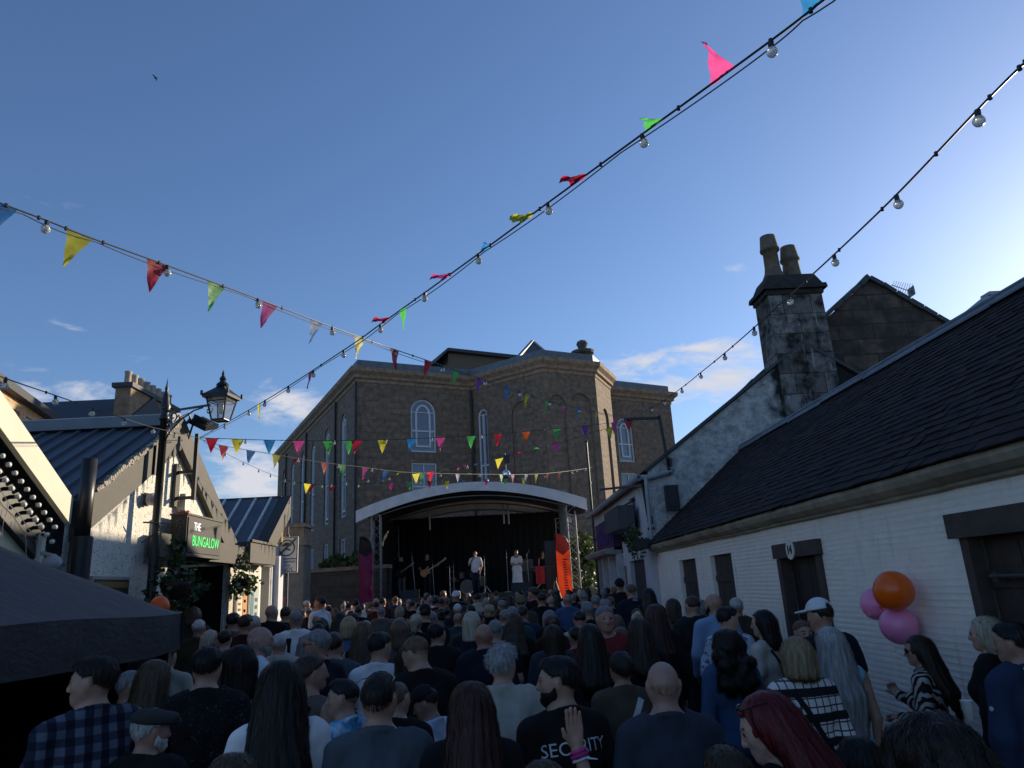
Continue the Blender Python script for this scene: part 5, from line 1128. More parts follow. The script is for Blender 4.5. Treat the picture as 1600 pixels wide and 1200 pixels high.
festoon('bunting_string', 'sagging string of flags from the pub frame to the slim pole by the shop', BA, EP, [(312, 686), (352, 697), (440, 712), (500, 722), (560, 729), (640, 738), (760, 741), (850, 740), (924, 731)],
        [(466, 717), (528, 725), (578, 731), (682, 739), (745, 741), (890, 737), (905, 734), (915, 732)],
        [(349, 697, 'red', 'd'), (392, 704, 'blue', 'd'), (432, 711, 'yellow', 'd'), (472, 718, 'red', 'f'), (507, 722, 'red', 'd'), (535, 726, 'green', 'd'), (571, 731, 'pink', 'l'), (603, 735, 'blue', 'l'), (632, 737, 'yellow', 'f'), (660, 739, 'green', 'd'), (688, 740, 'red', 'f'), (715, 741, 'blue', 'd'), (737, 741, 'yellow', 'f'), (783, 741, 'green', 'd'), (801, 741, 'pink', 'd'), (822, 741, 'blue', 'd'), (838, 741, 'yellow', 'l'), (856, 740, 'red', 'l'), (875, 739, 'red', 'l')], .005, False, .028, .98)
festoon('bunting_string', 'flag string sloping from the tall bracket down to the left near the church', BR, LB, [(985, 657), (940, 672), (880, 690), (820, 706), (760, 721), (700, 733), (640, 741), (560, 751), (500, 757), (442, 750)],
        [(730, 727), (660, 738), (610, 745), (575, 749), (540, 753), (518, 755)],
        [(952, 668, 'yellow', 'd'), (985, 664, 'red', 'd'), (868, 693, 'pink', 'd'), (838, 701, 'green', 'f'), (812, 708, 'red', 'f'), (780, 716, 'yellow', 'l'), (752, 722, 'blue', 'f'), (725, 728, 'pink', 'f'), (697, 733, 'green', 'f'), (672, 737, 'red', 'd'), (650, 740, 'yellow', 'd'), (540, 753, 'blue', 'f'), (480, 757, 'yellow', 'l')], .0045, False, .028, .98)
festoon('bunting_string', 'lowest string of flags and bulbs just above the stage canopy', LB, EP, [(318, 690), (380, 722), (440, 747), (490, 757), (560, 757), (620, 753), (700, 751), (800, 747), (870, 741), (924, 732)],
        [(350, 707), (378, 721), (402, 732), (422, 740), (446, 748), (462, 752), (500, 757), (563, 757), (657, 753), (760, 749), (783, 748), (852, 743), (898, 737)],
        [(486, 757, 'red', 'd'), (519, 757, 'red', 'd'), (582, 756, 'blue', 'f'), (611, 754, 'pink', 'd'), (640, 753, 'green', 'd'), (671, 752, 'red', 'd'), (698, 751, 'yellow', 'd'), (730, 750, 'blue', 'f'), (760, 749, 'pink', 'd'), (790, 748, 'green', 'd'), (818, 746, 'yellow', 'd')], .0045, False, .026, .90)
# disco ball hanging over the stage
P = Vector(atY(791, 741, 26.5)); db = empty('mirror_ball', tuple(P), 0, 'small silver mirror ball hanging above the stage canopy', 'mirror ball')
mb = MB(); r_ = .17
mb.lathe((0, 0, 0), [(max(.002, r_ * math.sin(math.pi * i / 9)), -r_ * math.cos(math.pi * i / 9)) for i in range(10)], 14); mb.build('ball', plain('mirror_tiles', (.75, .76, .78), .12, .3, 20, 0, .95), db)
mb = MB(); mb.tube([(0, 0, .16), (0, 0, .8)], .012, 5); mb.box((.05, 0, .55), (.2, .14, .32)); mb.build('hanger', M_BLACK, db)
# ================================================================== balloons and bird
def balloon_mat(name, col):
    m, nt, N, L, b = nodes(name); c, _ = noise_ramp(nt, coord(nt), 2, tuple(x * .92 for x in col), col); L.new(c, b.inputs['Base Color']); b.inputs['Roughness'].default_value = .3; b.inputs['Subsurface Weight'].default_value = .25; b.inputs['Subsurface Radius'].default_value = (.06, .03, .02); return m
BM = {'orange': balloon_mat('orange_latex', (.85, .13, .006)), 'pink': balloon_mat('pink_latex', (.95, .30, .52)), 'red': balloon_mat('red_latex', (.6, .01, .04))}
def balloon(P, r, col, label, tilt=(0, 0, 0), group=None, s=1.08):
    e_ = empty('balloon', tuple(P), 0, label, 'balloon', group); e_.rotation_euler = tilt
    prof = [(max(.0015, r * math.sin(math.pi * i / 18) * (1 - .12 * max(0, -math.cos(math.pi * i / 18)) * 0 - .10 * (max(0, math.cos(math.pi * i / 18))) * 0)), -r * s * math.cos(math.pi * i / 18) * (1.12 if i < 9 else 1)) for i in range(19)]
    mb = MB(); mb.lathe((0, 0, 0), prof, 28); mb.build('skin', BM[col], e_, True)
    mb = MB(); mb.lathe((0, 0, -r * s * 1.12 - .02), [(.022, 0), (.006, .012), (.012, .03)], 10); mb.build('knot', BM[col], e_)
gb = 'balloons taped to the cottage wall'
balloon(Vector(atX(1397, 922, CX - .24)), .165, 'orange', 'orange balloon on top of the cluster on the white cottage wall', (.5, .6, 0), gb, .98)
balloon(Vector(atX(1371, 943, CX - .17)), .145, 'pink', 'pink balloon half hidden behind the orange one on cottage wall', (-.3, .9, 0), gb, .95)
balloon(Vector(atX(1404, 976, CX - .19)), .158, 'pink', 'pink balloon at the bottom of the cluster on the cottage wall', (.2, -.3, 0), gb, .95)
balloon(Vector(atY(249, 948, 10.2)), .13, 'orange', 'orange balloon showing over the black tent edge')
balloon(Vector(atY(439, 941, 20)), .14, 'red', 'dark red balloon over the heads below the road sign')
P = Vector(atY(243, 122, 70)); bd = empty('bird', tuple(P), 0, 'tiny dark bird flying high in the upper left sky', 'bird')
mb = MB(); mb.tube([(-.22, 0, 0), (-.1, 0, .02), (.08, 0, .03), (.2, 0, .02), (.26, 0, 0)], [.01, .05, .07, .04, .008], 8); mb.build('body', M_BLACK, bd, True)
for s in (-1, 1):
    mb = MB(); mb.prism([(.08, s * .03, .03), (-.08, s * .03, .03), (-.14, s * .35, .1), (-.2, s * .62, .03), (0, s * .36, .11)], (0, 0, .012)); mb.build('wing', M_BLACK, bd)
# ================================================================== people: smooth bodies grown from blended capsules, meshed as one surface
A_ = np.array
def rotm(yaw, pitch, roll):
    cy, sy, cp, sp, cr, sr = math.cos(yaw), math.sin(yaw), math.cos(pitch), math.sin(pitch), math.cos(roll), math.sin(roll)
    return A_([[cy, -sy, 0], [sy, cy, 0], [0, 0, 1]]) @ A_([[1, 0, 0], [0, cp, -sp], [0, sp, cp]]) @ A_([[cr, 0, sr], [0, 1, 0], [-sr, 0, cr]])
PIV = A_([0, -.01, 1.545])
class Field:
    def __init__(s, lo, hi, h):
        s.lo = A_(lo, float); s.h = h; s.n = np.ceil((A_(hi) - s.lo) / h).astype(int) + 1
        s.f = np.full(s.n, 1.0, np.float32); s.ax = [s.lo[i] + h * np.arange(s.n[i]) for i in range(3)]
    def grid(s): return np.meshgrid(*s.ax, indexing='ij', sparse=True)
    def add(s, pr, k=.02, grow=0.0):
        kind = pr[0]
        if kind == 'c': _, a, b, ra, rb = pr; a, b = A_(a, float), A_(b, float); R = max(ra, rb) + grow; lo, hi = np.minimum(a, b) - R, np.maximum(a, b) + R
        else: _, c, r, M = pr; c = A_(c, float); r = A_(r, float) + grow; R = max(r); lo, hi = c - R, c + R
        m = k + 3 * s.h
        i0 = np.clip(np.floor((lo - m - s.lo) / s.h).astype(int), 0, s.n); i1 = np.clip(np.ceil((hi + m - s.lo) / s.h).astype(int) + 1, 0, s.n)
        if (i1 <= i0).any(): return s
        X, Y, Zz = np.meshgrid(s.ax[0][i0[0]:i1[0]], s.ax[1][i0[1]:i1[1]], s.ax[2][i0[2]:i1[2]], indexing='ij', sparse=True)
        if kind == 'c':
            ba = b - a; L2 = max(ba @ ba, 1e-9); t = np.clip(((X - a[0]) * ba[0] + (Y - a[1]) * ba[1] + (Zz - a[2]) * ba[2]) / L2, 0, 1)
            d = np.sqrt((X - a[0] - t * ba[0]) ** 2 + (Y - a[1] - t * ba[1]) ** 2 + (Zz - a[2] - t * ba[2]) ** 2) - (ra + (rb - ra) * t) - grow
        else:
            x, y, z = X - c[0], Y - c[1], Zz - c[2]
            if M is not None: x, y, z = M[0, 0] * x + M[1, 0] * y + M[2, 0] * z, M[0, 1] * x + M[1, 1] * y + M[2, 1] * z, M[0, 2] * x + M[1, 2] * y + M[2, 2] * z
            k0 = np.sqrt((x / r[0]) ** 2 + (y / r[1]) ** 2 + (z / r[2]) ** 2); k1 = np.sqrt((x / r[0] ** 2) ** 2 + (y / r[1] ** 2) ** 2 + (z / r[2] ** 2) ** 2) + 1e-9
            d = k0 * (k0 - 1) / k1
        sl = s.f[i0[0]:i1[0], i0[1]:i1[1], i0[2]:i1[2]]
        q = np.maximum(k - np.abs(sl - d), 0) / k
        sl[...] = np.minimum(sl, d) - q * q * k * .25
        return s
    def mesh(s):
        f = s.f; n = s.n; sg = f < 0
        c = np.zeros(n - 1, np.uint8)
        offs = [(i, j, k) for i in (0, 1) for j in (0, 1) for k in (0, 1)]
        sl = lambda o: tuple(slice(o[a], n[a] - 1 + o[a]) for a in range(3))
        for o in offs: c += sg[sl(o)]
        act = (c > 0) & (c < 8); I = np.argwhere(act)
        if len(I) == 0: return np.zeros((0, 3)), np.zeros((0, 4), int)
        idx = np.full(n - 1, -1, np.int64); idx[act] = np.arange(len(I))
        pos = np.zeros((len(I), 3)); cnt = np.zeros(len(I))
        val = {o: f[I[:, 0] + o[0], I[:, 1] + o[1], I[:, 2] + o[2]] for o in offs}
        for a in offs:
            for ax in range(3):
                if a[ax]: continue
                b = list(a); b[ax] = 1; b = tuple(b); fa, fb = val[a], val[b]; m = (fa < 0) != (fb < 0)
                t = np.where(m, fa / np.where(m, fa - fb, 1), 0)
                for q in range(3): pos[:, q] += m * (a[q] + t * (b[q] - a[q]))
                cnt += m
        V = (I + pos / cnt[:, None]) * s.h + s.lo; Q = []
        for ax in range(3):
            u, v = (ax + 1) % 3, (ax + 2) % 3
            s0 = [slice(1, n[i] - 1) for i in range(3)]; s1 = list(s0); s0[ax] = slice(0, n[ax] - 1); s1[ax] = slice(1, n[ax])
            e = sg[tuple(s0)] != sg[tuple(s1)]; J = np.argwhere(e); st_ = sg[tuple(s0)][e]
            base = J.copy(); base[:, u] += 1; base[:, v] += 1
            def cell(du, dv): t = base.copy(); t[:, u] -= du; t[:, v] -= dv; return idx[t[:, 0], t[:, 1], t[:, 2]]
            q = np.stack([cell(1, 1), cell(0, 1), cell(0, 0), cell(1, 0)], 1); q[~st_] = q[~st_][:, ::-1]; Q.append(q)
        Q = np.concatenate(Q); return V, Q[(Q >= 0).all(1)]
def wob(P, freq, seed, n=7):
    r = np.random.RandomState(seed); o = 0
    for _ in range(n):
        d = r.normal(size=3) * A_(freq); o = o + np.sin(P[0] * d[0] + P[1] * d[1] + P[2] * d[2] + r.uniform(0, 6.28))
    return o / n ** .5
def np_mesh(name, V, Q, mats, mi=None, tri=None, smooth=True):
    me = bpy.data.meshes.new(name); nq = len(Q); nt = 0 if tri is None else len(tri)
    me.vertices.add(len(V)); me.vertices.foreach_set('co', np.asarray(V, np.float32).ravel())
    me.loops.add(nq * 4 + nt * 3); li = np.asarray(Q, np.int32).ravel()
    if nt: li = np.concatenate([li, np.asarray(tri, np.int32).ravel()])
    me.loops.foreach_set('vertex_index', li); me.polygons.add(nq + nt)
    ls = np.concatenate([np.arange(nq) * 4, nq * 4 + np.arange(nt) * 3]).astype(np.int32); me.polygons.foreach_set('loop_start', ls)
    me.polygons.foreach_set('use_smooth', [smooth] * (nq + nt))
    for m in mats: me.materials.append(m)
    if mi is not None: me.polygons.foreach_set('material_index', np.asarray(mi, np.int32))
    me.update(calc_edges=True); me.validate(); return me
# ---------------------------------------------------------------- cloth, skin and hair materials (colour carried by each object)
def objcol(nt): return nt.nodes.new('ShaderNodeObjectInfo').outputs['Color']
def skin_mat():
    m, nt, N, L, b = nodes('skin'); c, h = noise_ramp(nt, coord(nt), 14, (.82, .76, .74), (1.08, 1.02, 1.0), .3, .7, 6); L.new(mixc(nt, 1.0, objcol(nt), c, 'MULTIPLY'), b.inputs['Base Color']); b.inputs['Roughness'].default_value = .5
    b.inputs['Subsurface Weight'].default_value = .12; b.inputs['Subsurface Radius'].default_value = (.012, .005, .003); return m
def lip_mat():
    m, nt, N, L, b = nodes('lips'); L.new(mixc(nt, 1.0, objcol(nt), (.85, .5, .48), 'MULTIPLY'), b.inputs['Base Color']); b.inputs['Roughness'].default_value = .4; return m
M_SKIN, M_LIP, M_EYE, M_BROW = skin_mat(), lip_mat(), plain('eye_dark', (.03, .025, .022), .15, .1), plain('eyebrow', (.10, .065, .045), .8, .2)
def hair_mat():
    m, nt, N, L, b = nodes('hair'); g = N.new('ShaderNodeNewGeometry'); r = N.new('ShaderNodeValToRGB'); r.color_ramp.elements[0].color = (.80, .80, .80, 1); r.color_ramp.elements[1].color = (1.16, 1.15, 1.14, 1); L.new(g.outputs['Random Per Island'], r.inputs[0])
    c, h = noise_ramp(nt, coord(nt, 'Object', (55, 55, 3.5)), 1.0, (.55, .53, .5), (1.25, 1.22, 1.2), .32, .68, 4); L.new(mixc(nt, 1.0, mixc(nt, 1.0, objcol(nt), c, 'MULTIPLY'), r.outputs[0], 'MULTIPLY'), b.inputs['Base Color'])
    b.inputs['Roughness'].default_value = .48; b.inputs['Specular IOR Level'].default_value = .35; bump(nt, b, h, .006, .8); return m
M_HAIR = hair_mat()
def cloth_mat(name='cloth', pat=None):
    m, nt, N, L, b = nodes(name); v = coord(nt); c, h = noise_ramp(nt, v, 5, (.78, .78, .78), (1.12, 1.12, 1.12), .3, .7, 6); col = objcol(nt)
    b.inputs['Roughness'].default_value = .88; b.inputs['Specular IOR Level'].default_value = .25
    def wave(axis, scale, dist=0.0, prof='SIN', wv=None):
        w = N.new('ShaderNodeTexWave'); w.bands_direction = axis; w.wave_profile = prof; w.inputs['Scale'].default_value = scale; w.inputs['Distortion'].default_value = dist; w.inputs['Detail'].default_value = 2; L.new(wv or v, w.inputs['Vector']); return w.outputs[1]
    def step(x, t, soft=.04):
        r = N.new('ShaderNodeMapRange'); r.inputs[1].default_value = t - soft; r.inputs[2].default_value = t + soft; L.new(x, r.inputs[0]); return r.outputs[0]
    if pat == 'plaid':      # navy and grey shirt check
        a, d = step(wave('X', 4.2), .5, .1), step(wave('Z', 4.2), .5, .1)
        col = mixc(nt, a, (.10, .115, .15), (.018, .022, .045)); col = mixc(nt, mixc(nt, .5, d, d), col, mixc(nt, 1.0, col, (.32, .33, .42), 'MULTIPLY'))
    elif pat == 'plaid_light':
        d = step(wave('Z', 2.1), .72, .04); a = step(wave('X', 6), .93, .03); e = step(wave('Z', 6), .93, .03)
        col = mixc(nt, a, (.62, .58, .54), (.05, .045, .05)); col = mixc(nt, e, col, (.05, .045, .05)); col = mixc(nt, d, col, (.014, .013, .015))
    elif pat == 'zebra':
        col = mixc(nt, step(wave('DIAGONAL', 7, 9), .5), (.02, .016, .014), (.42, .38, .33))
    elif pat == 'tiedye':
        q, _ = noise_ramp(nt, v, 9, (.03, .28, .50), (.60, .76, .85), .40, .58, 4); col = q
    elif pat == 'floral':
        q, _ = noise_ramp(nt, v, 22, (.06, .08, .13), (.46, .52, .62), .38, .46, 3); col = q
    elif pat == 'reptile':
        q, _ = noise_ramp(nt, coord(nt, 'Object', (1, 1, .45)), 42, (.03, .03, .032), (.24, .22, .21), .42, .55, 4); col = q
    elif pat == 'speck':
        q, _ = noise_ramp(nt, v, 70, (.008, .008, .009), (.09, .09, .09), .62, .72, 2); col = q
    elif pat == 'backprint':
        sp = N.new('ShaderNodeSeparateXYZ'); L.new(v, sp.inputs[0])
        q, _ = noise_ramp(nt, v, 26, (0, 0, 0), (1, 1, 1), .50, .56, 3)
        def M(op, a, b_=None):
            n_ = N.new('ShaderNodeMath'); n_.operation = op
            for i, z in enumerate((a, b_)):
                if z is None: continue
                if isinstance(z, (int, float)): n_.inputs[i].default_value = z
                else: L.new(z, n_.inputs[i])
            return n_.outputs[0]
        rad = M('ADD', M('POWER', M('DIVIDE', sp.outputs[0], .11), 2), M('POWER', M('DIVIDE', M('SUBTRACT', sp.outputs[2], 1.20), .12), 2)); ins = M('LESS_THAN', rad, 1.0); back = M('LESS_THAN', sp.outputs[1], -.04)
        col = mixc(nt, mixc(nt, 1.0, mixc(nt, 1.0, q, ins, 'MULTIPLY'), back, 'MULTIPLY'), col, (.38, .39, .41))
    L.new(mixc(nt, 1.0, col, c, 'MULTIPLY'), b.inputs['Base Color'])
    _, h2 = noise_ramp(nt, coord(nt, 'Object', (1, 1, .6)), 11, (0, 0, 0), (1, 1, 1), .3, .7, 3); bump(nt, b, h2, .02, .6); return m
M_CLOTH = cloth_mat(); PAT = {p: cloth_mat('cloth_' + p, p) for p in ('plaid', 'plaid_light', 'zebra', 'tiedye', 'floral', 'reptile', 'speck', 'backprint')}
M_LENS = plain('dark_lens', (.01, .01, .012), .08, .1)
# ---------------------------------------------------------------- anatomy (1.75 m figure facing +Y, own right hand at +X)
ARMS = {'down': ((.055, -.03, 1.135), (.05, .035, .885), (0, .15, -1)), 'relaxed': ((.075, -.02, 1.14), (.03, .13, .93), (-.2, .5, -1)), 'front': ((.055, -.03, 1.13), (-.09, .21, 1.12), (-.35, 1, .12)),
        'phone': ((.05, .03, 1.14), (-.13, .24, 1.27), (-.2, .5, .9)), 'fold': ((.05, .05, 1.13), (-.24, .20, 1.13), (-1, .1, .05)), 'mic': ((.06, .09, 1.19), (-.13, .17, 1.46), (-.5, -.2, .8)), 'up': ((.10, .10, 1.36), (.08, .16, 1.63), (0, .05, 1)), 'chin': ((.0, .17, 1.2), (-.15, .15, 1.46), (-.3, -.2, .9)),
        'guitar_fret': ((.16, .03, 1.18), (.30, .23, 1.22), (.2, .3, .6)), 'guitar_pick': ((.14, -.03, 1.15), (-.06, .20, 1.0), (-1, .1, -.3)), 'tap': ((.03, .05, 1.15), (-.05, .30, 1.02), (-.2, 1, -.2)), 'wave': ((.12, .19, 1.46), (.055, .26, 1.735), (-.06, .02, 1))}
def frame_of(d, palm):
    d = A_(d, float); d /= np.linalg.norm(d); p = A_(palm, float); p = p - d * (p @ d); p /= np.linalg.norm(p); return d, p, np.cross(d, p)
def hand_prims(w, d, palm, side, curl=.35, spread=.12, sc=1.0):
    """palm, four fingers of different lengths in two bends, thumb from the side of the palm; side: direction of the thumb"""
    d, p, s = frame_of(d, palm); s = s * side; w = A_(w, float); P = []
    at = lambda a, b, c: w + (d * a + s * b + p * c) * sc
    P.append((('c', at(0, 0, 0), at(.03, 0, 0), .026 * sc, .024 * sc), .012))
    for b in (-.027, -.009, .009, .027): P.append((('c', at(.025, b * .7, 0), at(.085, b * 1.1, .0), .0135 * sc, .0115 * sc), .012))
    for j, (b, l) in enumerate(((.030, .072), (.010, .080), (-.010, .075), (-.029, .058))):
        a0 = at(.088, b, 0); sp = b * spread * 4; c1 = curl * (.6 + .12 * j); q1 = a0 + (d * math.cos(c1) + p * math.sin(c1) + s * sp) * l * .55 * sc; c2 = curl * (1.5 + .2 * j); q2 = q1 + (d * math.cos(c2) + p * math.sin(c2) + s * sp) * l * .5 * sc
        P.append((('c', a0, q1, .0104 * sc, .0096 * sc), .003)); P.append((('c', q1, q2, .0096 * sc, .0082 * sc), .003))
    t0 = at(.025, .026, .006); t1 = at(.062, .054, .016); t2 = at(.092, .062, .026)
    P.append((('c', t0, t1, .015 * sc, .0115 * sc), .010)); P.append((('c', t1, t2, .0115 * sc, .0085 * sc), .004)); return P
def arm_points(pose, sgn, sx):
    e, w, hd = ARMS[pose]; S_ = A_([sgn * sx, -.008, 1.415]); E_ = A_([sgn * (sx + e[0]), e[1], e[2]]); W_ = A_([sgn * (sx + w[0]), w[1], w[2]]); return S_, E_, W_, A_([sgn * hd[0], hd[1], hd[2]])
def torso_prims(sex, w):
    f = sex == 'f'; sx = .172 if f else .192; sx *= (.94 + .06 * w); cw = (.142 if f else .162) * w; P = []
    P += [(('e', (0, -.005, 1.29), (cw, .105 * w, .185), None), .03), (('e', (0, .0, 1.08), ((.128 if f else .146) * w, .098 * w ** 1.3, .17), None), .05), (('e', (0, -.012, .935), ((.168 if f else .16) * w, .118 * w, .125), None), .05)]
    P += [(('c', (-sx * .8, -.012, 1.415), (sx * .8, -.012, 1.415), .056, .056), .04)]
    for s in (-1, 1):
        P.append((('c', (0, -.018, 1.50), (s * sx * .82, -.018, 1.43), .05, .042), .04)); P.append((('e', (s * .085, -.06, 1.30), (.07, .05, .10), None), .03))
        if f: P.append((('e', (s * .075, .085, 1.255), (.062, .052, .062), None), .03))
        else: P.append((('e', (s * .075, .065, 1.31), (.08, .045, .07), None), .03))
    P.append((('c', (0, -.024, 1.44), (0, -.022, 1.492), .060 if not f else .052, .054 if not f else .047), .03))
    if w > 1.1: P.append((('e', (0, .065 * w, 1.07), (.12 * w, .09 * w, .13), None), .06))
    return P, sx
def leg_prims(w, stance=0):
    P = []
    for s in (-1, 1):
        P += [(('c', (s * .088 * w, -.008, .90), (s * .098, .008 + stance * s * .12, .50), .092 * w, .058), .03), (('c', (s * .098, .008 + stance * s * .12, .50), (s * .102, -.02 + stance * s * .05, .10), .058, .038), .02), (('e', (s * .1, -.03 + stance * s * .08, .36), (.05, .055, .12), None), .02)]
    return P
def foot_prims(stance=0): return [(('c', (s * .102, -.045 + stance * s * .05, .048), (s * .118, .135 + stance * s * .05, .034), .046, .036), .02) for s in (-1, 1)]
def head_prims(Rh, sex):
    T = lambda q: PIV + Rh @ (A_(q, float) - PIV); P = []
    c = lambda a, b, ra, rb, k=.02: P.append((('c', T(a), T(b), ra, rb), k)); e = lambda q, r, k=.02: P.append((('e', T(q), r, Rh), k))
    m = sex != 'f'
    e((0, -.012, 1.655), (.0755, .096, .092)); e((0, .034, 1.622), (.060, .058, .086), .03); c((0, .035, 1.583), (0, .060, 1.552), .048, .026 if m else .022, .03)
    for s in (-1, 1):
        c((s * .055, .0, 1.60), (s * .022, .066, 1.556), .022, .018, .03); e((s * .042, .056, 1.622), (.022, .022, .024), .02); c((s * .012, .085, 1.665), (s * .045, .068, 1.665), .010, .010, .012)
        e((s * .031, .073, 1.647), (.0125, .0125, .0105), .003); e((s * .078, -.006, 1.632), (.010, .023, .033), .006); c((s * .082, -.012, 1.655), (s * .086, -.022, 1.64), .007, .006, .004)
    c((0, .090, 1.655), (0, .109, 1.613), .0085, .0125, .012); 
    for s in (-1, 1): e((s * .012, .098, 1.608), (.009, .010, .008), .006)
    c((-.018, .0905, 1.583), (.018, .0905, 1.583), .0075, .0075, .006); c((-.015, .0895, 1.573), (.015, .0895, 1.573), .0075, .0075, .006); e((0, .080, 1.552), (.020, .016, .014), .012)
    P.append((('c', (0, -.022, 1.455), tuple(T((0, -.012, 1.585))), .062 if m else .052, .054 if m else .046), .03)); return P
_bodies = {}
def make_body(sex, w, arms, head, h, hands_h=None, stance=0, key=None):
    hy, hp, hr = head; Rh = rotm(hy, hp, hr); tp, sx = torso_prims(sex, w); armp = []; hands = []
    lo = A_([-.36 * w, -.24, -.01]); hi = A_([.36 * w, .34, 1.80])
    for sg_, po in ((-1, arms[0]), (1, arms[1])):
        S_, E_, W_, hd = arm_points(po, sg_, sx); r = .92 if sex == 'f' else 1.0; r *= .9 + .1 * w
        armp += [(('c', S_, E_, .052 * r, .040 * r), .03), (('c', E_, W_, .041 * r, .028 * r), .015), (('e', S_ * .65 + E_ * .35 + A_([0, .008, 0]), (.046 * r, .05 * r, .08), None), .02)]
        palm = {'front': (0, 0, -1), 'phone': (-sg_, -.5, 0), 'wave': (0, -1, 0.1), 'up': (0, 1, 0), 'mic': (-sg_, -.4, 0), 'chin': (-sg_, -1, 0), 'fold': (0, -1, 0), 'guitar_fret': (-sg_ * .3, -1, .3), 'guitar_pick': (0, -1, 0), 'tap': (0, 0, -1)}.get(po, (-sg_, 0, 0))
        _, p_, s_ = frame_of(hd, palm); fw = s_ @ A_([0, 0, 1]) if po in ('front', 'fold', 'tap', 'guitar_pick') else s_ @ A_([0, 1, 0]) 
        side = 1 if fw >= 0 else -1
        if po in ('wave', 'up'): side = 1 if s_[0] * -sg_ > 0 else -1
        hands += hand_prims(W_, hd, palm, side, {'wave': .12, 'up': .15, 'front': .9, 'phone': 1.0, 'mic': 1.3, 'guitar_fret': 1.0, 'guitar_pick': .9, 'tap': .4}.get(po, .45), .07 if po == 'wave' else .1)
        for q in (E_, W_, W_ + hd / np.linalg.norm(hd) * .2): lo = np.minimum(lo, q - .07); hi = np.maximum(hi, q + .07)
    F_ = Field(lo, hi, h)
    for pr, k in tp + leg_prims(w, stance) + foot_prims(stance) + armp: F_.add(pr, k)
    for pr, k in head_prims(Rh, sex): F_.add(pr, k)
    for pr, k in hands: F_.add(pr, k)
    V, Q = F_.mesh(); C = V[Q].mean(1); L_ = (C - PIV) @ Rh + PIV; mi = np.zeros(len(Q), int)
    d = lambda q, s: np.sqrt((((L_ - A_(q)) / A_(s)) ** 2).sum(1))
    front = L_[:, 1] > .05
    for s in (-1, 1):
        mi[(d((s * .031, .083, 1.6475), (.0125, .02, .007)) < 1) & front] = 1
        mi[(d((s * .033, .085, 1.668), (.019, .03, .0042)) < 1) & front] = 3
    mi[(d((0, .098, 1.578), (.024, .03, .0085)) < 1) & front] = 2
    return np_mesh('body', V, Q, [M_SKIN, M_EYE, M_LIP, M_BROW], mi), sx
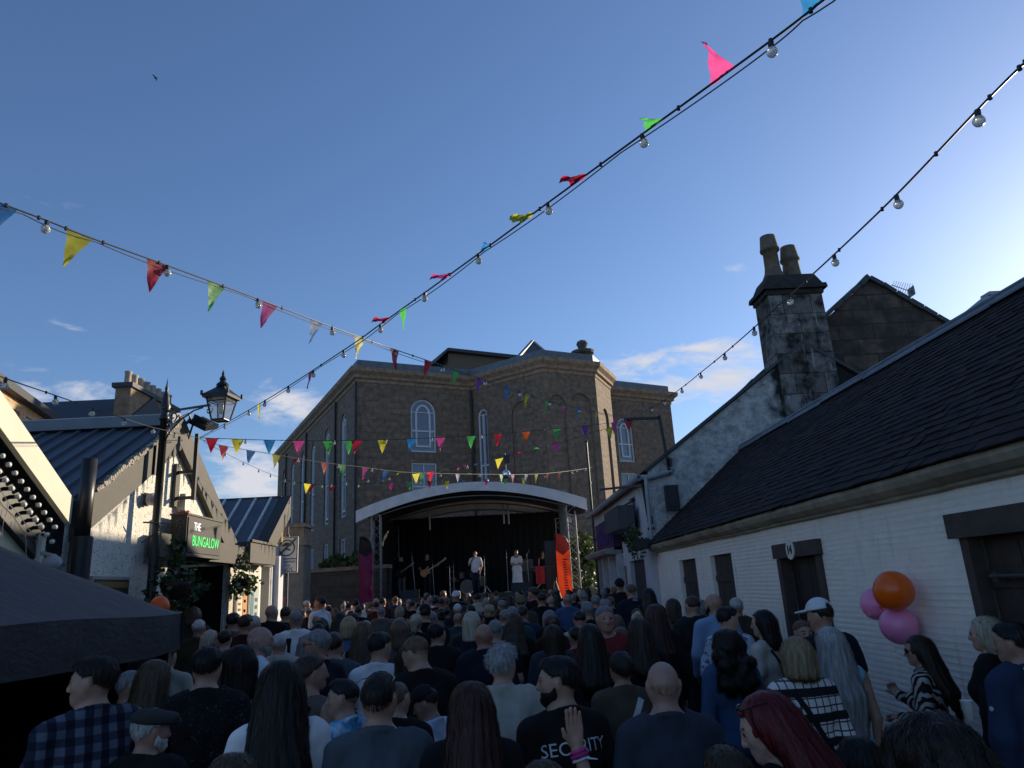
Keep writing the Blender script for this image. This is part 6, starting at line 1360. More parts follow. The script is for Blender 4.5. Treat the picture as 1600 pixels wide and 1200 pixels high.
def make_top(kind, sex, w, arms, h, seed, hair=None):
    """shirt, jumper, jacket, vest or dress: the torso and sleeves grown outwards, with folds, cut at neck, cuff and hem"""
    tp, sx = torso_prims(sex, w); t = {'tee': .012, 'vest': .008, 'long': .015, 'jacket': .024, 'shirt': .014, 'dress': .016}[kind]
    lo = A_([-.36 * w - .05, -.26, .80 if kind != 'dress' else .3]); hi = A_([.36 * w + .05, .36, 1.56])
    F_ = None; pr_ = [(p, k, t + (.016 if i in (1, 2) else 0)) for i, (p, k) in enumerate(tp)]
    for sg_, po in ((-1, arms[0]), (1, arms[1])):
        S_, E_, W_, hd = arm_points(po, sg_, sx); r = .92 if sex == 'f' else 1.0; r *= .9 + .1 * w
        if kind == 'vest': pr_.append((('c', S_ * .8 + A_([0, -.01, 1.40]) * .2, S_ * .9 + A_([0, 0, 1.40]) * .1, .05, .045), .02, 0))
        elif kind in ('tee', 'dress'): M_ = S_ + (E_ - S_) * .62; pr_.append((('c', S_, M_, .056 * r, .056 * r), .03, t * .9)); q = M_
        else: pr_ += [(('c', S_, E_, .056 * r, .052 * r), .03, t), (('c', E_, W_ + (E_ - W_) * .03, .050 * r, .036 * r), .02, t)]
        for q in (E_, W_): lo = np.minimum(lo, q - .09) if kind not in ('tee', 'vest', 'dress') else lo; hi = np.maximum(hi, q + .09) if kind not in ('tee', 'vest', 'dress') else hi
    F_ = Field(lo, hi, h)
    for p, k, g in pr_: F_.add(p, k, g)
    hem = {'tee': .86, 'shirt': .85, 'vest': .9, 'long': .86, 'jacket': .83, 'dress': .36}[kind]
    if kind == 'dress': F_.add(('c', (0, -.01, .95), (0, -.01, .3), .165 * w, .215 * w), .06, .0)
    elif kind == 'jacket': F_.add(('c', (0, -.01, 1.08), (0, -.01, .80), .10 * w, .125 * w), .08, t)
    X, Y, Zz = F_.grid()
    amp = {'tee': .0065, 'vest': .003, 'long': .008, 'jacket': .009, 'shirt': .007, 'dress': .008}[kind]
    nz_ = amp * 1.2 * wob((X, Y, Zz), (16, 16, 9), seed) + amp * .6 * wob((X, Y, Zz), (34, 34, 26), seed + 1) * (h < .02); F_.f += np.minimum(nz_, t * .35)
    F_.f = np.maximum(F_.f, hem - Zz + .008 * np.sin(X * 21 + Y * 17))
    if kind in ('vest', 'dress'): F_.f = np.maximum(F_.f, .125 - np.sqrt(X ** 2 + (Y - .04) ** 2 + ((Zz - 1.54) * .8) ** 2))
    else: F_.f = np.maximum(F_.f, np.minimum(Zz - (1.486 - .40 * Y), .092 - np.sqrt(X ** 2 + (Y + .017) ** 2)))
    if kind in ('jacket', 'shirt'):   # a turned collar round the neck
        G = Field(lo, hi, h); n_ = 14; rc = .072
        for i in range(n_):
            a0, a1 = 2 * math.pi * i / n_, 2 * math.pi * (i + 1) / n_; f = lambda a: (rc * math.cos(a), -.012 + rc * math.sin(a) * 1.0, 1.497 - .022 * math.sin(a))
            G.add(('c', f(a0), f(a1), .017, .017), .012)
        F_.f = np.minimum(F_.f, G.f)
    elif kind in ('tee', 'long'):   # ribbed neckband
        G = Field(lo, hi, h); n_ = 16
        for i in range(n_):
            a0, a1 = 2 * math.pi * i / n_, 2 * math.pi * (i + 1) / n_; rb = (.074 if sex != 'f' else .067); f = lambda a: (rb * math.cos(a), -.017 + rb * math.sin(a), 1.484 - .4 * (-.017 + rb * math.sin(a))); G.add(('c', f(a0), f(a1), .0125, .0125), .012)
        d_ = F_.f - G.f; k_ = .012; q_ = np.maximum(k_ - np.abs(d_), 0) / k_; F_.f = np.minimum(F_.f, G.f) - q_ * q_ * k_ * .25
    V, Q = F_.mesh(); return np_mesh('top', V, Q, [M_CLOTH])
def make_trousers(w, h, stance=0, seed=3):
    tp, sx = torso_prims('m', w); F_ = Field([-.24 * w - .04, -.24, .06], [.24 * w + .04, .22, 1.06], h)
    for p, k in tp[1:3] + leg_prims(w, stance): F_.add(p, k, .012)
    X, Y, Zz = F_.grid(); F_.f += .004 * wob((X, Y, Zz), (14, 14, 18), seed); F_.f = np.maximum(np.maximum(F_.f, Zz - 1.0), .075 - Zz); V, Q = F_.mesh(); return np_mesh('trousers', V, Q, [M_CLOTH])
def make_shoes(h, stance=0):
    F_ = Field([-.2, -.16, -.012], [.2, .28, .12], h)
    for p, k in foot_prims(stance): F_.add(p, k, .010)
    X, Y, Zz = F_.grid(); F_.f = np.maximum(np.maximum(F_.f, Zz - .095), -Zz); V, Q = F_.mesh(); return np_mesh('shoes', V, Q, [M_CLOTH])
def make_hair(kind, head, h, seed, strands=0, length=1.15):
    Rh = rotm(*head); r_ = np.random.RandomState(seed)
    lo, hi = A_([-.17, -.27, 1.42]), A_([.17, .20, 1.86])
    long_ = kind in ('long', 'curly_long', 'wavy', 'pony'); bob = kind in ('bob', 'curly_bob', 'shoulder')
    if long_: lo = A_([-.22, -.30, length - .08])
    if bob: lo = A_([-.20, -.26, (1.38 if kind == 'shoulder' else 1.47)])
    if kind == 'big_curly': lo, hi = A_([-.26, -.32, 1.42]), A_([.26, .24, 1.92])
    F_ = Field(lo, hi, h)  # in the head's own frame, turned afterwards
    t = {'buzz': .0045, 'bald': .0016, 'fade': .007, 'short': .013, 'crop': .010, 'spiky': .014, 'grey_short': .012}.get(kind, .016)
    F_.add(('e', (0, -.012, 1.655), (.0755 + t, .096 + t, .092 + t * .8), None), .01); X, Y, Zz = F_.grid()
    if kind in ('short', 'spiky', 'fade'): F_.add(('e', (0, .022, 1.715), (.062, .068, .045), None), .02)
    if kind == 'short': F_.add(('e', (0, -.05, 1.69), (.078, .062, .062), None), .02)
    if kind == 'bun': F_.add(('e', (0, -.10, 1.735), (.05, .048, .046), None), .015)
    if kind == 'updo': F_.add(('e', (0, -.085, 1.66), (.06, .05, .07), None), .02)
    if kind == 'pony':
        for a, b, ra, rb in (((0, -.10, 1.70), (0, -.16, 1.66), .03, .035), ((0, -.16, 1.66), (0, -.165, length + .03), .04, .02)): F_.add(('c', a, b, ra, rb), .02)
    if bob:
        z0 = 1.45 if kind == 'shoulder' else 1.535
        F_.add(('e', (0, -.028, 1.63), (.098, .092, .118), None), .03)
        for a in np.linspace(math.pi * .98, math.pi * 2.02, 9): F_.add(('c', (.07 * math.cos(a), -.03 + .06 * math.sin(a), 1.64), (.083 * math.cos(a), -.032 + .080 * math.sin(a), z0), .036, .026), .02)
    if kind in ('long', 'wavy', 'curly_long'):
        F_.add(('e', (0, -.022, 1.645), (.094, .098, .11), None), .03); L0 = length
        for a in np.linspace(math.pi * .98, math.pi * 2.02, 9):
            x, y = math.cos(a), math.sin(a); ll = L0 + .03 * r_.uniform(-1, 1) + (.05 if abs(x) > .8 else 0)
            F_.add(('c', (.068 * x, -.035 + .06 * y, 1.63), (.090 * x, -.052 + .075 * y, 1.47), .038, .036), .02); F_.add(('c', (.090 * x, -.052 + .075 * y, 1.47), (.102 * x, -.118 + .045 * y, max(ll, 1.30)), .036, .036), .02)
            if ll < 1.30: F_.add(('c', (.102 * x, -.118 + .045 * y, 1.30), (.088 * x, -.120 + .035 * y, ll), .036, .016), .02)
    if kind in ('curly_long', 'curly_bob', 'big_curly'):
        n_ = 70 if kind != 'big_curly' else 120; R_ = .055 if kind != 'big_curly' else .10
        for _ in range(n_):
            d = r_.normal(size=3); d /= np.linalg.norm(d); d[2] = abs(d[2]) * 1.0 - .35; q = A_([0, -.03, 1.66]) + d * A_([.085, .09, .095]) * (1 + R_ * 4 * r_.uniform(0.2, 1)); F_.add(('e', q, (.03 * r_.uniform(.7, 1.4),) * 3, None), .012)
        if kind == 'curly_long':
            for _ in range(90): F_.add(('e', (r_.uniform(-.13, .13), r_.uniform(-.17, -.05), r_.uniform(length, 1.6)), (.032 * r_.uniform(.7, 1.3),) * 3, None), .012)
    th = np.arctan2(X, Y + .03)
    a_ = {'buzz': .0008, 'bald': .0, 'fade': .002, 'spiky': .006, 'short': .003, 'crop': .003, 'grey_short': .003}.get(kind, .0034)
    if a_:
        F_.f += a_ * (np.sin(th * 19 + 1.5 * np.sin(Zz * 13 + seed)) + .7 * np.sin(th * 31 + 2 * np.sin(Zz * 9 + seed * 2.1))) * (.3 + .7 * np.clip((1.76 - Zz) / .06, 0, 1)) + a_ * .6 * wob((X, Y, Zz), (60, 60, 40), seed)
    if kind in ('spiky',): F_.f -= .012 * np.clip(np.sin(X * 170 + seed) * np.sin(Y * 150), 0, 1) * np.clip((Zz - 1.70) / .05, 0, 1)
    if kind in ('short', 'crop', 'fade', 'grey_short', 'spiky'): F_.f += .013 * np.clip((1.668 - Zz) / .075, 0, 1)
    # hairline: keep the face free
    c_ = (Y - .030) - 1.35 * (Zz - 1.678)
    if kind in ('bald',): c_ = np.maximum(c_, np.where(Zz > 1.66, 1., -1.) * .02 + np.abs(X) * 0)
    elif long_ and kind != 'pony' or bob or kind == 'curly_bob':
        face = np.maximum(np.maximum((.012 + .35 * np.clip(Zz - 1.60, 0, .1)) - Y, np.abs(X) - (.074 + .1 * np.clip(1.60 - Zz, 0, .2))), Zz - 1.712)  # negative inside the face opening
        c_ = -face
    elif kind == 'big_curly': c_ = np.maximum(Y - .06, 0) - 1.0 * (Zz - 1.62)
    else: c_ = np.maximum(c_, np.where((np.abs(X) > .062) & (Zz < 1.668) & (Y > -.030), .02, -1.)) if kind not in ('updo', 'bun', 'pony') else c_
    F_.f = np.maximum(F_.f, np.maximum(c_, -1) * .8)
    V, Q = F_.mesh(); Vs, Qs = [V], [Q]
    if strands and len(V) and kind not in ('bald', 'buzz'):
        g = np.stack(np.gradient(F_.f, h), -1); S = lambda P: tuple(np.clip(np.round((P - F_.lo) / h).astype(int), 0, F_.n - 1).T)
        P = V[r_.choice(len(V), strands)].copy(); lng = long_ or bob or 'curly' in kind; m = 9 if lng else 3; step = (.034 if long_ else .022) if lng else {'short': .007, 'spiky': .010}.get(kind, .004); path = [P.copy()]; nn = []
        for i in range(m):
            n_ = g[S(P)]; n_ = n_ / (np.linalg.norm(n_, axis=1, keepdims=True) + 1e-6); nn.append(n_)
            out = P - A_([0, -.03, 1.70]); out[:, 2] = 0; dn = A_([0, -.05, -1.0]) + out * 4.0 * np.clip((P[:, 2:3] - 1.66) / .1, 0, 1) + r_.normal(size=P.shape) * (.16 if 'curly' not in kind else .5)
            if kind == 'spiky': dn = n_ * .45 + dn * .5 + r_.normal(size=P.shape) * .45
            elif not lng: dn = dn + n_ * .25
            elif 'curly' not in kind: dn = dn + n_ * .05
            if kind != 'spiky' : dn -= n_ * ((dn * n_).sum(1, keepdims=True)) * (.9 if lng else .6)
            dn /= np.linalg.norm(dn, axis=1, keepdims=True) + 1e-6; P = P + dn * step
            if lng: P = P - n_ * np.clip(F_.f[S(P)][:, None] - .002, -.012, .012)
            path.append(P.copy())
        nn.append(nn[-1]); path = np.stack(path, 1); nn = np.stack(nn, 1)
        if lng: ok = ~((np.abs(path[..., 0]) < .085) & (path[..., 1] > .025) & (path[..., 2] < 1.705)).any(1); path, nn = path[ok], nn[ok]; strands = len(path)
        else: e2 = path[:, -1]; ok = ((e2[:, 1] - .03) - 1.35 * (e2[:, 2] - 1.678) < .006) & ~((np.abs(e2[:, 0]) > .06) & (e2[:, 2] < 1.66) & (e2[:, 1] > -.03)); path, nn = path[ok], nn[ok]; strands = len(path)
        tg = np.gradient(path, axis=1); sd = np.cross(tg, nn); sd /= np.linalg.norm(sd, axis=2, keepdims=True) + 1e-6
        wd = (.0012 if lng else .0010) * (1 - .75 * np.linspace(0, 1, m + 1) ** 2)[None, :, None] * r_.uniform(.6, 1.4, (strands, 1, 1)); lift = nn * (.0015 + .003 * r_.uniform(0, 1, (strands, 1, 1)))
        a, b = path + sd * wd + lift, path - sd * wd + lift; SV = np.stack([a, b], 2).reshape(-1, 3); base = np.arange(strands)[:, None] * (m + 1) * 2 + np.arange(m)[None, :] * 2
        SQ = np.stack([base, base + 1, base + 3, base + 2], -1).reshape(-1, 4) + len(V); Vs.append(SV); Qs.append(SQ)
    V = np.concatenate(Vs); Q = np.concatenate(Qs); V = (V - PIV) @ Rh.T + PIV
    return np_mesh('hair', V, Q, [M_HAIR])
def make_beard(head, h, seed, t=.007):
    Rh = rotm(*head); F_ = Field([-.1, -.05, 1.49], [.1, .15, 1.68], h); I3 = np.eye(3)
    for pr, k in head_prims(I3, 'm')[:12]: F_.add(pr, k, t)
    X, Y, Zz = F_.grid(); F_.f += .0025 * wob((X, Y, Zz), (90, 90, 90), seed); low = np.maximum(Zz - (1.597 + .9 * np.clip(.035 - Y, 0, .04)), -(Y + .004))
    mouth = .016 - np.sqrt((X * .6) ** 2 + (Zz - 1.578) ** 2 + np.minimum(Y - .075, 0) ** 2 * 9); F_.f = np.maximum(np.maximum(F_.f, low), mouth)
    V, Q = F_.mesh(); V = (V - PIV) @ Rh.T + PIV; return np_mesh('beard', V, Q, [M_HAIR])
def make_cap(kind, head, h):
    Rh = rotm(*head); F_ = Field([-.14, -.17, 1.60], [.14, .26, 1.86], h)
    if kind == 'baseball':
        F_.add(('e', (0, -.008, 1.665), (.094, .112, .115), None), .01); X, Y, Zz = F_.grid(); F_.f = np.maximum(F_.f, 1.685 - Zz - .1 * np.clip(-Y, 0, .1) * 0); G = Field([-.14, -.17, 1.60], [.14, .26, 1.86], h)
        G.add(('e', (0, .115, 1.690), (.075, .085, .012), None), .01); F_.f = np.minimum(F_.f, G.f); F_.f = np.maximum(F_.f, .028 - np.sqrt(X ** 2 * .45 + (Zz - 1.70) ** 2 + np.clip(Y + .095, 0, 1) ** 2 * 6))
    elif kind == 'flat':
        F_.add(('e', (0, -.01, 1.695), (.105, .118, .062), Rx(-.10)), .02); F_.add(('e', (0, .07, 1.70), (.088, .075, .035), Rx(.25)), .03); X, Y, Zz = F_.grid(); F_.f = np.maximum(F_.f, 1.672 - Zz + .25 * Y * 0); F_.add(('e', (0, .115, 1.682), (.07, .05, .012), Rx(.15)), .012)
    elif kind == 'beanie': F_.add(('e', (0, -.015, 1.665), (.092, .11, .115), None), .01); X, Y, Zz = F_.grid(); F_.f += .002 * np.sin(np.arctan2(X, Y) * 34); F_.f = np.maximum(F_.f, 1.668 - Zz + .25 * Y)
    V, Q = F_.mesh(); V = (V - PIV) @ Rh.T + PIV; return np_mesh('cap', V, Q, [M_CLOTH])
def Rx(a): c, s = math.cos(a), math.sin(a); return A_([[1, 0, 0], [0, c, -s], [0, s, c]])
def make_glasses(head, up=0.0, back=0.0):
    Rh = rotm(*head); mb = MB(); T = lambda q: tuple(PIV + Rh @ (A_(q) + A_([0, back, up]) - PIV))
    for s in (-1, 1):
        ring = [T((s * .034 + .026 * math.cos(a), .099 - .02 * abs(math.cos(a)) * (1 if math.cos(a) * s > 0 else 0), 1.648 + .021 * math.sin(a))) for a in [2 * math.pi * k / 14 for k in range(14)]]
        mb.prism(ring, tuple(Rh @ A_([0, -.004, 0]))); mb.tube([T((s * .06, .088, 1.655)), T((s * .082, .03, 1.655)), T((s * .086, -.03, 1.648))], .0028, 5)
    mb.tube([T((-.01, .101, 1.652)), T((.01, .101, 1.652))], .003, 5); me = bpy.data.meshes.new('glasses'); me.from_pydata(mb.v, [], mb.f); me.materials.append(M_LENS); me.validate(); return me
def link(name, me, parent, col=None, mat=None):
    o = bpy.data.objects.new(name, me); COL.objects.link(o); o.parent = parent
    if col is not None: o.color = (*col, 1)
    if mat is not None: o.material_slots[0].link = 'OBJECT'; o.material_slots[0].material = mat
    return o
def bvh_of(me): return BVHTree.FromPolygons([v.co for v in me.vertices], [p.vertices for p in me.polygons])
def strap_on(parent, bv, pts, width, col, front=False, name='bag_strap'):
    """a strap lying on the garment: points (x, z) on the back (or front), dropped onto the cloth"""
    P = [Vector((x, 0, z)) for x, z in pts]; P = catmull(P, 6); d = -1 if front else 1; rows = []
    for i, p in enumerate(P):
        t = (P[min(i + 1, len(P) - 1)] - P[max(i - 1, 0)]).normalized(); n_ = Vector((-t.z, 0, t.x)) * width / 2; rw = []
        for q in (p + n_, p - n_):
            h_ = bv.ray_cast(Vector((q.x, -.6 * d, q.z)), Vector((0, d, 0))); y = h_[0].y if h_[0] is not None else (rows[-1][0].y if rows else -.12 * d); rw.append(Vector((q.x, y - .006 * d, q.z)))
        rows.append(rw)
    mb = MB()
    for (a, b), (c, e) in zip(rows[:-1], rows[1:]): mb.face([a, b, e, c]); o_ = Vector((0, -.004 * d, 0)); mb.face([a + o_, b + o_, e + o_, c + o_]); mb.face([a, a + o_, c + o_, c]); mb.face([b, b + o_, e + o_, e])
    me = bpy.data.meshes.new(name); me.from_pydata(mb.v, [], mb.f); me.materials.append(M_CLOTH); return link(name, me, parent, col)
def text_on(parent, bv, txt, size, x, z, mat, arc=0.0, sx=1.0):
    V, Fs = text_mesh(txt, size, .0, 'CENTER'); mb = MB(); bm = bmesh.new(); vs = [bm.verts.new(v) for v in V]
    for f in Fs:
        try: bm.faces.new([vs[i] for i in f])
        except ValueError: pass
    bmesh.ops.triangulate(bm, faces=bm.faces); bmesh.ops.subdivide_edges(bm, edges=bm.edges, cuts=1, use_grid_fill=True); bm.verts.index_update(); out = []
    for v in bm.verts:
        X, Zq = x + v.co.x * sx, z + v.co.y + arc * (v.co.x * sx) ** 2; h_ = bv.ray_cast(Vector((X, -.6, Zq)), Vector((0, 1, 0))); out.append((X, (h_[0].y if h_[0] is not None else -.1) - .006, Zq))
    fs = [[v.index for v in f.verts] for f in bm.faces]; bm.free(); me = bpy.data.meshes.new('lettering'); me.from_pydata(out, [], fs); me.materials.append(mat); return link('lettering', me, parent)
_cache = {}
def cached(key, fn):
    if key not in _cache: _cache[key] = fn()
    return _cache[key]
def person(loc, rz, scale, label, group=None, sex='m', w=1.0, head=(0, 0, 0), arms=('down', 'down'), hair='short', hcol=(.02, .013, .009), skin=(.50, .33, .25), top='tee', tcol=(.012, .012, .014), pat=None, pcol=(.018, .022, .035), h=.016, strands=0, length=1.15, beard=None, extras=(), seed=1, stance=0, share=None, legs=True):
    """one figure: an Empty at the feet, the body one continuous mesh, hair and each garment its children"""
    e_ = empty('person', loc, rz, label, 'person', group); e_.scale = (scale,) * 3
    K = (share,) if share is not None else (id(e_), seed, label)
    body, sx = cached(('b', sex, w, head, arms, h, stance) + (() if share is not None else ()), lambda: make_body(sex, w, arms, head, h, stance=stance)); link('body', body, e_, skin)
    tm = cached(('t', top, sex, w, arms, h, seed % 3), lambda: make_top(top, sex, w, arms, h, seed % 3 + 11))
    to = link({'tee': 't_shirt', 'long': 'jumper', 'jacket': 'jacket', 'shirt': 'shirt', 'vest': 'vest_top', 'dress': 'dress'}[top], tm, e_, tcol, PAT[pat] if pat else None)
    if legs:
        link('trousers', cached(('l', w, h, stance), lambda: make_trousers(w, max(h, .016), stance)), e_, pcol); link('shoes', cached(('s', h, stance), lambda: make_shoes(max(h, .013), stance)), e_, (.015, .014, .014))
    if hair == 'bald': hcol = tuple(.88 * a + .12 * b for a, b in zip(skin, hcol))
    if hair != 'none': link('hair', cached(('h', hair, head, h, seed % 5, strands, length), lambda: make_hair(hair, head, min(h, .014) if strands else h, seed % 5 + 3, strands, length)), e_, hcol)
    if beard: link('beard', cached(('bd', head, h), lambda: make_beard(head, min(h, .012), 5)), e_, beard)
    bv = None
    for x in extras:
        if x[0] in ('strap', 'text') and bv is None: bv = bvh_of(tm)
        if x[0] == 'strap': strap_on(to, bv, x[1], x[2], x[3], len(x) > 4)
        elif x[0] == 'text': text_on(to, bv, *x[1:])
        elif x[0] == 'cap': link({'baseball': 'baseball_cap', 'flat': 'flat_cap', 'beanie': 'knitted_hat'}[x[1]], make_cap(x[1], head, .010), e_, x[2])
        elif x[0] == 'glasses': link('sunglasses' if x[1] else 'glasses', make_glasses(head, *x[2]), e_)
        elif x[0] == 'fn': x[1](e_, to, tm, sx)
    return e_
# ================================================================== the crowd
HC = dict(blk=(.008, .007, .007), dbr=(.016, .010, .007), br=(.042, .025, .015), lbr=(.105, .068, .04), bl=(.34, .26, .15), wbl=(.48, .42, .31), gr=(.20, .20, .21), wh=(.52, .51, .50), red=(.13, .010, .014), sand=(.14, .085, .045), silv=(.40, .40, .41), aub=(.06, .022, .015))
TC = dict(black=(.008, .0075, .008), navy=(.009, .011, .021), white=(.76, .74, .74), grey=(.085, .082, .082), blue=(.02, .033, .07), lblue=(.22, .32, .48), denim=(.07, .085, .10), red=(.17, .018, .02), green=(.012, .018, .015), olive=(.045, .038, .02), cream=(.44, .40, .33), tan=(.075, .055, .035), maroon=(.045, .012, .013), taupe=(.12, .10, .085), slate=(.034, .040, .055), pink=(.3, .14, .16), teal=(.018, .06, .065))
SK = [(.43, .26, .185), (.39, .23, .16), (.47, .29, .21), (.35, .20, .14)]
R_ = math.radians
placed = []; refs = []
GRP = 'people in the crowd watching the stage'
def put(px, py, d, rz, head, sex, w, hair, hc, top, tc, pat, arms, label, ref=None, extras=(), stance=0, **kw):
    d *= 1.03 * math.sqrt(1 + ((px - 800) / F) ** 2 + ((py - 600) / F) ** 2)
    p = atY(px, py, d); g = ground_z(d); s = (p[2] - g) / (1.758 if hair not in ('big_curly',) else 1.80)
    h = .0105 if d < 4.8 else (.014 if d < 7.5 else .02)
    h = kw.pop('hh', h); st = kw.pop('strands', 5200 if d < 4.4 else 3000 if d < 6 else 1100 if d < 8.5 else 0)
    k = len(placed); placed.append((p[0], d, label)); refs.append((p[0], d, ref or label))
    sk = kw.pop('skin', SK[k % 4])
    return person((p[0], d, g), R_(rz), s, label, GRP, sex, w, (R_(head[0]), R_(head[1]), R_(kw.pop('tilt', 0))), arms, hair, HC[hc], sk, top, TC[tc] if isinstance(tc, str) else tc, pat, h=h, strands=st, seed=k, extras=extras, **kw)
D = ('down', 'down'); RX = ('relaxed', 'relaxed'); FR = ('front', 'front'); PH = ('front', 'phone'); FO = ('fold', 'fold'); DF = ('down', 'front')
BLK = (.008, .008, .009)
def striped_collar(e_, to, tm, sx):
    for k, (r, z) in enumerate(((.094, 1.487), (.100, 1.466))):
        mb = MB(); mb.tube([(r * math.cos(a), -.012 + r * math.sin(a), z - .026 * math.sin(a)) for a in [2 * math.pi * i / 20 for i in range(21)]], .006, 6, False); me = bpy.data.meshes.new('collar_stripe'); me.from_pydata(mb.v, [], mb.f); me.materials.append(M_CLOTH); link('collar_stripe', me, to, (.6, .6, .62))
def wristbands(e_, to, tm, sx):
    S_, E_, W_, hd = arm_points('wave', 1, sx); d = (W_ - E_) / np.linalg.norm(W_ - E_); u = np.cross(d, A_([0, 1, 0])); u /= np.linalg.norm(u); v = np.cross(d, u)
    for off, r, t, c in ((-.012, .034, .007, (.55, .05, .25)), (-.030, .036, .009, (.42, .03, .18)), (-.048, .037, .005, (.65, .62, .66))):
        mb = MB(); mb.tube([W_ + d * off + (u * math.cos(a) + v * math.sin(a)) * r for a in [2 * math.pi * i / 18 for i in range(19)]], t, 6, False); me = bpy.data.meshes.new('wristband'); me.from_pydata(mb.v, [], mb.f); me.materials.append(M_CLOTH); link('wristband', me, e_, c)
    mb = MB(); q = W_ + d * -.04 + u * .036; mb.tube([q, q + A_([.05, -.03, .012]), q + A_([.10, -.05, .006])], [.004, .005, .002], 5); me = bpy.data.meshes.new('ribbon_tail'); me.from_pydata(mb.v, [], mb.f); me.materials.append(M_CLOTH); link('ribbon_tail', me, e_, (.7, .7, .74))
def sleeve_badge(e_, to, tm, sx):
    bv = bvh_of(tm); h_ = bv.ray_cast(Vector((-.6, -.02, 1.30)), Vector((1, 0, 0)))
    if h_[0] is not None:
        mb = MB(); mb.lathe(h_[0] + Vector((-.005, 0, 0)), [(.013, -.003), (.013, .003)], 12, 'x'); me = bpy.data.meshes.new('badge'); me.from_pydata(mb.v, [], mb.f); me.materials.append(M_CLOTH); link('badge', me, to, (.5, .5, .52))
M_PRINT = plain('white_print', (.55, .55, .57), .7, .12, 30)
M_PRINT2 = plain('grey_print', (.30, .31, .33), .7, .12, 30)
# -------- front rows, left to right
put(152, 1025, 3.35, 44, (54, -4), 'm', 1.08, 'short', 'dbr', 'shirt', 'navy', 'plaid', D, 'person in navy and grey checked shirt beside the black tent, head turned left', 'checked shirt')
put(205, 1045, 4.5, -25, (-30, -4), 'm', 1.0, 'buzz', 'gr', 'tee', 'navy', None, D, 'person with close shaved grey head just right of the checked shirt', 'shaved grey head', tilt=0)
put(245, 1031, 4.3, -8, (-8, 0), 'f', 1.0, 'wavy', 'lbr', 'jacket', 'black', None, RX, 'person with streaky fair wavy hair in black jacket by the tent pole', 'streaky fair hair', length=1.3)
put(235, 1106, 3.3, -22, (-20, -8), 'm', 1.1, 'crop', 'wh', 'jacket', 'black', None, D, 'person in dark grey flat cap with white beard facing right, bottom left', 'flat cap', [('cap', 'flat', (.035, .033, .032))], beard=HC['wh'])
put(325, 1010, 4.2, 12, (-6, -5), 'm', 1.1, 'short', 'blk', 'tee', 'black', 'speck', FR, 'person with thick black hair in black speckled tee holding something at the waist', 'black speckled tee')
put(375, 1008, 4.6, 22, (10, 0), 'f', 1.0, 'shoulder', 'dbr', 'long', 'grey', 'reptile', DF, 'person with dark shoulder length hair in grey reptile print blouse', 'reptile print blouse')
put(440, 1033, 3.3, 8, (4, -2), 'f', 1.0, 'long', 'dbr', 'tee', 'white', None, RX, 'person with very long straight dark hair over a white tee', 'white tee with long dark hair', length=1.17)
put(487, 1022, 4.6, -38, (-25, -3), 'f', .98, 'updo', 'br', 'vest', 'taupe', None, ('down', 'front'), 'person with brown tied up hair and black shoulder strap, face turned right', 'taupe vest', [('strap', [(.10, 1.44), (.06, 1.30), (-.02, 1.12), (-.10, .98)], .03, BLK)])
put(537, 1060, 4.2, 62, (25, -3), 'm', .88, 'fade', 'blk', 'tee', 'lblue', 'tiedye', RX, 'young person in bright blue tie-dye tee with black hair facing left', 'blue tie-dye tee')
put(592, 1051, 3.3, -3, (-4, 0), 'm', 1.02, 'fade', 'dbr', 'shirt', 'denim', None, D, 'person in faded denim shirt with sunglasses pushed up on short dark hair', 'denim shirt', [('glasses', True, (.078, -.045))])
put(407, 977, 5.9, -62, (-12, -4), 'm', 1.22, 'bald', 'wh', 'tee', (.60, .66, .69), None, RX, 'bald bearded person in pale tee facing right, behind the reptile print blouse', 'bald head in pale tee', beard=HC['gr'], skin=(.42, .24, .18))
put(497, 982, 5.6, 55, (25, -4), 'm', 1.08, 'grey_short', 'gr', 'tee', 'navy', None, RX, 'person with cropped grey hair and glasses in navy tee facing left', 'grey hair and glasses', [('glasses', False, (0, 0))])
put(592, 987, 5.8, -12, (-22, -6), 'm', 1.05, 'short', 'blk', 'tee', 'white', None, FR, 'person with black hair in plain white tee, back to camera, behind the denim shirt', 'plain white tee')
put(657, 990, 5.1, 22, (40, -28), 'm', 1.08, 'crop', 'sand', 'tee', 'black', None, PH, 'person with cropped sandy hair in black tee looking down at their hands', 'cropped sandy hair')
put(637, 1008, 5.7, 6, (0, 0), 'f', 1.05, 'shoulder', 'br', 'tee', (.22, .26, .33), None, D, 'person in blue grey top with a dark strap across the back', 'blue grey top', [('strap', [(.09, 1.43), (.04, 1.28), (-.05, 1.12), (-.12, .95)], .035, (.012, .014, .02))])
put(672, 1070, 4.6, 55, (30, -26), 'm', .84, 'crop', 'dbr', 'tee', (.55, .60, .70), None, PH, 'young person in black baseball cap and pale football shirt looking down left', 'black cap', [('cap', 'baseball', (.010, .010, .012))])
put(620, 1063, 4.35, -14, (-10, -5), 'm', .9, 'buzz', 'lbr', 'tee', 'black', None, D, 'young person in black tee with small grey print, squeezed behind the denim shirt', 'black tee with print', [('text', 'SEP7', .085, .05, 1.17, M_PRINT2)])
put(735, 1065, 3.25, 3, (2, 0), 'f', 1.0, 'long', 'aub', 'jacket', 'black', None, D, 'person with long straight auburn hair and black jacket, bottom centre', 'long auburn hair', length=1.16)
put(783, 1007, 4.4, -6, (-14, -2), 'f', 1.15, 'spiky', 'silv', 'jacket', 'cream', None, RX, 'person with tousled silver hair in cream fleece jacket', 'cream fleece')
put(755, 973, 6.6, 4, (0, -2), 'm', 1.06, 'bald', 'dbr', 'jacket', 'navy', None, D, 'bald person in navy jacket seen from behind, left of the tousled silver hair', 'bald head in navy', skin=(.36, .19, .14))
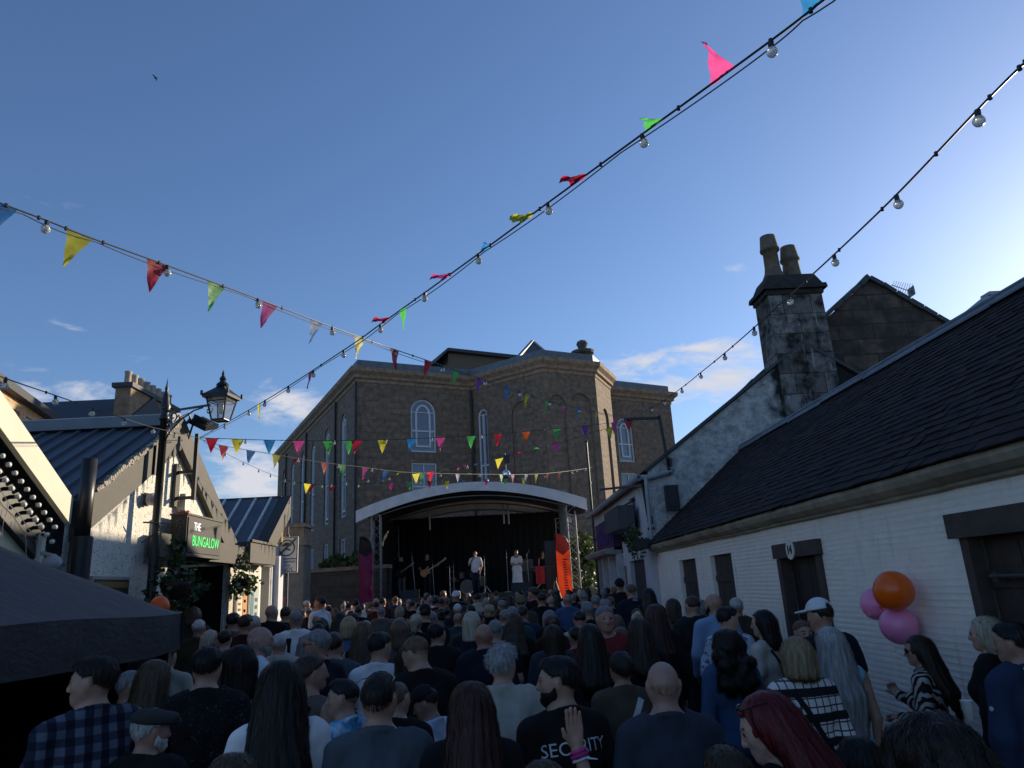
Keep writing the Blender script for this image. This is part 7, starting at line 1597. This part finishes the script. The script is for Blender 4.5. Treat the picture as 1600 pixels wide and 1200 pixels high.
put(872, 1025, 3.55, 24, (52, -3), 'm', 1.16, 'short', 'blk', 'tee', 'black', None, D, 'bearded person in black tee lettered SECURITY, face turned left', 'SECURITY tee', [('text', 'SECURITY', .082, .0, 1.325, M_PRINT, -.3)], beard=HC['blk'])
put(846, 1188, 2.4, 10, (4, 0), 'f', 1.0, 'bob', 'lbr', 'tee', 'black', None, ('down', 'wave'), 'person with light brown hair raising an open hand with pink wristbands', 'raised hand', [('fn', wristbands)], hh=.0065)
put(1032, 1030, 3.3, -2, (0, -2), 'm', 1.1, 'bald', 'sand', 'tee', 'slate', None, D, 'bald person in slate grey tee seen from behind', 'slate grey tee', skin=(.36, .22, .17))
put(968, 1017, 4.7, 8, (5, 0), 'f', 1.06, 'updo', 'dbr', 'jacket', 'tan', None, D, 'person in tan coat with a white bag strap across the back', 'tan coat', [('strap', [(.10, 1.44), (.03, 1.33), (-.06, 1.20), (-.13, 1.0)], .045, (.55, .54, .52))])
put(920, 975, 5.8, 4, (0, 0), 'f', 1.02, 'long', 'dbr', 'jacket', 'black', None, D, 'person with long dark hair in black jacket with a thin gold strap', 'gold strap', [('strap', [(.10, 1.40), (.02, 1.24), (-.08, 1.06)], .022, (.22, .17, .08))], length=1.28)
put(943, 945, 6.7, 168, (18, -3), 'm', 1.3, 'grey_short', 'gr', 'tee', 'red', None, RX, 'person with grey hair and dark red tee facing the camera', 'dark red tee', [('strap', [(-.02, 1.27), (-.09, 1.27)], .02, (.4, .4, .42), 1)], skin=(.38, .2, .15))
put(997, 965, 6.2, 0, (6, 0), 'f', 1.0, 'long', 'br', 'tee', 'navy', None, PH, 'person with mid brown long hair in navy tee right of the dark red tee', 'navy tee with brown hair', length=1.3)
put(1022, 944, 7.2, -2, (0, 0), 'f', 1.0, 'long', 'aub', 'jacket', 'black', None, D, 'person with long dark auburn hair and black top before the first shutter', 'dark auburn hair', length=1.15)
put(1080, 930, 8.2, 8, (8, 0), 'm', 1.05, 'crop', 'br', 'jacket', 'green', None, D, 'person in dark green jacket in front of the brown shutter', 'dark green jacket')
put(1113, 926, 7.9, 10, (25, -2), 'm', 1.12, 'bald', 'sand', 'shirt', 'lblue', None, RX, 'bald person in light blue shirt by the second shutter', 'light blue shirt', beard=HC['dbr'])
put(1133, 947, 6.6, -48, (-22, -8), 'm', .98, 'short', 'blk', 'shirt', 'white', 'floral', RX, 'person with black hair in white and blue patterned shirt facing right', 'patterned shirt')
put(1132, 983, 5.1, 6, (0, 0), 'f', 1.05, 'curly_long', 'dbr', 'shirt', (.04, .075, .15), None, D, 'person with loose dark curly hair over a blue denim shirt', 'dark curls on denim', length=1.36)
put(1190, 953, 6.1, 38, (18, -4), 'f', 1.0, 'shoulder', 'blk', 'tee', 'cream', None, RX, 'person with black shoulder length hair in cream tee facing left', 'cream tee', [('strap', [(-.10, 1.42), (0, 1.22), (.12, 1.0)], .025, BLK)])
put(1280, 937, 5.3, 10, (28, -8), 'm', 1.24, 'crop', 'dbr', 'tee', (.013, .014, .02), 'backprint', D, 'person in white baseball cap and black tee with pale back print', 'white cap', [('cap', 'baseball', (.66, .67, .70))])
put(1250, 968, 6.0, 172, (10, -8), 'm', .8, 'crop', 'sand', 'tee', 'navy', None, D, 'young person with ginger hair facing the camera beside the white cap', 'ginger hair')
put(1240, 995, 4.2, 2, (2, 0), 'f', 1.08, 'bob', 'bl', 'shirt', 'white', 'plaid_light', D, 'person with blonde bob in white and black checked shirt with black strap', 'blonde bob', [('strap', [(-.10, 1.43), (.0, 1.24), (.12, 1.02), (.16, .92)], .035, BLK)])
put(1293, 980, 4.55, -4, (4, 0), 'f', 1.05, 'long', 'silv', 'vest', (.25, .52, .62), None, D, 'person with very long silver hair over a pale blue vest', 'long silver hair', length=1.02)
put(1205, 1079, 2.4, 44, (24, -22), 'f', 1.0, 'wavy', 'red', 'long', 'black', None, D, 'person with vivid dark red hair and sunglasses on top, face down left', 'dark red hair', [('glasses', True, (.078, -.03))], length=1.2, skin=(.48, .31, .24))
put(1130, 1166, 2.2, 5, (0, 0), 'm', 1.0, 'short', 'br', 'tee', 'black', None, D, 'crown of short brown hair at the bottom edge below the slate grey tee', 'brown crown')
put(1440, 1096, 1.75, 0, (0, 0), 'f', 1.05, 'big_curly', 'dbr', 'jacket', 'black', None, D, 'person with a large mass of dark curly hair, nearest at bottom right', 'large dark curls', strands=6500)
put(1338, 1150, 2.55, -15, (-10, 0), 'f', 1.0, 'shoulder', 'blk', 'jacket', 'black', None, D, 'dark haired person with glasses on the head, left of the large dark curls', 'glasses on dark hair', [('glasses', True, (.075, -.02))])
put(1432, 993, 4.6, 44, (18, -6), 'f', .98, 'long', 'br', 'shirt', 'black', 'zebra', ('front', 'phone'), 'person in zebra print top with long brown hair and sunglasses facing left', 'zebra print', [('glasses', True, (0, 0))], length=1.18)
put(1535, 963, 4.1, 36, (14, -3), 'f', 1.0, 'bob', 'wbl', 'jacket', 'black', None, D, 'person with white blonde bob facing left by the double door', 'white blonde bob')
put(1578, 973, 3.45, 12, (26, -4), 'm', 1.14, 'short', 'blk', 'jacket', 'blue', None, D, 'person in blue jacket with white striped collar at the right edge', 'striped collar', [('fn', striped_collar), ('fn', sleeve_badge)])
put(365, 1176, 2.45, 4, (0, 0), 'f', 1.0, 'bob', 'lbr', 'tee', 'navy', None, D, 'tousled light brown hair at the bottom edge below the white tee', 'tousled light brown hair')
# -------- middle rows
put(330, 984, 8.4, -40, (-25, -3), 'f', 1.0, 'bob', 'wbl', 'jacket', 'grey', None, D, 'person with white blonde bob and sunglasses facing right, before the pub door', 'sunglasses by the pub door', [('glasses', True, (0, 0))])
put(304, 948, 10.6, 10, (0, 0), 'f', 1.0, 'bob', 'lbr', 'jacket', 'olive', None, D, 'person with fair bob in the dark pub doorway', 'fair bob in doorway')
put(312, 967, 9.4, -8, (0, 0), 'm', 1.05, 'crop', 'wh', 'jacket', 'olive', None, D, 'white haired person in olive coat before the pub doorway', 'olive coat')
put(277, 931, 11.0, -25, (-15, 0), 'm', 1.1, 'bald', 'br', 'shirt', 'black', None, D, 'bald sunlit person beside the orange balloon behind the tent', 'sunlit bald head')
put(365, 957, 9.6, 0, (0, 0), 'm', 1.0, 'short', 'blk', 'tee', 'taupe', None, D, 'black haired person in front of the sunlit menu poster', 'black hair at the poster')
put(352, 984, 8.2, 6, (0, 0), 'm', 1.1, 'short', 'dbr', 'tee', (.20, .33, .52), None, D, 'person in bright sky blue tee behind the black speckled tee', 'sky blue tee')
put(385, 960, 9.0, -6, (-10, 0), 'm', 1.05, 'short', 'br', 'tee', 'maroon', None, D, 'person in maroon tee with swept brown hair below the posters', 'maroon tee')
put(398, 961, 9.9, -15, (0, 0), 'm', 1.0, 'grey_short', 'wh', 'tee', 'pink', None, D, 'white haired person right of the maroon tee', 'white hair below posters')
put(425, 944, 10.8, -12, (-10, 0), 'm', 1.1, 'bald', 'dbr', 'jacket', 'black', None, D, 'bald person in black jacket with sun on the scalp under the road sign', 'sunlit scalp')
put(447, 947, 11.2, 0, (0, 0), 'm', 1.05, 'crop', 'br', 'tee', 'navy', None, D, 'person in navy tee with sunlit cropped hair just right of the sunlit scalp', 'navy tee under sign')
put(463, 953, 9.3, 12, (10, 0), 'm', 1.05, 'fade', 'gr', 'shirt', 'white', None, D, 'grey haired person in white shirt with dark backpack straps', 'white shirt', [('strap', [(.09, 1.43), (.10, 1.25), (.10, 1.05)], .09, BLK), ('strap', [(-.09, 1.43), (-.10, 1.25), (-.10, 1.05)], .09, BLK)])
put(500, 932, 14.5, 60, (20, 0), 'm', 1.08, 'short', 'br', 'tee', 'white', None, D, 'person in dazzling white sunlit tee looking left, far left of the stage', 'sunlit white tee', skin=(.48, .2, .12))
put(568, 971, 7.4, 0, (0, 0), 'f', 1.0, 'long', 'lbr', 'vest', 'black', None, D, 'person with very long streaked fair hair in black vest, mid crowd', 'long streaked fair hair', length=1.12, strands=1200)
put(545, 963, 8.4, 10, (10, 0), 'f', 1.0, 'bob', 'bl', 'tee', (.12, .17, .32), None, D, 'person with blonde bob in mid blue tee left of the long streaked fair hair', 'mid blue tee')
put(532, 957, 9.2, 0, (0, 0), 'f', 1.0, 'long', 'blk', 'vest', 'olive', None, D, 'person with long black hair in olive vest', 'olive vest', length=1.3)
put(625, 967, 8.0, 0, (0, 0), 'f', 1.0, 'shoulder', 'lbr', 'jacket', 'grey', None, D, 'person with ash brown shoulder hair in grey jacket', 'ash brown hair')
put(683, 972, 7.3, -10, (-15, 0), 'm', 1.06, 'short', 'blk', 'jacket', 'black', None, D, 'person with black hair in black jacket right behind the cropped sandy hair', 'black hair and jacket')
put(738, 955, 8.4, -30, (-25, 0), 'f', 1.0, 'shoulder', 'wbl', 'jacket', 'navy', None, D, 'person with pale blonde shoulder hair turned right in navy jacket', 'pale blonde hair')
put(712, 924, 17.5, 0, (0, 0), 'm', 1.0, 'crop', 'gr', 'jacket', 'black', None, D, 'person in a white knitted hat near the stage front', 'white hat', [('cap', 'beanie', (.6, .62, .68))])
put(664, 945, 10.4, 5, (0, 0), 'm', 1.05, 'crop', 'dbr', 'tee', 'black', None, D, 'person in dark navy peaked cap, mid crowd below the bass guitarist', 'navy peaked cap', [('cap', 'baseball', (.014, .017, .03))])
put(833, 917, 14.0, 14, (35, 0), 'm', 1.1, 'short', 'br', 'jacket', 'black', None, D, 'tall person in black jacket, ruddy face turned left, below the woman in white', 'tall black jacket', skin=(.4, .19, .15))
put(813, 931, 12.4, 0, (0, 0), 'm', 1.0, 'crop', 'br', 'jacket', 'tan', None, D, 'person in a tan knitted hat left of the tall black jacket', 'tan hat', [('cap', 'beanie', (.16, .125, .08))])
put(886, 927, 13.0, 0, (0, 0), 'm', 1.1, 'bald', 'gr', 'shirt', (.05, .085, .17), None, D, 'bald person in blue shirt before the tripod', 'bald head in blue shirt')
put(911, 924, 14.2, 0, (0, 0), 'm', 1.05, 'grey_short', 'gr', 'jacket', 'navy', None, D, 'grey haired person in navy jacket right of the bald head in blue shirt', 'grey hair in navy')
put(930, 929, 12.6, -6, (0, 0), 'm', 1.05, 'grey_short', 'gr', 'jacket', 'slate', None, D, 'grey haired person in slate jacket before the shop front', 'slate jacket')
put(858, 953, 9.6, 0, (0, 0), 'f', 1.05, 'bob', 'gr', 'jacket', 'black', None, D, 'person with grey bob in black jacket, mid crowd', 'grey bob')
put(967, 905, 14.5, 4, (5, 0), 'm', 1.1, 'crop', 'blk', 'jacket', 'black', None, D, 'tall person in black cap by the beige shop door', 'black cap at the shop', [('cap', 'beanie', (.010, .010, .012))])
put(985, 912, 12.6, 4, (10, 0), 'm', 1.1, 'crop', 'lbr', 'jacket', (.012, .014, .026), None, D, 'person in dark jacket with pale collar by the shop pilaster', 'pale collar', [('fn', striped_collar)])
put(1012, 919, 11.2, 0, (0, 0), 'f', 1.05, 'long', 'blk', 'jacket', 'black', None, D, 'person with long black hair beside the white wall corner', 'long black hair at the wall', length=1.25)
put(803, 957, 8.3, 0, (0, 0), 'f', 1.0, 'long', 'br', 'tee', 'black', None, D, 'person with long brown hair in black tee directly behind the cream fleece', 'long brown hair behind fleece', length=1.25)
put(816, 945, 10.3, -12, (0, 0), 'm', 1.08, 'crop', 'br', 'tee', 'blue', None, D, 'person with thinning brown hair in blue tee, mid crowd', 'thinning brown hair')
put(1049, 935, 9.7, 10, (20, 0), 'f', 1.0, 'shoulder', 'br', 'tee', 'grey', None, D, 'person with brown shoulder hair in grey tee left of the dark green jacket', 'grey tee near shutter')
put(862, 976, 7.0, 6, (8, 0), 'f', 1.0, 'shoulder', 'br', 'jacket', 'slate', None, D, 'person with brown shoulder hair and slate jacket right of the cream fleece', 'slate jacket beside fleece')
put(905, 953, 8.9, -4, (0, 0), 'm', 1.06, 'crop', 'dbr', 'jacket', 'cream', None, D, 'person with dark crop in pale cream jacket left of the dark red tee', 'pale jacket')
# -------- the packed rows up to the stage, filled with further individuals copied from a few figures
HN = {'short': 'short', 'crop': 'cropped', 'bald': 'bald', 'long': 'long', 'bob': 'bobbed', 'shoulder': 'shoulder length', 'pony': 'ponytailed', 'curly_bob': 'curly', 'fade': 'clipped', 'bun': 'bunned', 'wavy': 'wavy'}
CN = {'blk': 'black', 'dbr': 'dark brown', 'br': 'brown', 'lbr': 'light brown', 'bl': 'blonde', 'wbl': 'pale blonde', 'gr': 'grey', 'wh': 'white', 'sand': 'sandy', 'aub': 'auburn', 'silv': 'silver'}
TN = {'black': 'black', 'navy': 'navy', 'white': 'white', 'grey': 'grey', 'blue': 'blue', 'lblue': 'light blue', 'denim': 'denim blue', 'red': 'red', 'green': 'dark green', 'olive': 'olive', 'cream': 'cream', 'tan': 'tan', 'maroon': 'maroon', 'taupe': 'taupe', 'slate': 'slate', 'pink': 'pink', 'teal': 'teal'}
KN = {'tee': 'tee', 'jacket': 'jacket', 'long': 'jumper', 'vest': 'vest'}
ra = random.Random(23); used_labels = set(); auto = []
def in_street(x, y):
    l = -4.9 if y < 19 else -4.9 - .25 * (y - 19); r = 3.25 if y < 16.5 else 3.0
    return max(l, -7) < x < r
tries = 0
while len(auto) < 172 and tries < 16000:
    tries += 1; y = 7.2 + (25.6 - 7.2) * ra.random() ** .9; x = ra.uniform(-6.5, 3.2)
    if not in_street(x, y): continue
    if x < -3.3 - .0 * y and y < 8.6: continue
    if abs(x - 2.44) < .6 and y > 25: continue
    mind = .47 if y < 14 else .50
    if any((x - a) ** 2 + (y - b_) ** 2 < mind ** 2 for a, b_, _ in placed): continue
    placed.append((x, y, None)); auto.append((x, y))
auto.sort(key=lambda q: q[1])
for k, (x, y) in enumerate(auto):
    f = ra.random() < .48
    hair = ra.choice(['long', 'long', 'bob', 'shoulder', 'pony', 'wavy', 'curly_bob', 'bun'] if f else ['short', 'short', 'crop', 'crop', 'fade', 'bald'])
    hc = ra.choice(['blk', 'dbr', 'dbr', 'br', 'br', 'lbr', 'bl', 'wbl', 'gr', 'aub'] if f else ['blk', 'dbr', 'dbr', 'br', 'gr', 'gr', 'wh', 'sand'])
    top = ra.choice(['tee', 'jacket', 'vest', 'tee', 'long'] if f else ['tee', 'tee', 'jacket', 'long'])
    tc = ra.choice(['black', 'black', 'black', 'navy', 'navy', 'grey', 'blue', 'denim', 'green', 'olive', 'maroon', 'slate', 'taupe', 'white', 'cream', 'tan', 'teal', 'red', 'black', 'navy'])
    rx, ry, rl = min(refs, key=lambda q: (q[0] - x) ** 2 + ((q[1] - y) * .7) ** 2)
    where = None; cands = sorted(refs, key=lambda q: (q[0] - x) ** 2 + ((q[1] - y) * .7) ** 2)[:14]
    lab = None
    for rx, ry, rl in cands:
        dx, dy = x - rx, y - ry
        rel_ = ('behind' if dy > 0 else 'in front of') if abs(dy) > abs(dx) * 1.2 else ('right of' if dx > 0 else 'left of')
        hd_ = 'bald person' if hair == 'bald' else f'person with {HN[hair]} {CN[hc]} hair'
        l_ = f'{hd_} in {TN[tc]} {KN[top]} {rel_} the {rl}'
        if len(l_.split()) > 16: l_ = f'{"bald" if hair == "bald" else CN[hc] + " haired"} person in {TN[tc]} {KN[top]} {rel_} the {rl}'
        if l_ not in used_labels and len(l_.split()) <= 16: lab = l_; break
    if lab is None: lab = f'person with {CN[hc]} hair in {TN[tc]} {KN[top]}, row {k} of the crowd'
    used_labels.add(lab)
    st = ra.gauss(1.66 if f else 1.76, .055); st = min(max(st, 1.54), 1.88)
    face = math.degrees(math.atan2(-(-.7 - x), 29 - y)) + ra.gauss(0, 9); hy = ra.choice([0, 0, 0, 12, -12, 30, -30])
    pose = ra.choice([D, D, RX, FR]) if y < 12 else ra.choice([D, RX])
    w = ra.choice([1.0, 1.1]) if not f else ra.choice([.98, 1.08]); ln = 1.25
    person((x, y, ground_z(y)), R_(face), st / 1.758, lab, GRP, 'f' if f else 'm', w, (R_(hy), 0, 0), pose, hair, HC[hc], SK[k % 4], top, TC[tc], None, h=.021, strands=(260 if y < 11 else 0), seed=(k % 3), length=ln, pcol=ra.choice([(.012, .014, .022), (.009, .009, .01), (.03, .036, .055)]))
# -------- performers
GP = 'performers on the stage'
def perf(px, py, Y, rz, head, sex, w, hair, hc, top, tc, arms, label, s=None, **kw):
    p = on_stage(px, py, Y); t = atY(px, py, Y)[2]; sc = (t - SZ) / 1.758
    return person(tuple(p), R_(rz), sc, label, GP, sex, w, (R_(head[0]), R_(head[1]), 0), arms, hair, HC[hc], SK[0], top, TC[tc], None, h=.014, seed=2, **kw), sc
perf(742, 861, 30, 170, (-10, 5), 'm', 1.15, 'bald', 'dbr', 'tee', 'white', ('relaxed', 'mic'), 'performer in white tee and dark jeans singing into a hand microphone', pcol=(.02, .025, .05), legs=True)
perf(806, 859, 30.4, 172, (5, 0), 'f', 1.1, 'updo', 'lbr', 'dress', 'white', ('fold', 'fold'), 'performer in long white dress with folded arms at centre right of stage', legs=False)
g1, s1 = perf(627, 868, 31.0, 165, (-25, -5), 'm', 1.0, 'short', 'blk', 'jacket', 'black', ('guitar_fret', 'guitar_pick'), 'guitarist in black jacket and grey trousers at stage left', pcol=(.13, .13, .12))
g2, s2 = perf(667, 865, 31.2, 178, (10, -5), 'm', 1.05, 'shoulder', 'dbr', 'tee', 'black', ('guitar_fret', 'guitar_pick'), 'bass guitarist in black tee left of the drum kit')
perf(848, 861, 31.5, 165, (10, -15), 'm', 1.0, 'wavy', 'lbr', 'vest', 'black', ('tap', 'tap'), 'keyboard player in black vest behind the red draped keyboard')
def guitar(perf_, col, label, name, L):
    M = perf_.matrix_world if False else Matrix.Translation(perf_.location) @ Matrix.Rotation(perf_.rotation_euler.z, 4, 'Z') @ Matrix.Scale(perf_.scale[0], 4)
    o = M @ Vector((.03, .185, 1.0)); e_ = empty(name, tuple(o), perf_.rotation_euler.z, label, 'guitar'); Rm = Matrix.Rotation(R_(30), 3, 'Y') 
    T = lambda x, y, z: Rm @ Vector((x, y, z)); mat_ = plain(name + '_lacquer', col, .3, .2)
    up_ = [(.24, 0), (.235, .06), (.20, .125), (.14, .155), (.07, .14), (.01, .112), (-.05, .112), (-.11, .135), (-.18, .15), (-.225, .135), (-.21, .105), (-.15, .075), (-.115, .035)]; lo_ = [(-.115, -.035), (-.14, -.07), (-.17, -.105), (-.165, -.13), (-.12, -.142), (-.06, -.12), (0, -.112), (.06, -.135), (.13, -.16), (.20, -.13), (.235, -.06)]
    prof = up_ + lo_
    mb = MB(); mb.prism([T(x, 0, z) for x, z in prof], T(0, .045, 0)); mb.build('guitar_body', mat_, e_)
    mb = MB(); mb.bar(T(-.10, .05, 0), T(-.10 - L, .045, 0), .02, .05, up=T(0, 0, 1)); mb.build('neck', plain('maple_neck', (.45, .33, .19), .4, .15), e_)
    mb = MB(); mb.prism([T(-.10 - L, .035, -.03), T(-.10 - L, .035, .03), T(-.28 - L, .035, .05), T(-.28 - L, .035, -.01)], T(0, .02, 0)); mb.build('headstock', plain('maple_head', (.45, .33, .19), .4, .15), e_)
    mb = MB(); [mb.bar(T(.1, .056, -.018 + .009 * k), T(-.10 - L, .058, -.018 + .009 * k), .002) for k in range(5)]; mb.box(T(.1, .055, 0), (.03, .012, .07), Rm); mb.build('strings', M_STEEL, e_)
    mb = MB(); mb.box(T(0, .05, 0), (.025, .012, .06), Rm); mb.build('pickup', M_BLACK, e_)
guitar(g1, (.03, .03, .034), 'dark electric guitar held by the guitarist in the black jacket', 'electric_guitar', .50); guitar(g2, (.34, .12, .03), 'amber bodied bass guitar held by the bass player', 'bass_guitar', .72)
p = on_stage(742, 861, 30); mi_ = empty('hand_microphone', (p.x - .0, 30 - .26, SZ + 1.50), 0, 'small black microphone at the mouth of the singer in the white tee', 'microphone'); mb = MB(); mb.tube([(0.03, 0, -.12), (0, .02, 0)], [.010, .014], 8); mb.build('handle', M_BLACK, mi_); mb = MB(); mb.lathe((-.003, .03, .02), [(.005, -.025), (.024, -.01), (.024, .012), (.006, .028)], 10); mb.build('grille', M_GREYPOLE, mi_, True)
# cups held in the crowd
for (px, py, d, lab) in ((487, 1152, 4.25, 'clear plastic cup held low beside the taupe vest'), (1512, 1107, 4.2, 'pale plastic cup standing against the white wall by the striped collar')):
    P = Vector(atY(px, py, d)); e_ = empty('plastic_cup', tuple(P), 0, lab, 'cup'); mb = MB(); mb.lathe((0, 0, -.06), [(.022, 0), (.031, .10), (.033, .102), (.029, .10), (.021, .006)], 16); mb.build('cup_wall', plain('cup_plastic', (.62, .62, .60), .3, .1), e_, True); mb = MB(); mb.lathe((0, 0, .02), [(.027, 0), (.027, .004)], 14); mb.build('drink', plain('lager', (.45, .28, .08), .2, .1), e_)
